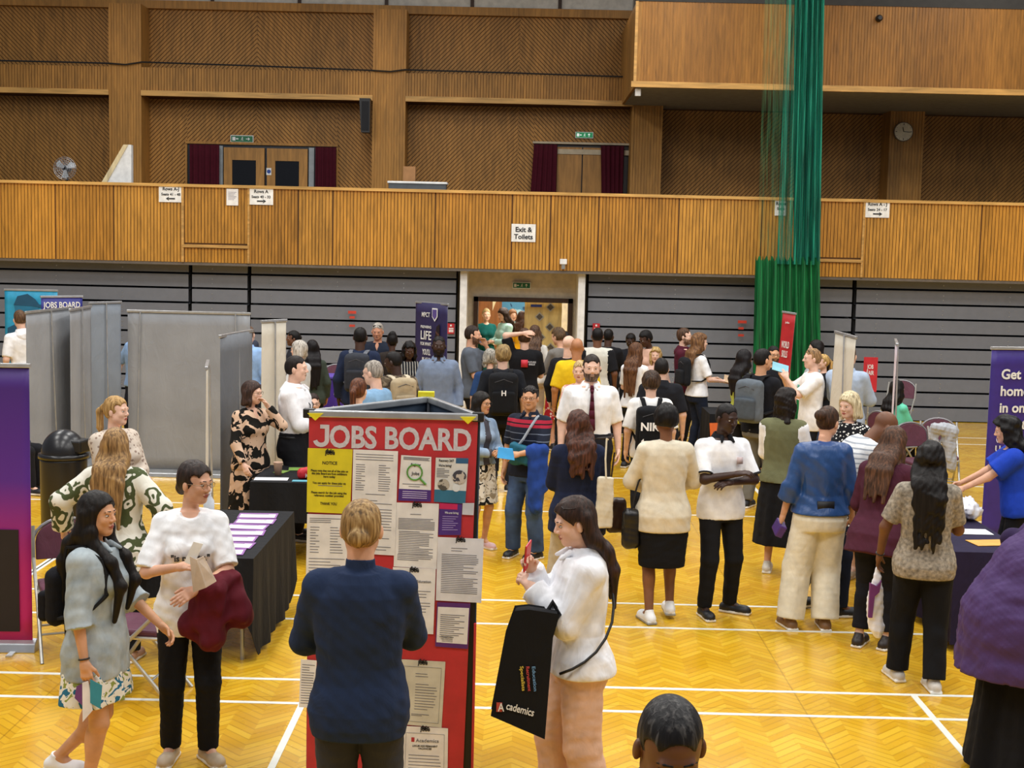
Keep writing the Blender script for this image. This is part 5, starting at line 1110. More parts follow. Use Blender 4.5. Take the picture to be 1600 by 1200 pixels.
p_yel = person(816, 486, 1.64, 150, 'woman in a bright yellow top further inside the doorway', 'f', sk=1, hair=('long', '#3a2418', {'len': .2}), top=tee('#e2a91c', .84, .5), bot=tr('#3a3f50'), Y=26.6)
p_cor = person(801, 483, 1.68, 20, 'fair-haired person in a pale top deep in the doorway beside the yellow top', 'f', sk=0, hair=('bob', '#7a5538', {'len': .05}), top=tee('#c3ccd6', .84, .5), bot=tr('#3a3f50'), Y=27.2)
p_lbr = person(836, 508, 1.68, 178, 'woman with long straight brown hair from behind, near the open pale door', 'f', sk=0, hair=('long', '#4f382a', '#7d6048', {'len': .36}), top=tee('#dcd9d2', .84, .44), bot=tr('#c7b8a8'))
p_red = person(871, 512, 1.74, -150, 'woman with pinned-up brown hair in a grey top and red patterned skirt', 'f', sk=1, hair=('short', '#54402c', {'t': .024}), top=tee('#77736e', .95, .7), bot=sk_(fabric('#b0202c', 'dots', '#e2c8c0', None, .5), hem=.45, flare=.04, waist=1.02), hy=20, hp=14, L_='fwd', R_='hold')
p_shl = person(883, 518, 1.62, 172, 'black-haired woman in a loose white shawl top near the open door', 'f', b=1.1, sk=5, hair=('bun', '#120e0d', {'br': .05, 't': .02}), top=tee('#e2e0dc', .70, .8, inf=.035), bot=tr())
p_yb = person(902, 527, 1.76, 176, 'bald man in a bright yellow t-shirt seen from behind', 'm', b=1.22, sk=3, hair=('bald', '#3a2a20'), top=tee('#e3bd1e', .82, .46, inf=.026), bot=tr())
p_pk = person(889, 523, 1.76, 150, 'bald fair-skinned man in a black top just behind the yellow t-shirt', 'm', b=1.15, sk=0, hair=('bald', '#8a6a50'), top=tee('#17171b', .84, .97), bot=tr())
p_rb = person(906, 563, 1.62, -10, 'person with short bleached hair in a pink patterned top behind the man with the tie', 'f', b=1.15, sk=0, hair=('short', '#b89a68', '#d8c49a', {'t': .016}), top=tee(fabric('#d8a99c', 'blotch', '#e9dccf', '#b97f74', 1.1), .84, .9), bot=tr(), R_='hold', L_='out', hp=6)
p_vs = person(934, 511, 1.76, 178, 'man in a top with white back and black sleeves, facing away', 'm', b=1.12, sk=4, hair=('buzz', '#120e0d'), top=tee('#d2cfc4', .82, .44, inf=.026, sleeve=fabric('#17171b')), bot=tr())
p_bs = person(951, 513, 1.66, 160, 'man in a black t-shirt beside the white-backed top, arm reaching forward', 'm', b=1.1, sk=5, hair=('buzz', '#120e0d'), top=tee('#141418', .82, .44), bot=tr(), R_='fwd')
p_bwt = person(994, 535, 1.65, 150, 'woman with very long brown hair in a white t-shirt, seen from behind', 'f', b=1.0, sk=0, hair=('long', '#5a3a26', '#7f5a3c', {'len': .46}), top=tee(WH, .86, .42), bot=tr('#15161c'), R_='hold', L_='hold', hy=-20)
p_d1 = person(985, 521, 1.58, -20, 'dark-skinned person with cropped hair looking down beside a peach top', 'm', sk=6, hair=('buzz', '#120e0d', {'t': .012}), top=tee('#1d1e24'), bot=tr(), hp=20)
p_d2 = person(1006, 517, 1.70, -60, 'dark-haired person in a pale peach top, head bowed', 'f', sk=5, hair=('short', '#120e0d', {'t': .02}), top=tee('#cfa590', .84, .6), bot=tr(), hp=24)
p_cb = person(1025, 543, 1.50, -10, 'woman with curly light blonde hair behind the dark-haired man in black', 'f', sk=0, hair=('curly', '#b08f58', '#d8bd86', {'len': .12}), top=tee('#d9b8aa', .84, .6), bot=tr())
p_blk = person(1034, 559, 1.68, 178, 'broad man in a black shirt with dark hair, back turned, behind the backpack boy', 'm', b=1.22, sk=0, hair=('short', '#191412', {'t': .014}), top=shirt('#17181e', .82, .46, inf=.026), bot=tr())
p_nike = person(1018, 580, 1.64, 180, 'boy with curly brown hair in a white t-shirt wearing a black logo backpack', 'm', b=.98, sk=0, hair=('mop', '#3a2a20', '#5a4230', {'t': .026}), top=tee('#e9e7e4', .82, .46, inf=.03), bot=tr('#17181e', inf=.03))
p_mar = person(1068, 512, 1.76, 72, 'man with a top knot and beard in a maroon shirt facing right', 'm', sk=0, hair=('bun', '#4a3324', {'at': (0, -.09, .07), 'br': .028}), beard='#4a3324', top=shirt('#4c1526', .84, .97), bot=tr(), hp=-4, R_='hold')
p_crl = person(1093, 521, 1.72, 108, 'woman with long curly light brown hair in a white t-shirt and dark jeans', 'f', sk=0, hair=('curly', '#6e4c30', '#946c44', {'len': .30, 'vol': 1.15}), top=tee(WH, .88, .42, inf=.022), bot=tr('#1b2233'), shoe='#16171a', R_='fwd', L_='fwd', hy=-6)
p_hv = person(1163, 546, 1.66, 125, 'woman with long black hair in a yellow and grey hi-vis top', 'f', sk=3, hair=('long', '#141012', {'len': .3}), top=jack(fabric('#a9b04a', 'vlines', '#3a3d40', None, .18), .80, .97), bot=tr(), R_='fwd', L_='fwd')
p_gb = person(1192, 544, 1.80, 140, 'man with black hair in a black t-shirt and grey trousers, grey backpack on', 'm', b=1.06, sk=2, hair=('short', '#15110f'), top=tee('#14151b', .84, .46), bot=tr('#6c6a62', inf=.02), R_='fwd', L_='fwd', hy=-26)
p_gl = person(1209, 540, 1.66, 8, 'man with glasses and short black hair facing us behind the grey backpack', 'm', sk=2, hair=('short', '#15110f'), beard='#241a15', top=tee('#17181e'), bot=tr(), acc=(('glasses',),))
p_b5 = person(1276, 531, 1.66, -90, 'woman with long black hair in a light grey top by the green net', 'f', sk=0, hair=('long', '#191312', {'len': .25}), top=tee('#b9bcc0', .84, .97), bot=tr(), L_='hold')
p_wt = person(1271, 544, 1.74, -86, 'person in a white t-shirt with a small green chest logo, sunglasses on head', 'm', sk=0, hair=('short', '#8a6a48'), top=tee('#eceae8', .78, .46, inf=.028), bot=tr('#17181e'), L_='phone', R_='phone', acc=(('shades',), ('patch', .07, .07, '#4d9a84', .06, 1.28, 1)))
p_bt = person(1287, 553, 1.52, -70, 'blonde woman in a black top next to the white t-shirt, holding a leaflet', 'f', sk=0, hair=('pony', '#b08f58', {'len': .15}), top=tee('#131317', .84, .97), bot=tr(DENIM), L_='fwd', R_='fwd')
p_bwh = person(1327, 539, 1.80, 150, 'grey-haired man in a pale blue shirt behind the tall cream banner', 'm', b=1.15, sk=0, hair=('short', '#6a5a4c', '#8a7c6c'), top=shirt('#a9b9d0', .84, .97, inf=.026), bot=tr(), L_='cross', R_='cross2')
p_pol = person(1327, 612, 1.66, -48, 'woman with a platinum bob in a black dress with white dots', 'f', b=1.12, sk=0, hair=('bob', '#cdbb94', '#ece0c0', {'len': .09}), top=tee(fabric('#131318', 'dots', '#e4e2dc'), .84, .6, 'dress', inf=.024), bot=sk_(fabric('#131318', 'dots', '#e4e2dc'), hem=.30, flare=.05), shoe='#b8a48c', sole='#c9b79a', R_='hold', L_='hold', hp=8)
p_mt = person(1402, 594, 1.66, 120, 'woman with braided black hair in a mint top sitting near the bleachers', 'f', sk=5, hair=('dreads', '#15110f', {'len': .2}), top=tee('#6fd6b4', .84, .5), bot=tr(), sit=True, R_='lap', L_='lap')
p_bd = person(1572, 652, 1.56, -104, 'woman with big curly black hair in a royal blue top reaching over the table', 'f', b=1.18, sk=1, hair=('curly', '#120f10', {'len': .34, 'vol': 1.3, 't': .04}), top=tee(fabric('#1c3fae'), .84, .36, 'blouse', inf=.032, sinf=.02), bot=tr(), L_='reach', R_='reach', lean=10)
# --- backpacks and things carried
backpack(p_denim, 'small black leather backpack on the young woman in the denim jacket', '#15151a', None, .27, .33, .11, 1.17)
backpack(p_bp1, 'charcoal backpack with grey straps on the man in navy by the bleachers', '#33363e', '#2b2d34', .30, .46, .14, 1.22, strap='#6d7078')
backpack(p_camo, 'beige canvas backpack on the man in the camouflage shirt', '#a8987c', '#9a8a70', .30, .44, .14, 1.24, strap='#c9bda5')
backpack(p_ua, 'large black backpack with a white logo on the person with tousled blonde hair', '#16171b', '#101114', .34, .50, .17, 1.20, logo=[('H', .085, 0, .0, '#e4e4e4')])
backpack(p_nike, 'black backpack with large white NIKE lettering and swoosh on the boy with curly hair', '#141519', '#0f1013', .34, .50, .15, 1.15, logo=[('NIKE', .12, .0, .01, '#f0f0f0')])
backpack(p_crl, 'black backpack on the woman with long curly hair', '#1b1c20', None, .28, .40, .12, 1.22)
backpack(p_gb, 'grey backpack with mesh pocket on the man in grey trousers', '#5e666e', '#4a5158', .31, .46, .16, 1.2)
# ================================================================ BANNERS, BOARDS, TABLES, CHAIRS
GB = fabric('#8f9297', sc_=.15, rough=.7); CRB = fabric('#d3cdbf', sc_=.15, rough=.7); DGB = fabric('#6a6e74', sc_=.15, rough=.6)
def sheet_grid(w_, h_, m_f, m_b, parent, z0=.09, curve=0., wav=.004, seed=0, name='banner_sheet'):
    mb = MB(); nx, nz = 14, 12; rng = random.Random(seed)
    for side in (0, 1):
        for j in range(nz+1):
            for i in range(nx+1):
                u, t = i/nx, j/nz; yy = wav*math.sin(u*9+seed+t*2)*math.sin(t*math.pi)+curve*math.sin(u*math.pi)+(.0025 if side else 0)
                mb.v.append((-w_/2+w_*u, yy, z0+(h_-z0)*t))
    k = (nx+1)*(nz+1)
    for j in range(nz):
        for i in range(nx):
            a = j*(nx+1)+i; mb.f.append((a, a+1, a+nx+2, a+nx+1)); mb.m.append(0); mb.f.append((k+a, k+a+nx+1, k+a+nx+2, k+a+1)); mb.m.append(1)
    ring = [i for i in range(nx+1)]+[(j+1)*(nx+1)-1 for j in range(1, nz+1)]+[nz*(nx+1)+i for i in range(nx-1, -1, -1)]+[j*(nx+1) for j in range(nz-1, 0, -1)]
    for a, b_ in zip(ring, ring[1:]+ring[:1]): mb.f.append((a, k+a, k+b_, b_)); mb.m.append(1)
    return mb.build(name, [m_f, m_b], parent, True)
def banner(A, B, h, mf, label, back=None, pole=1, seed=0, curve=0., wav=.004, name='roller_banner', group=None, base=True, polex=0.):
    """A, B: floor points of the left and right edge seen from the printed side"""
    A = Vector(A[:2]+(0,)) if isinstance(A, tuple) else Vector((A.x, A.y, 0)); B = Vector(B[:2]+(0,)) if isinstance(B, tuple) else Vector((B.x, B.y, 0))
    w_ = (B-A).length; c = (A+B)/2; r = empty(name, c, math.atan2(B.y-A.y, B.x-A.x), label, 'banner', group)
    sheet_grid(w_, h, mf, back or GB, r, .07, curve, wav, seed)
    MB().box((-w_/2-.01, -.012, h-.015), (w_/2+.01, .016, h+.015)).build('top_rail', SILVER, r, bevel=.004)
    if base:
        MB().prism([(-w_/2-.03, -.06, 0), (-w_/2-.03, .12, 0), (-w_/2-.03, .11, .05), (-w_/2-.03, .02, .085), (-w_/2-.03, -.04, .06)], (w_+.06, 0, 0)).build('base', SILVER, r, bevel=.006)
        for sx in (-1, 1): MB().box((sx*w_*.36-.02, -.16, 0), (sx*w_*.36+.02, .2, .012)).build('foot', SILVER, r)
    if pole: MB().tube([(polex, .06, .06), (polex*.4, .035, h*.6), (0, .02, h)], .009, 8).build('pole', SILVER, r)
    return r
def S_(px, s): return ((px-800)/s, F/s)      # floor point seen at column px where one metre spans s pixels
def bfl(pa, sa, pb, sb, *a, **k): return banner(S_(pa, sa), S_(pb, sb), *a, **k)
# grey banner backs at left (printed sides look away from us)
bfl(95, 127, 23, 137, 2.0, GB, 'grey banner back at far left, its edge beside the man in a white polo', seed=1, polex=-.05)
bfl(125, 124, 92, 131, 2.0, GB, 'narrow grey banner back, second from the left in the grey row', seed=2, polex=.05)
bfl(172, 119, 123, 122, 2.03, fabric('#858d97', sc_=.15), 'blue-grey banner back at the right end of the zigzag group', fabric('#858d97', sc_=.15), seed=3)
r = bfl(375, 130, 183, 130, 2.0, GB, 'very wide grey banner back with two thin poles, in the middle of the left side', seed=4, pole=0, wav=.006)
for x in (.62, -.60): MB().tube([(x, .05, .06), (x*.97, .03, 1.2), (x*.94, .02, 2.0)], .009, 8).build('pole', SILVER, r)
bfl(378, 156, 328, 167, 1.98, DGB, 'dark grey narrow banner back standing at the right end of the wide grey one', DGB, seed=5, curve=.03, polex=.02)
bfl(431, 140, 393, 143, 2.0, CRB, 'tall cream banner back between the pale blue shirt and the man in white', CRB, seed=6, polex=.03)
r = banner((-2.72, 11.9), (-2.585, 11.25), 1.83, CRB, 'thin white banner seen edge-on in front of the wide grey banner back', CRB, seed=7)
# purple banner at the left edge
m, nt, b = newmat('purple_magenta_print'); v = coords(nt); sx = N(nt, 'ShaderNodeSeparateXYZ'); nt.links.new(v, sx.inputs[0])
nt.links.new(ramp(nt, math_(nt, 'DIVIDE', sx.outputs[2], 2.0), [(0, '#d21a6a'), (.3, '#b3186e'), (.6, '#54208a'), (1, '#3a1a70')]), b.inputs['Base Color']); b.inputs['Roughness'].default_value = .5
r = bfl(-170, 231, 27, 230, 2.0, m, 'tall purple and magenta banner at the left edge of the picture', seed=8)
MB().box((-.25, -.012, .14), (.335, -.006, .86)).build('dark_panel', mat('#19141c', .5), r)
# teal and blue ones far left
r = bfl(-10, 100, 73, 100, 2.02, mat('#2b9bc4', .5), 'wide teal banner with a figure in a cap, behind the white polo man', seed=9)
fg = mat('#1d6f93', .6); f2 = mat('#16506f', .6)
o = MB(); cx = -.07
o.prism([(cx+.20*math.cos(a*.35)*(1 if a < 9 else .9), -.010, 1.70+.20*math.sin(a*.35)) for a in range(18)], (0, -.003, 0)); o.build('print_head', fg, r)
MB().prism([(cx-.2, -.014, 1.78), (cx-.14, -.014, 1.92), (cx+.02, -.014, 1.96), (cx+.14, -.014, 1.88), (cx+.2, -.014, 1.80), (cx+.36, -.014, 1.78), (cx+.33, -.014, 1.73), (cx+.1, -.014, 1.77)], (0, -.003, 0)).build('print_cap', f2, r)
MB().prism([(cx-.32, -.014, .9), (cx-.30, -.014, 1.42), (cx-.1, -.014, 1.52), (cx+.12, -.014, 1.50), (cx+.28, -.014, 1.34), (cx+.30, -.014, .9)], (0, -.003, 0)).build('print_body', f2, r)
r = bfl(47, 109, 112, 107, 2.0, mat('#2b2f86', .5), 'dark blue JOBS BOARD stand behind the grey banners at left', name='jobs_board', seed=10); r['category'] = 'notice board'
fit('JOBS BOARD', .54, .085, WHITE, face_cam(0, -.008, 1.84), r, .02)
MB().box((-.29, -.012, 1.62), (-.12, -.008, 1.80)).build('yellow_notice', mat('#e3d21c', .6), r)
# recruitment banner behind the crowd
r = bfl(634, 103, 684, 106, 2.0, mat('#2a2450', .5), 'tall dark purple MPCT banner standing against the bleachers left of the doorway', seed=11, curve=-.02)
fit('MPCT', .2, .07, WHITE, face_cam(-.10, -.03, 1.79), r); 
MB().prism([(.06, -.03, 1.93), (.19, -.03, 1.93), (.19, -.03, 1.80), (.125, -.03, 1.73), (.06, -.03, 1.80)], (0, -.004, 0)).build('crest', WHITE, r)
MB().prism([(.075, -.036, 1.91), (.175, -.036, 1.91), (.175, -.036, 1.81), (.125, -.036, 1.76), (.075, -.036, 1.81)], (0, -.003, 0)).build('crest_field', mat('#5a4a8c', .5), r)
fit('PREPARING', .26, .04, WHITE, face_cam(-.09, -.03, 1.62), r); fit('LIFE', .26, .13, WHITE, face_cam(-.09, -.03, 1.45), r); fit('FOR WHAT', .26, .05, WHITE, face_cam(-.09, -.03, 1.36), r)
fit("YOU'LL", .2, .09, WHITE, face_cam(-.07, -.03, 1.22), r); fit('BE AT 21', .2, .05, WHITE, face_cam(-.07, -.03, 1.13), r)
MB().prism([(.10, -.028, .9), (.24, -.028, .9), (.24, -.028, 1.70), (.17, -.028, 1.66), (.12, -.028, 1.45), (.13, -.028, 1.2)], (0, -.003, 0)).build('print_figure', fabric('#2a2022', 'blotch', '#5a3a30', None, .5), r)
# red banner by the net
r = bfl(1196, 103, 1216, 104, 1.98, mat('#b8262c', .5), 'narrow red banner in front of the green net', seed=12); r.rotation_euler = (R(0), R(4), r.rotation_euler.z)
fit('WORLD\nSKILLS', .15, .10, WHITE, face_cam(.0, -.02, 1.45), r); fit('jobs', .08, .03, WHITE, face_cam(0, -.02, 1.82), r)
r = empty('red_sign', (*S_(1347, 113), 0), 0, 'small red sign on a stand at the hip of the pale blue shirt', 'sign')
MB().box((-.09, -.01, .98), (.1, .01, 1.46)).build('panel', mat('#c42430', .5), r); MB().tube([(0, .02, 0), (0, .02, 1.0)], .012).build('pole', SILVER, r); fit('JOB\nFAIR', .1, .06, WHITE, face_cam(0, -.013, 1.30), r)
# cream banner backs on the right
r = bfl(1313, 141, 1281, 137, 1.99, CRB, 'tall cream banner back leaning slightly, left of the pale blue shirt', CRB, seed=13, polex=-.28); r.rotation_euler = (0, R(-4), r.rotation_euler.z)
banner(S_(1384, 148), S_(1387, 156), 1.99, mat('#d9cdd8', .6), 'slim white and lilac banner seen edge-on beside the mint top', mat('#d9cdd8', .6), seed=14)
# purple banner right
r = bfl(1535, 160, 1672, 158, 2.0, mat('#38267e', .5), 'large purple banner with white text at the right edge', seed=15)
for i, s in enumerate(('Get all your', 'home services', 'in one, simple', 'monthly bill')):
    o = text(s, .135, WHITE, face_cam(-.36, -.01, 1.70-.165*i), r, .0035)
for i, s in enumerate(('Unlimited', "It's easy")): text(s, .085, WHITE, face_cam(-.38, -.01, .98-.105*i), r, .002)
for i, cc in enumerate(('#d8d2f2', '#c84a9a', '#c86a7a', '#b8a2d8')):
    x = -.33+i*.16; MB().tube([(x+.04*math.cos(a*.5), -.012, 1.10+.04*math.sin(a*.5)) for a in range(13 if i else 9)], .005, 5).build('icon', mat(cc, .5), r)
# ---------------------------------------------------------------- the big red jobs board
YJ = 6.93
def jp(px, py, dy=0): return at_y(px, py, YJ-dy)
BL, BR, BA = Vector((jp(483, 650).x, YJ, 0)), Vector((jp(747, 655).x, YJ, 0)), Vector((at_y(670, 626, 7.68).x, 7.68, 0))
zt_ = (jp(483, 650).z+jp(747, 655).z)/2
J = empty('jobs_board', ((BL.x+BR.x)/2, YJ+.25, 0), 0, 'large red three-sided JOBS BOARD in the foreground covered with notices', 'notice board'); jl = J.location
RED = mat('#bf3038', .5, name='red_print')
def wall_(A, B, m_, name, z0=.05, z1=None, th=.006, nb=None):
    A = A-jl; B = B-jl; A.z = B.z = 0; d = (B-A).normalized(); n = Vector((-d.y, d.x, 0))*th
    return MB().prism([A+Vector((0, 0, z0)), B+Vector((0, 0, z0)), B+Vector((0, 0, z1 or zt_)), A+Vector((0, 0, z1 or zt_))], n).build(name, m_, J)
b_l, b_r = jp(467, 1200), jp(727, 1200); zb = b_l.z
tl, tr_ = Vector((BL.x, YJ, zt_)), Vector((BR.x, YJ, zt_))
q = [tl, tr_, Vector((tr_.x+(b_r.x-tr_.x)*1.45, YJ, .06)), Vector((BL.x, YJ, .06))]
MB().prism([p-jl for p in q], (0, .006, 0)).build('front_sheet', RED, J)
wall_(BL+Vector((0, .02, 0)), BA, mat('#3b4a5c', .5), 'side_panel'); wall_(BA, BR+Vector((.006, .02, 0)), mat('#3b4a5c', .5), 'side_panel')
wall_(BL+Vector((.02, .014, 0)), BR+Vector((.003, .014, 0)), mat('#161619', .5), 'back_panel')
MB().box((BR.x-jl.x-.0, .0+YJ-jl.y, .05), (BR.x-jl.x+.012, YJ-jl.y+.05, .95)).build('edge_strip', RED, J)
for A, B in ((BL, BR), (BL, BA), (BA, BR)):
    a = A-jl; b_ = B-jl; a.z = b_.z = zt_+.012; d = (b_-a).normalized(); n = Vector((-d.y, d.x, 0))*.016
    MB().prism([a-n-Vector((0, 0, .018)), b_-n-Vector((0, 0, .018)), b_+n-Vector((0, 0, .018)), a+n-Vector((0, 0, .018))], (0, 0, .036)).build('top_rail', SILVER, J, bevel=.006)
    a2 = a.copy(); b2 = b_.copy(); a2.z = b2.z = .03; MB().tube([a2, b2], .03, 8).build('base_rail', SILVER, J)
YEL = mat('#e6d81f', .6, name='yellow_tape')
for c_, dx_ in ((BL, .035), (BR, -.05), (BA, 0)):
    c0 = c_-jl; z = zt_+.01
    MB().box((c0.x-.03, c0.y-.012, z-.022), (c0.x+.03, c0.y+.03, z+.026)).build('corner_clip', BLACK, J, bevel=.005)
    if c_ is BA: MB().box((c0.x-.06, c0.y-.02, z+.005), (c0.x+.03, c0.y+.03, z+.045)).build('yellow_tape', YEL, J)
    else: MB().prism([(c0.x+dx_-.04, c0.y-.022, z+.004), (c0.x+dx_+.04, c0.y-.022, z+.006), (c0.x+dx_-.0, c0.y-.022, z-.032)], (0, .045, 0)).build('yellow_tape', YEL, J)
a = BA-jl; MB().tube([(a.x, a.y-.02, .03), (a.x, a.y-.02, zt_)], .01).build('pole', SILVER, J)
pc = jp(612, 700); LG_ = mat('#cfcbd2', .6, name='pale_lettering')
M_ = Matrix.Translation((pc.x-jl.x, YJ-jl.y-.0012, jp(612, 700.5).z)) @ Matrix.Rotation(math.pi/2, 4, 'X') @ Matrix.Rotation(-.004, 4, 'Z')
o = fit('OBS BOARD', .722, .112, LG_, M_ @ Matrix.Translation((.044, 0, 0)), J, .03)
jx = -.405; mb = MB(); arc = [(jx+.045+.030*math.cos(a), -.0, .034+.026*math.sin(a)) for a in np.linspace(0, -3.0, 10)]
pts = [(jx+.075, 0, .106)]+arc; wv = .011
L1, R1 = [], []
for i, p_ in enumerate(pts):
    a_ = Vector(pts[max(i-1, 0)]); b_ = Vector(pts[min(i+1, len(pts)-1)]); t_ = (b_-a_).normalized(); n_ = Vector((t_.z, 0, -t_.x))*wv; L1.append(Vector(p_)+n_); R1.append(Vector(p_)-n_)
for i in range(len(pts)-1): mb.prism([L1[i], L1[i+1], R1[i+1], R1[i]], (0, -.0016, 0))
mb.box((jx+.040, -.0022, .092), (jx+.086, -.0002, .112))
o = mb.build('lettering', LG_, J); o.matrix_local = M_ @ Matrix.Rotation(-math.pi/2, 4, 'X')
GRYP = mat('#77777c', .8, name='grey_print', var=.1); PURP = mat('#4a2a7c', .6)
LOGO = lambda par, L_, u, v_: [text(s_, .030, INK, L_(u, v_-.022*i), par, .001, 'logo', 'CENTER') for i, s_ in enumerate(('jobs', 'fair'))]
nseq = [0]
def notice(q, m_, label, rows=(), heads=(), blocks=(), logo=None, frame=None, name='notice'):
    """q: corners TL TR BR BL in pixels on the board; rows (v0, v1, n, u0, u1); heads (text, u, v, width, cap height, colour); blocks (u0, v0, u1, v1, material)"""
    nseq[0] += 1; dy = .003+.0012*(nseq[0] % 4); P = [jp(px, py, dy) for px, py in q]; c = sum(P, Vector())/4
    r = empty(name, c, 0, label, 'notice'); r['category'] = 'notice'
    B = lambda u, v_, e=0: ((P[0]*(1-u)+P[1]*u)*(1-v_)+(P[3]*(1-u)+P[2]*u)*v_)-c-Vector((0, e, 0))
    MB().prism([B(0, 1), B(1, 1), B(1, 0), B(0, 0)], (0, -.0008, 0)).build('paper', m_, r)
    for (u0, v0, u1, v1, mm) in blocks: MB().prism([B(u0, v1, .0009), B(u1, v1, .0009), B(u1, v0, .0009), B(u0, v0, .0009)], (0, -.0004, 0)).build('print_block', mm, r)
    mb = MB(); rng = random.Random(nseq[0])
    for (v0, v1, n, u0, u1) in rows:
        for i in range(n):
            v_ = v0+(v1-v0)*i/max(n-1, 1); e = u1-(u1-u0)*rng.choice((0, 0, .05, .12, .4)); hh = .0035/max((P[0]-P[3]).length, .01)
            mb.prism([B(u0, v_+hh, .0014), B(e, v_+hh, .0014), B(e, v_, .0014), B(u0, v_, .0014)], (0, -.0003, 0))
    if mb.v: o = mb.build('printed_lines', GRYP, r)
    L_ = lambda u, v_: Matrix.Translation(B(u, v_, .0016)) @ Matrix.Rotation(math.pi/2, 4, 'X') @ Matrix.Rotation(-.012, 4, 'Z')
    for (s_, u, v_, w_, h_, mm) in heads: fit(s_, w_, h_, mm, L_(u, v_), r, .01)
    if logo: LOGO(r, L_, *logo)
    if frame: 
        mb = MB()
        for k in range(4):
            cs = [(.08, .1), (.92, .1), (.92, .94), (.08, .94)]; a_, b_ = cs[k], cs[(k+1) % 4]; mb.tube([B(*a_, .0016), B(*b_, .0016)], .0008, 4)
        mb.build('border', GRYP, r)
    return r, L_, B
YN = mat('#dfd024', .65, name='yellow_paper')
notice([(481, 700), (551, 702), (547, 803), (479, 800)], YN, 'bright yellow NOTICE sheet at the top left of the red board', [(.57, .57, 1, .25, .8)], [('NOTICE', .5, .245, .075, .016, INK), ('THANK YOU', .5, .875, .085, .014, INK),
    ('Please note that not all of the jobs on', .5, .36, .19, .011, INK), ('this Jobs Board are from exhibitors', .5, .405, .18, .011, INK), ('here today', .5, .45, .06, .011, INK), ('You can apply for these jobs via', .5, .55, .17, .011, INK), ('Please search for the job using the', .5, .70, .18, .011, INK), ('reference number provided', .5, .745, .15, .011, INK)], logo=(.5, .09))
notice([(552, 702), (622, 705), (617, 868), (548, 864)], PAPER, 'long white form at the top of the red board behind the blond man', [(.04, .09, 3, .06, .9), (.14, .38, 12, .07, .28), (.14, .38, 12, .58, .85), (.42, .42, 1, .3, .8), (.48, .95, 18, .07, .9)])
notice([(480, 803), (546, 805), (545, 903), (478, 901)], PAPER, 'white form under the yellow sheet on the red board', [(.06, .12, 3, .06, .9), (.2, .6, 10, .08, .3), (.2, .6, 10, .55, .85), (.7, .95, 6, .06, .9)])
GRN = mat('#5c9a3c', .6)
r, L_, B = notice([(627, 711), (674, 714), (673, 784), (622, 782)], PAPER, 'poster with a green magnifying glass over a white and purple sheet', [(.03, .08, 3, .08, .95), (.62, .62, 1, .1, .9), (.67, .67, 1, .3, .7)], [('Register', .5, .22, .05, .014, INK), ('Jobs', .5, .42, .04, .016, INK)], [(0, .74, 1, 1, PURP)])
MB().tube([B(.47+.24*math.cos(a*.35), .36+.17*math.sin(a*.35), .003) for a in range(18)], .004, 6, closed=True).build('print_ring', GRN, r); MB().tube([B(.66, .50, .003), B(.84, .62, .003)], .006, 6).build('print_handle', GRN, r)
mb = MB()
for i in range(4): mb.prism([B(.12, .80+.045*i, .0016), B(.88, .80+.045*i, .0016), B(.88, .785+.045*i, .0016), B(.12, .785+.045*i, .0016)], (0, -.0003, 0))
mb.build('printed_lines', mat('#c9bfe0', .6), r)
r, L_, B = notice([(681, 715), (732, 716), (727, 787), (678, 784)], mat('#dcdcd6', .6), "job advert reading We're hiring with round photo insets, top right of the red board", [(.24, .42, 6, .05, .45)], [('Recovery 24/7', .33, .09, .075, .013, INK), ("We're hiring!", .30, .20, .065, .013, INK)], [(0, .72, 1, 1, mat('#2f6f8c', .6)), (.62, 0, 1, .12, mat('#2d5f86', .6))])
for (u, v_, rr, mm) in ((.28, .60, .030, fabric('#5a564e', 'blotch', '#b9b2a2', None, 3)), (.68, .66, .020, mat('#dfe3e2', .5)), (.76, .42, .036, fabric('#4a4a52', 'blotch', '#c9bfb2', None, 3))):
    MB().prism([B(u, v_, .003)+Vector((rr*math.cos(a*.4), 0, rr*math.sin(a*.4))) for a in range(16)], (0, -.0005, 0)).build('inset_picture', mm, r)
r, L_, B = notice([(687, 786), (722, 788), (720, 836), (685, 836)], PURP, 'small purple and pink flyer on the red board under the job advert', [], [('We are hiring', .55, .32, .07, .011, WHITE)], [(.0, .0, .8, .18, mat('#c8205a', .6))])
mb = MB()
for i in range(7): mb.prism([B(.15, .42+.07*i, .0016), B(.85-.1*(i % 3), .42+.07*i, .0016), B(.85-.1*(i % 3), .40+.07*i, .0016), B(.15, .40+.07*i, .0016)], (0, -.0003, 0))
mb.build('printed_lines', mat('#a795cf', .6), r)
notice([(723, 786), (741, 786), (740, 805), (722, 804)], mat('#c9cbd0', .6), 'tiny white card taped near the right edge of the red board')
notice([(618, 785), (686, 787), (682, 889), (615, 885)], PAPER, 'white typed sheet in the middle of the red board under the magnifying glass poster', [(.17, .17, 1, .35, .6), (.24, .40, 8, .08, .92), (.44, .78, 14, .1, .9), (.8, .88, 4, .08, .9)], logo=(.5, .06))
notice([(684, 839), (756, 842), (752, 942), (681, 938)], mat('#e2e2e4', .6), 'white sheet with curling corner overhanging the right edge of the red board', [(.16, .2, 2, .3, .7), (.26, .86, 22, .1, .9)], logo=(.5, .06))
notice([(614, 886), (681, 889), (677, 991), (611, 988)], PAPER, 'white agency letter on the red board to the right of the blond man', [(.30, .66, 9, .1, .9), (.72, .9, 5, .3, .7)], [('Strategy Education', .58, .22, .14, .014, GRYP)], logo=(.5, .06))
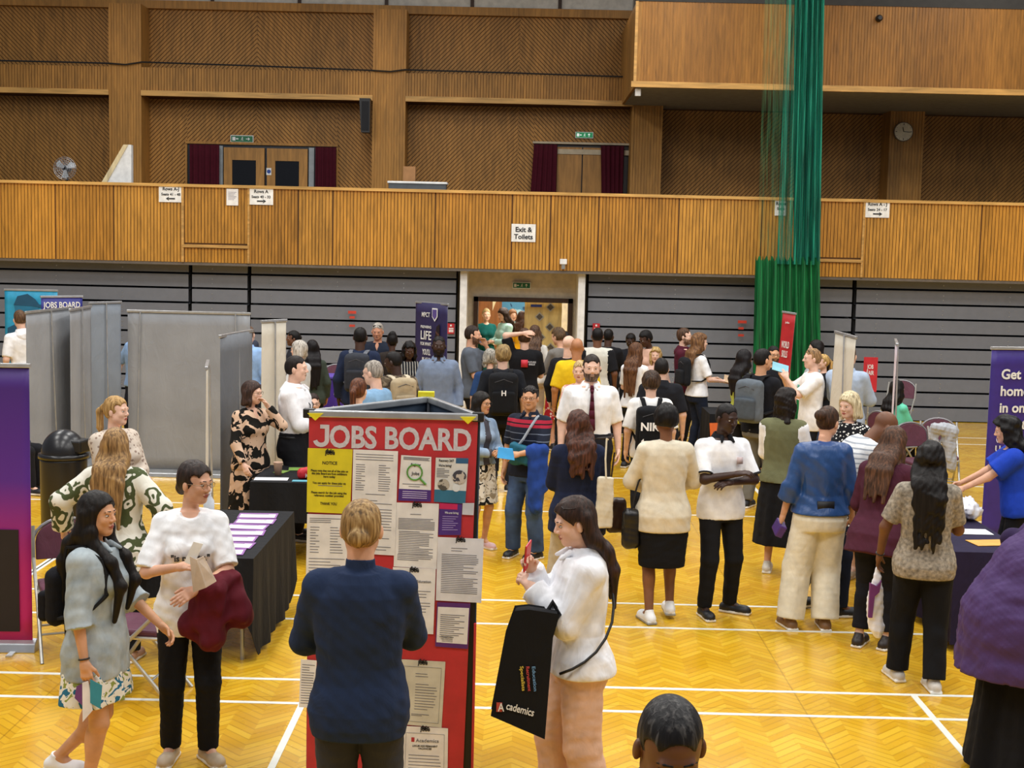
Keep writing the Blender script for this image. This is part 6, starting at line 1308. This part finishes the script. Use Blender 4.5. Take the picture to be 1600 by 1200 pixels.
r, L_, B = notice([(683, 941), (735, 943), (731, 1014), (680, 1010)], mat('#5a2a72', .6), 'white letter in a purple border, lower right of the red board', [], [], [(.03, .10, .97, .90, PAPER), (.03, .74, .52, .88, mat('#2a3a66', .5))])
mb = MB()
for i in range(12): mb.prism([B(.12, .28+.045*i, .002), B(.85-.15*(i % 3), .28+.045*i, .002), B(.85-.15*(i % 3), .265+.045*i, .002), B(.12, .265+.045*i, .002)], (0, -.0003, 0))
mb.build('printed_lines', GRYP, r)
notice([(626, 1030), (696, 1034), (690, 1137), (621, 1131)], mat('#cfcdbd', .6), 'cream form with a thin border low on the red board', [(.2, .24, 2, .35, .65), (.36, .74, 10, .36, .85), (.82, .84, 2, .3, .7)], frame=1, logo=(.5, .06))
notice([(629, 1134), (700, 1138), (699, 1238), (626, 1234)], PAPER, 'white letter with a red and grey logo at the bottom of the red board', [(.44, .9, 10, .15, .85)], [('Academics', .55, .235, .12, .018, GRYP), ('LOCUM AND PERMANENT', .5, .31, .13, .010, INK), ('VACANCIES', .5, .35, .07, .010, INK)], [(.2, .17, .27, .24, mat('#b8343c', .6))], frame=1, logo=(.5, .06))
notice([(470, 1030), (495, 1032), (490, 1106), (467, 1105)], PAPER, 'white sheet at the lower left edge of the red board beside the blond man', [(.1, .9, 16, .1, .9)])
# ---------------------------------------------------------------- tables
def cloth(x0, x1, y0, y1, z, drops, m_, label, wave=.018, seed=0):
    """cover with drops {side: length}; corners hang in folds"""
    mb = MB(); rng = random.Random(seed); per = []
    def edge(a, b_, n): return [(a[0]+(b_[0]-a[0])*i/n, a[1]+(b_[1]-a[1])*i/n) for i in range(n)]
    pts = []; sides = [('f', (x0, y0), (x1, y0), (0, -1)), ('r', (x1, y0), (x1, y1), (1, 0)), ('b', (x1, y1), (x0, y1), (0, 1)), ('l', (x0, y1), (x0, y0), (-1, 0))]
    for k, a, b_, n in sides:
        L = math.dist(a, b_); m2 = max(int(L/.05), 6)
        for i, p in enumerate(edge(a, b_, m2)): pts.append((p, n, drops.get(k, .3), i/m2, k))
    K = len(pts); rows = 7; DR = [p[2] for p in pts]
    DR = [sum(DR[(i+j) % K] for j in range(-2, 3))/5 for i in range(K)]
    NX = [Vector((sum(pts[(i+j) % K][1][0] for j in range(-2, 3)), sum(pts[(i+j) % K][1][1] for j in range(-2, 3)), 0)).normalized() for i in range(K)]
    for j in range(rows+1):
        t = j/rows
        for i, (p, n, dr, u, k) in enumerate(pts):
            w_ = wave*t*(math.sin(i*1.1+seed)+.6*math.sin(i*.53+2*seed))+.012*t+.004
            mb.v.append((p[0]+NX[i].x*w_, p[1]+NX[i].y*w_, z-DR[i]*t))
    for j in range(rows):
        for i in range(K): a = j*K+i; b_ = j*K+(i+1) % K; mb.f.append((a, a+K, b_+K, b_)); mb.m.append(0)
    mb.f.append(tuple(range(K))); mb.m.append(0)
    cx, cy = (x0+x1)/2, (y0+y1)/2; mb.v = [(a-cx, b_-cy, c_) for a, b_, c_ in mb.v]
    o = mb.build('tablecloth', m_, None, False); o.location = (cx, cy, 0); s_ = o.modifiers.new('t', 'SOLIDIFY'); s_.thickness = .003; s_.offset = 0
    return tag(o, label, 'tablecloth')
def table(x0, x1, y0, y1, label, z=.74):
    cx, cy = (x0+x1)/2, (y0+y1)/2; r = empty('folding_table', (cx, cy, 0), 0, label, 'table'); hx, hy_ = (x1-x0)/2, (y1-y0)/2
    MB().box((-hx+.01, -hy_+.01, z-.035), (hx-.01, hy_-.01, z-.005)).build('tabletop', mat('#8a8478', .5), r)
    for sx in (-1, 1):
        for sy in (-1, 1): MB().tube([(sx*(hx-.08), sy*(hy_-.12), 0), (sx*(hx-.08), sy*(hy_-.12), z-.04)], .014, 8).build('leg', mat('#a3a5a8', .35, .7), r)
    return r
BC = fabric('#15161a', rough=.8)
table(-2.52, -1.80, 9.15, 10.75, 'folding table under the black cloth beside the girl in the white t-shirt')
cloth(-2.54, -1.78, 9.13, 10.78, .745, {'f': .28, 'r': .70, 'b': .3, 'l': .3}, BC, 'long black cloth hanging to the floor beside the girl in the white t-shirt', seed=1)
table(-2.36, -1.64, 12.1, 13.0, 'folding table with black cloth behind the red board at left')
cloth(-2.38, -1.62, 12.08, 13.02, .745, {'f': .36, 'r': .4, 'b': .3, 'l': .34}, BC, 'black cloth on the table with the red pouch and paper cup', seed=2)
table(3.22, 3.72, 9.9, 12.9, 'long folding table behind the leaning people on the right')
cloth(3.20, 3.74, 9.88, 12.92, .745, {'f': .69, 'r': .5, 'b': .3, 'l': .69}, fabric('#231c38', rough=.85), 'dark purple table cover behind the woman with the long wavy black hair', seed=3)
r = empty('reception_desk', (-2.45, 19.1, 0), 0, 'bright purple counter with white lettering in front of the bleachers at left', 'desk')
MB().box((-.36, -.25, .0), (.28, .25, 1.0)).build('body', mat('#4a2f9a', .5), r, bevel=.01); MB().box((-.38, -.27, 1.0), (.30, .27, 1.03)).build('top', mat('#5a45a8', .5), r, bevel=.005)
fit('MPCT', .28, .09, WHITE, face_cam(.02, -.256, .78), r); fit('the Military', .30, .05, WHITE, face_cam(.0, -.256, .58), r)
table(2.55, 3.3, 18.0, 18.7, 'small table with black cloth behind the woman with long curly hair'); cloth(2.5, 3.35, 17.95, 18.75, .745, {'f': .69, 'r': .6, 'b': .3, 'l': .6}, BC, 'black cloth on the far table beside the hi-vis top', seed=4)
o = MB().box((-.18, -.01, -.33), (.18, .01, .33)).build('orange_panel', mat('#d9672a', .5)); x, y = S_(1123, 121); o.location = (x, y, .325); o.rotation_euler = (R(-12), 0, R(20)); tag(o, 'bright orange panel leaning at the far table beside the grey backpack', 'panel')
# ---------------------------------------------------------------- chairs
def chair(x, y, rz, label, group='purple folding chairs'):
    r = empty('folding_chair', (x, y, 0), rz, label, 'chair', group); fm = mat('#b4b2ab', .35, .6, 'chair_frame'); vm = fabric('#5c2f42', rough=.6)
    MB().box((-.20, -.20, .43), (.20, .20, .475)).build('seat', vm, r, bevel=.015)
    mb = MB(); 
    for s in (-1, 1): mb.tube([(s*.205, -.20, .425), (s*.205, .20, .425)], .012, 6)
    mb.tube([(-.205, .19, .425), (.205, .19, .425)], .012, 6); mb.build('seat_frame', fm, r)
    for s in (-1, 1):
        MB().tube([(s*.22, .30, 0), (s*.22, .05, .36), (s*.22, -.21, .62), (s*.215, -.27, .84)], .013, 7).build('leg', fm, r)
        MB().tube([(s*.19, -.26, 0), (s*.19, .0, .30), (s*.19, .17, .43)], .013, 7).build('leg', fm, r)
    n = 12; mb = MB(); out = []
    for k in range(n+1): a = math.pi*k/n; out.append((.20*math.cos(a), -.255-.02*math.sin(a), .72+.15*math.sin(a)))
    out = [(.20, -.235, .60)]+out+[(-.20, -.235, .60)]; mb.prism(out, (0, -.03, 0)); bkr = mb.build('backrest', vm, r, bevel=.006)
    MB().tube([(a*1.08, b_-.015, .58+(c_-.58)*1.04) for a, b_, c_ in out], .011, 6).build('back_frame', mat('#9b9aa0', .4, .5), r)
    MB().tube([(-.19, -.13, .15), (.19, -.13, .15)], .008, 6).build('stretcher', fm, r); MB().tube([(-.22, .18, .17), (.22, .18, .17)], .008, 6).build('stretcher', fm, r)
    for s in (-1, 1):
        pass
    return r
def cpy(root, x, y, rz, label, sc_=None):
    c = root.copy(); COL.objects.link(c); c.location = (x, y, 0); c.rotation_euler = (0, 0, rz); c['label'] = label
    for ch in root.children: k = ch.copy(); COL.objects.link(k); k.parent = c
    return c
c0 = chair(-2.36, 8.50, R(84), 'maroon folding chair with crossed metal legs between the two young women on the left')
cpy(c0, -3.12, 9.42, R(205), 'maroon folding chair whose back shows left of the green-patterned jacket')
cpy(c0, *S_(1432, 133), R(190), 'maroon folding chair back right of the burgundy top, left of two')
cpy(c0, *S_(1463, 129), R(170), 'maroon folding chair back above the head with long wavy black hair')
cpy(c0, *S_(1392, 99), R(150), 'folding chair beside the seated woman in mint near the bleachers')
cpy(c0, *S_(516, 97), R(200), 'folding chair back standing above the bright purple counter')
cpy(c0, -1.62, 13.75, R(0), 'folding chair under the young woman seated behind the red board')
p = p_mt['loc']; cpy(c0, p.x, p.y, p_mt['root'].rotation_euler.z, 'folding chair under the woman in the mint top')
p = p_seat['loc']; bpy.data.objects['folding_chair.006'].location = (p.x, p.y, 0); bpy.data.objects['folding_chair.006'].rotation_euler = p_seat['root'].rotation_euler
p = p_lsit['loc']; cpy(c0, p.x, p.y, p_lsit['root'].rotation_euler.z, 'folding chair under the person in dark denim at the left edge')
# black bin
x, y = S_(80, 163); r = empty('dome_bin', (x, y, 0), R(-100), 'large black dome-lid litter bin in front of the grey banners', 'bin'); BK = mat('#1a1a1d', .3, name='bin_plastic')
MB().lathe([(0, 0), (.205, 0), (.215, .02), (.222, .72), (.222, .74)], n=36).build('bin_body', BK, r, True)
MB().lathe([(.222, .74), (.238, .745), (.238, .785), (.21, .79)], n=36).build('rim', BK, r, True)
dm = MB().lathe([(.21, .785)]+[(.21*math.cos(a), .79+.23*math.sin(a)) for a in np.linspace(0, 1.56, 12)], n=36); dome = dm.build('dome', BK, r, True)
mb = MB(); mb.box((-.11, .12, .80), (.11, .235, .93)); mb.build('flap', mat('#101012', .5), dome, bevel=.02)
# ================================================================ GREEN NET, BAGS AND HAND-HELD THINGS
def netmat(c, a_, name):
    m, nt, b = newmat(name); v = coords(nt, scale=(1, 1, .04)); f = noise(nt, v, 26, 3)
    nt.links.new(ramp(nt, f, [(.3, dark(c, .55)), (.7, dark(c, 1.35))]), b.inputs['Base Color']); b.inputs['Roughness'].default_value = .8
    if a_ < 1:
        al = ramp(nt, noise(nt, v, 30, 2), [(.35, (max(a_-.3, 0),)*3), (.65, (min(a_+.3, 1),)*3)]); nt.links.new(al, b.inputs['Alpha'])
    return m
YN_ = 22.7; G = empty('division_net', (at_y(1230, 600, YN_).x, YN_, 0), 0, 'tall green division net gathered in a bunch from ceiling to floor', 'net')
gx = G.location.x
def hang(pt0, pt1, pb0, pb1, zt2, zb2, m_, name, y, folds, amp, ragged=0, py0=0, py1=410):
    mb = MB(); n = folds*8; K = 14
    for j in range(K+1):
        t = j/K
        for i in range(n+1):
            u = i/n; xt = wx(pt0, y, py0)+(wx(pt1, y, py0)-wx(pt0, y, py0))*u; xb = wx(pb0, y, py1)+(wx(pb1, y, py1)-wx(pb0, y, py1))*u
            z = zt2+(zb2-zt2)*t; z += ragged*math.sin(i*1.7)*(1-t) if ragged else 0
            mb.v.append((xt+(xb-xt)*t-gx, y-YN_+amp*(math.sin(u*folds*6.283)+.4*math.sin(u*31+t*3)), z))
    for j in range(K):
        for i in range(n): a = j*(n+1)+i; mb.f.append((a, a+n+1, a+n+2, a+1)); mb.m.append(0)
    return mb.build(name, m_, G, True)
ZT = 8.4; zk = wz(1230, 408, YN_)
hang(1192, 1218, 1184, 1232, ZT, zk-.05, netmat('#3d7d55', .28, 'sheer_net'), 'sheer_net', YN_, 5, .05)
hang(1205, 1232, 1205, 1240, ZT, zk-.05, netmat('#4a7a60', .22, 'sheer_net'), 'sheer_net', YN_+.12, 4, .05)
hang(1228, 1284, 1214, 1282, ZT, zk-.05, netmat('#157a62', .93, 'dense_net'), 'dense_net', YN_-.08, 7, .07)
hang(1236, 1284, 1240, 1280, ZT, zk-.05, netmat('#0f5a50', 1, 'dense_net'), 'dense_net', YN_+.04, 6, .06)
hang(1180, 1280, 1176, 1286, zk+.04, .12, netmat('#0d6a38', 1, 'green_skirt'), 'curtain_skirt', YN_-.05, 9, .08, .05, 410, 640)
# --- frames from wrists
def W3(pp, s): return pp['arms'][s][2], (pp['arms'][s][2]-pp['arms'][s][1]).normalized()
def put(name, label, cat, loc, rot=(0, 0, 0), group=None): o = empty(name, loc, 0, label, cat, group); o.rotation_euler = rot; return o
# red phone
w_, d = W3(p_phone, 1); h_ = w_+d*.10+Vector((.02, 0, 0))
r = put('phone', 'red smartphone held up by the woman in the white denim jacket', 'phone', h_+Vector((-.01, -.02, .0)), (R(10), R(-18), R(70)))
MB().box((-.037, -.005, -.075), (.037, .005, .075)).build('case', mat('#c8283a', .35), r, bevel=.006); MB().box((-.033, .0055, -.07), (.033, .0065, .07)).build('screen', mat('#20242c', .1), r)
# black tote
e = p_phone['arms'][-1][1]; w_ = p_phone['arms'][-1][2]; c = e.lerp(w_, .42)+Vector((0, -.07, 0)); s0 = F/c.y
tx = lambda px, py: at_y(px, py, c.y-.03)
K = [tx(826, 948), tx(872, 955), tx(862, 990), tx(849, 1152), tx(768, 1117), tx(792, 990), tx(806, 950)]
cc = sum(K, Vector())/len(K); r = put('tote_bag', 'large black tote bag with white lettering hanging from her forearm', 'bag', cc)
n = len(K); mb = MB(); q = [p-cc for p in K]; mb.prism([p*.96+Vector((0, .05, 0)) for p in q][::-1], (0, 0, 0)); mb = MB()
L = 7
for j in range(L+1):
    t = j/L; y = .05-.10*t; k = .94+.06*math.sin(t*math.pi); mb.v += [(p.x*k, y, p.z*k) for p in q]
for j in range(L):
    for i in range(n): a = j*n+i; b_ = j*n+(i+1) % n; mb.f.append((a, b_, b_+n, a+n)); mb.m.append(0)
mb.f.append(tuple(range(n))); mb.f.append(tuple(L*n+i for i in range(n))[::-1]); mb.m += [0, 0]
BT = fabric('#101114', rough=.8); mb.build('bag_body', BT, r, False, bevel=.012)
for dy in (-.045, .04): MB().tube([q[0]+Vector((.02, dy, -.03)), Vector(c)-cc+Vector((-.03, dy*.4, .0)), Vector(c)-cc+Vector((0, dy*.2, .06)), Vector(c)-cc+Vector((.035, dy*.4, 0)), q[1]+Vector((-.02, dy, -.03))], .011, 6).build('handle', BT, r)
a0 = tx(802, 1104)-cc; M_ = Matrix.Translation((a0.x+.03, -.056, a0.z-.01)) @ Matrix.Rotation(R(14), 4, 'Y') @ Matrix.Rotation(math.pi/2, 4, 'X')
fit('cademics', .135, .036, WHITE, M_, r); MB().box((-.015, -.0565, -.02), (.012, -.054, .025)).build('logo_block', mat('#b8443a', .5), r).location = (a0.x-.065, 0, a0.z+.012)
fit('A', .03, .04, WHITE, Matrix.Translation((a0.x-.058, -.060, a0.z-.004)) @ Matrix.Rotation(math.pi/2, 4, 'X'), r)
a1 = tx(826, 1055)-cc
for i, (s_, cc_) in enumerate((('Education', '#6a9ac8'), ('Recruitment', '#c8484a'), ('Specialists', '#d8c04a'))):
    fit(s_, .12, .016, mat(cc_, .6), Matrix.Translation((a1.x-.028*i+.02, -.056, a1.z)) @ Matrix.Rotation(R(84), 4, 'Y') @ Matrix.Rotation(math.pi/2, 4, 'X'), r)
# crossbody strap of the phone woman
TMp = p_phone['TM']; pts = [TMp @ Vector(v) for v in ((.09, -.07, 1.46), (.05, -.125, 1.42), (.0, -.150, 1.36), (-.05, -.157, 1.29), (-.10, -.155, 1.22), (-.15, -.135, 1.14), (-.19, -.095, 1.07), (-.222, -.04, 1.01), (-.235, .02, .965), (-.232, .08, .93), (-.21, .14, .90))]
o = MB().tube(pts, .007, 6).build('bag_strap', BLACK, None, True); tag(o, 'thin black crossbody strap over the white denim jacket', 'strap')
# coat over the arm
def drape_coat(pp, s, prims, m_, label, c=.009, wr=.014, k=.04):
    o = sdf_obj('coat', prims, c, m_, Matrix.Identity(4), None, k, wr, 3); return tag(o, label, 'coat')
a, e, w_ = p_tee['arms'][-1]; V = lambda x, y, z: Vector((x, y, z)); m1 = e.lerp(w_, .45)
drape_coat(p_tee, -1, [cap(e+V(.03, -.03, -.03), m1+V(-.02, -.05, -.03), .045, .05), cap(m1+V(-.02, -.05, -.05), m1+V(-.12, -.05, -.24), .05, .055), cap(m1+V(.03, -.05, -.05), m1+V(.0, -.06, -.30), .06, .075), cap(e+V(.02, -.04, -.06), e+V(.05, -.05, -.22), .06, .085), cap(e+V(.06, -.05, -.14), e+V(.10, -.05, -.24), .05, .05), ell(m1+V(-.08, -.05, -.24), (.09, .045, .08))],
    fabric('#5a1220', rough=.8), 'burgundy coat bundled over the forearm of the girl in the white t-shirt', wr=.016)
w_, d = W3(p_tee, 1); o = put('leaflet', 'crumpled cream paper held up by the girl in the white t-shirt', 'paper', w_+d*.11+V(.0, -.03, .05)); M2 = MB()
M2.prism([V(-.05, 0, -.03), V(.0, 0, -.05), V(.05, 0, .07), V(.0, 0, .08)], (0, .004, 0)); M2.build('sheet', PAPER, o); mw = MB(); mw.prism([V(-.02, 0, .0), V(.02, -.02, -.01), V(.07, -.02, -.16), V(.0, -.01, -.19)], (0, .004, 0)); mw.prism([V(.02, -.02, -.01), V(.05, .01, .0), V(.12, .0, -.13), V(.07, -.02, -.16)], (0, .004, .002)); mw.build('wrapper', fabric('#cbb8a4'), o)
w_, d = W3(p_denim, 1); o = put('leaflets', 'white, teal and purple leaflets held low by the young woman in pale denim', 'paper', w_+d*.12)
for i, (cc_, pl) in enumerate((('#e6e4ea', [(-.03, 0, .02), (.0, 0, .03), (.02, 0, -.12), (-.03, 0, -.18)]), ('#2f8fa8', [(.01, -.004, .04), (.07, -.004, .01), (.06, -.004, -.11), (.01, -.004, -.08)]), ('#6a3a7a', [(-.06, .004, .0), (-.02, .004, .02), (-.03, .004, -.1), (-.07, .004, -.06)]))):
    MB().prism([V(*p) for p in pl], (0, .003, 0)).build('sheet', mat(cc_, .6), o)
# striped polo man: crossbody, jacket, leaflet
TB_ = p_band['TM']; o = put('crossbody_bag', 'teal crossbody bag on the man in the striped navy polo', 'bag', (0, 0, 0)); o.matrix_world = TB_
sdf_obj('bag_body', [rbox((-.0, .20, 1.09), (.13, .05, .095), .04, np.array(Matrix.Rotation(R(-14), 3, 'Y'))), ell((.05, .2, 1.03), (.09, .05, .06))], .009, fabric('#1f5e74', rough=.7), Matrix.Identity(4), o, .02, .006)
MB().tube([(.05, .19, 1.15), (-.02, .185, 1.24), (-.08, .15, 1.36), (-.11, .06, 1.452), (-.10, -.05, 1.46), (-.0, -.155, 1.36)], .014, 6).build('strap', mat('#9aa2ac', .7), o)
w_, d = W3(p_band, -1); o = put('leaflet', 'bright blue leaflet in the hand of the man in the striped polo', 'paper', w_+d*.1+V(0, -.03, .02)); MB().prism([V(-.10, 0, -.03), V(.06, .0, -.05), V(.04, .03, .05), V(-.09, .03, .06)], (0, .004, .003)).build('sheet', mat('#3aa0e0', .5), o)
e = p_band['arms'][-1][1]; m1 = e.lerp(w_, .5)
drape_coat(p_band, -1, [cap(m1+V(.03, -.02, 0), m1+V(.06, -.03, -.5), .06, .07), cap(e+V(0, -.02, 0), e+V(0, -.02, -.35), .06, .06), cap(m1, e, .06, .055)], fabric('#1e3f8a', rough=.8), 'royal blue jacket folded over the arm of the man in the striped polo', .013)
# shoulder tote and bags
def simple_bag(name, label, c, w_, h_, d_, m_, rot=0, strap=None, taper=0, sm=None, rad=.03):
    o = put(name, label, 'bag', c, (0, 0, rot)); sdf_obj('bag_body', [rbox((0, 0, 0), (w_/2, d_/2, h_/2), rad)], .009, m_, Matrix.Identity(4), o, .02, .005)
    if strap: MB().tube([V(*p) for p in strap], .007, 6).build('handle', sm or m_, o)
    return o
sN = 195; zz_ = lambda py, px, s: CH-(py-(382+.0228*(px-800)))/s
TN = p_navy['TM']; W_ = lambda px, py, Y: at_y(px, py, Y)
c = W_(945, 785, p_navy['loc'].y-.22); simple_bag('tote_bag', 'cream cotton tote hanging from the shoulder of the woman in the navy blazer', c, .13, .40, .05, fabric('#d2c9b4', rough=.85), R(10), [(.0, -.02, .19), (-.01, -.02, .34), (.0, .0, .50), (.03, .08, .48)], rad=.015)
c = W_(963, 805, p_navy['loc'].y-.05); simple_bag('handbag', 'dark brown leather shoulder bag beside the cream tote', c, .15, .28, .09, mat('#2c1a14', .4), R(10), [(-.04, 0, .13), (-.05, 0, .30), (-.03, 0, .50)])
c = W_(986, 826, p_cream['loc'].y-.05); simple_bag('handbag', 'black leather handbag at the left side of the woman in the cream jacket', c, .14, .32, .12, mat('#121215', .35), R(20), [(.0, 0, .15), (.02, 0, .26), (.05, .0, .36), (.09, .03, .40)], rad=.05)
# white carrier bag
w_, d = W3(p_grey, -1); c = w_+d*.1; o = put('carrier_bag', 'white plastic carrier bag with purple print hanging from her hand', 'bag', c)
sdf_obj('bag_body', [cap((0, 0, -.0), (.0, 0, -.14), .015, .035), ell((0, 0, -.28), (.060, .032, .19)), ell((.02, 0, -.42), (.045, .025, .08))], .008, mat('#e6e6ec', .35, name='white_plastic'), Matrix.Identity(4), o, .02, .010)
MB().prism([(-.055, -.05, -.10), (-.01, -.05, -.12), (.02, -.05, -.08), (.01, -.05, -.16), (-.02, -.05, -.19), (-.03, -.05, -.34), (-.055, -.05, -.34)], (0, .03, 0)).build('print', mat('#6a2a6e', .5), o)
# pouch, wallet, folder
w_, d = W3(p_blue, -1); o = MB().box((-.03, -.07, -.05), (.03, .07, .05)).build('wallet', mat('#4a2a78', .5), None, bevel=.01); o.location = w_+d*.11; o.rotation_euler = (R(20), R(20), R(10)); tag(o, 'purple wallet in the left hand of the woman in the blue satin blouse', 'wallet')
w_, d = W3(p_silv, -1); o = MB().box((-.13, -.01, -.08), (.13, .01, .08)).build('folder', mat('#3a1f4a', .5), None, bevel=.004); o.location = w_+d*.08+V(-.03, -.05, .02); o.rotation_euler = (R(-20), R(-18), 0); tag(o, 'dark purple folder held by the woman with short silver hair', 'folder')
for pp, s, cc_, lab in ((p_wt, 1, '#7fb8c8', 'pale blue leaflet held by the person in the white t-shirt near the net'), (p_bt, -1, '#d9d4dc', 'light leaflet in the hands of the blonde woman in black'), (p_crl, 1, '#b89a78', 'tan folded paper held by the woman with long curly hair'), (p_teal, -1, '#24264a', 'dark tablet in the hand of the woman in the teal dress'), (p_vest, 1, '#e4e2dc', 'open white brochure held by the woman in the olive vest')):
    w_, d = W3(pp, s); o = MB().box((-.10, -.003, -.07), (.10, .003, .07)).build('leaflet', mat(cc_, .6)); o.location = w_+d*.12+V(0, -.03, .03); o.rotation_euler = (R(-50), R(15), 0); tag(o, lab, 'paper')
# --- things on the tables
def flat(x, y, z, w_, h_, rz, m_, label, name='magazine', th=.004, inner=None, group=None, cat='magazine'):
    r = put(name, label, cat, (x, y, z), (0, 0, rz), group); MB().box((-w_/2, -h_/2, 0), (w_/2, h_/2, th)).build('cover', m_, r)
    if inner:
        MB().box((-w_/2+.015, -h_/2+.02, th), (w_/2-.015, h_/2-.05, th+.0008)).build('print', inner, r)
        mb = MB()
        for i in range(4): mb.box((-w_/2+.03, -h_/2+.04+i*.03, th+.0008), (w_/2-.05-.02*(i % 2), -h_/2+.048+i*.03, th+.0012))
        mb.build('printed_lines', GRYP, r)
    return r
PM = mat('#8a5a9c', .5)
for i in range(7):
    flat(-2.02+.02*(i % 2), 10.55-.21*i, .750, .30, .19, R(4-3*(i % 3)), PM, 'purple-edged white magazine in the row on the long black cloth, %s' % ('farthest one', 'second from the far end', 'third from the far end', 'middle one', 'fifth from the far end', 'second nearest one', 'nearest one')[i], inner=PAPER, group='magazines in a row on the black table')
x, y = -2.38, 10.45; r = put('spray_bottle', 'small white spray bottle at the far end of the long black table', 'bottle', (x, y, .749)); MB().lathe([(0, 0), (.04, 0), (.042, .02), (.042, .13), (.018, .17), (.016, .19)], n=20).build('bottle_body', mat('#d5dadf', .3), r, True); MB().box((-.02, -.04, .19), (.02, .02, .225)).build('nozzle', WHITE, r, bevel=.006)
r = put('paper_cup', 'beige paper cup on the table next to the red pouch', 'cup', (-2.20, 12.45, .749)); mb = MB().lathe([(0, 0), (.030, 0), (.042, .115), (.044, .12), (.038, .118), (.028, .01), (0, .01)], n=24); mb.build('cup_body', mat('#b99a84', .7), r, True)
r = put('pouch', 'red pouch with white lettering on the table behind the red board', 'pouch', (-1.86, 12.32, .749)); sdf_obj('pouch_body', [rbox((0, 0, .045), (.14, .06, .045), .035), ell((0, 0, .06), (.10, .06, .05))], .008, mat('#c41f2c', .5), Matrix.Identity(4), r, .02, .006)
fit('jobs fair', .12, .03, WHITE, face_cam(.0, -.064, .025), r)
k = 0
for (dx_, dy_, w_, h_, rz, cc_, lab) in ((-2.22, 12.22, .30, .14, 4, '#dedee2', 'white paper at the front left corner of the black table'), (-1.75, 12.60, .28, .2, -6, '#e6e6e6', 'white leaflet behind the red pouch'), (-2.05, 12.80, .22, .16, 8, '#7aa04a', 'green-edged brochure at the back of the black table'),
        (-1.80, 12.88, .22, .16, 0, '#cfd6dc', 'pale leaflet near the back right of the black table'), (-1.92, 12.16, .2, .08, 3, '#5aa6b8', 'teal card at the front of the black table'), (-1.72, 12.15, .16, .08, -3, '#8a4a9c', 'purple card at the front of the black table'), (-1.95, 12.60, .14, .2, 20, '#22252c', 'dark leaflet in the middle of the black table'), (-2.2, 12.62, .1, .14, -15, '#7a9a48', 'small green card beside the paper cup')):
    flat(dx_, dy_, .749, w_, h_, R(rz), mat(cc_, .6), lab, 'leaflet', cat='paper')
# right-hand table
r = put('carrier_bag', 'translucent white plastic bag lying on the right-hand table', 'bag', (3.5, 11.2, .77)); sdf_obj('bag_body', [ell((0, 0, .09), (.24, .2, .09)), ell((-.12, .15, .12), (.15, .14, .10)), ell((.15, -.1, .07), (.14, .12, .08))], .014, mat('#dcdde6', .3, name='white_plastic'), Matrix.Identity(4), r, .04, .03)
r = put('carrier_bag', 'cream cloth bag on the table behind the dark wavy hair', 'bag', (3.45, 12.0, .77)); sdf_obj('bag_body', [ell((0, 0, .08), (.2, .2, .08)), ell((.1, .1, .12), (.12, .14, .09))], .014, fabric('#d9cfb8'), Matrix.Identity(4), r, .04, .02)
for i, (x, y, cc_, lab) in enumerate(((3.55, 10.6, '#e8e8ea', 'white leaflets near the hands of the woman in royal blue'), (3.55, 10.2, '#d8a24a', 'orange and white card on the right-hand table'), (3.4, 12.6, '#7a2f4a', 'maroon brochure at the far end of the right-hand table'), (3.5, 12.2, '#dfe2ea', 'pale sheet at the far end of the right-hand table'))):
    flat(x, y, .749, .28, .2, R(10*i), mat(cc_, .6), lab, 'leaflet', cat='paper')
c = S_(1460, 137); r = put('grey_coat', 'grey coat hung over a folding chair back right of the burgundy top', 'coat', (c[0], c[1]-.08, .5)); sdf_obj('coat_body', [cap((-.05, 0, .42), (.12, 0, .40), .07, .07), cap((.08, 0, .40), (.12, -.02, .0), .08, .07), cap((-.08, .02, .38), (-.06, 0, .1), .05, .04)], .013, fabric('#a9acb2'), Matrix.Identity(4), r, .04, .02)
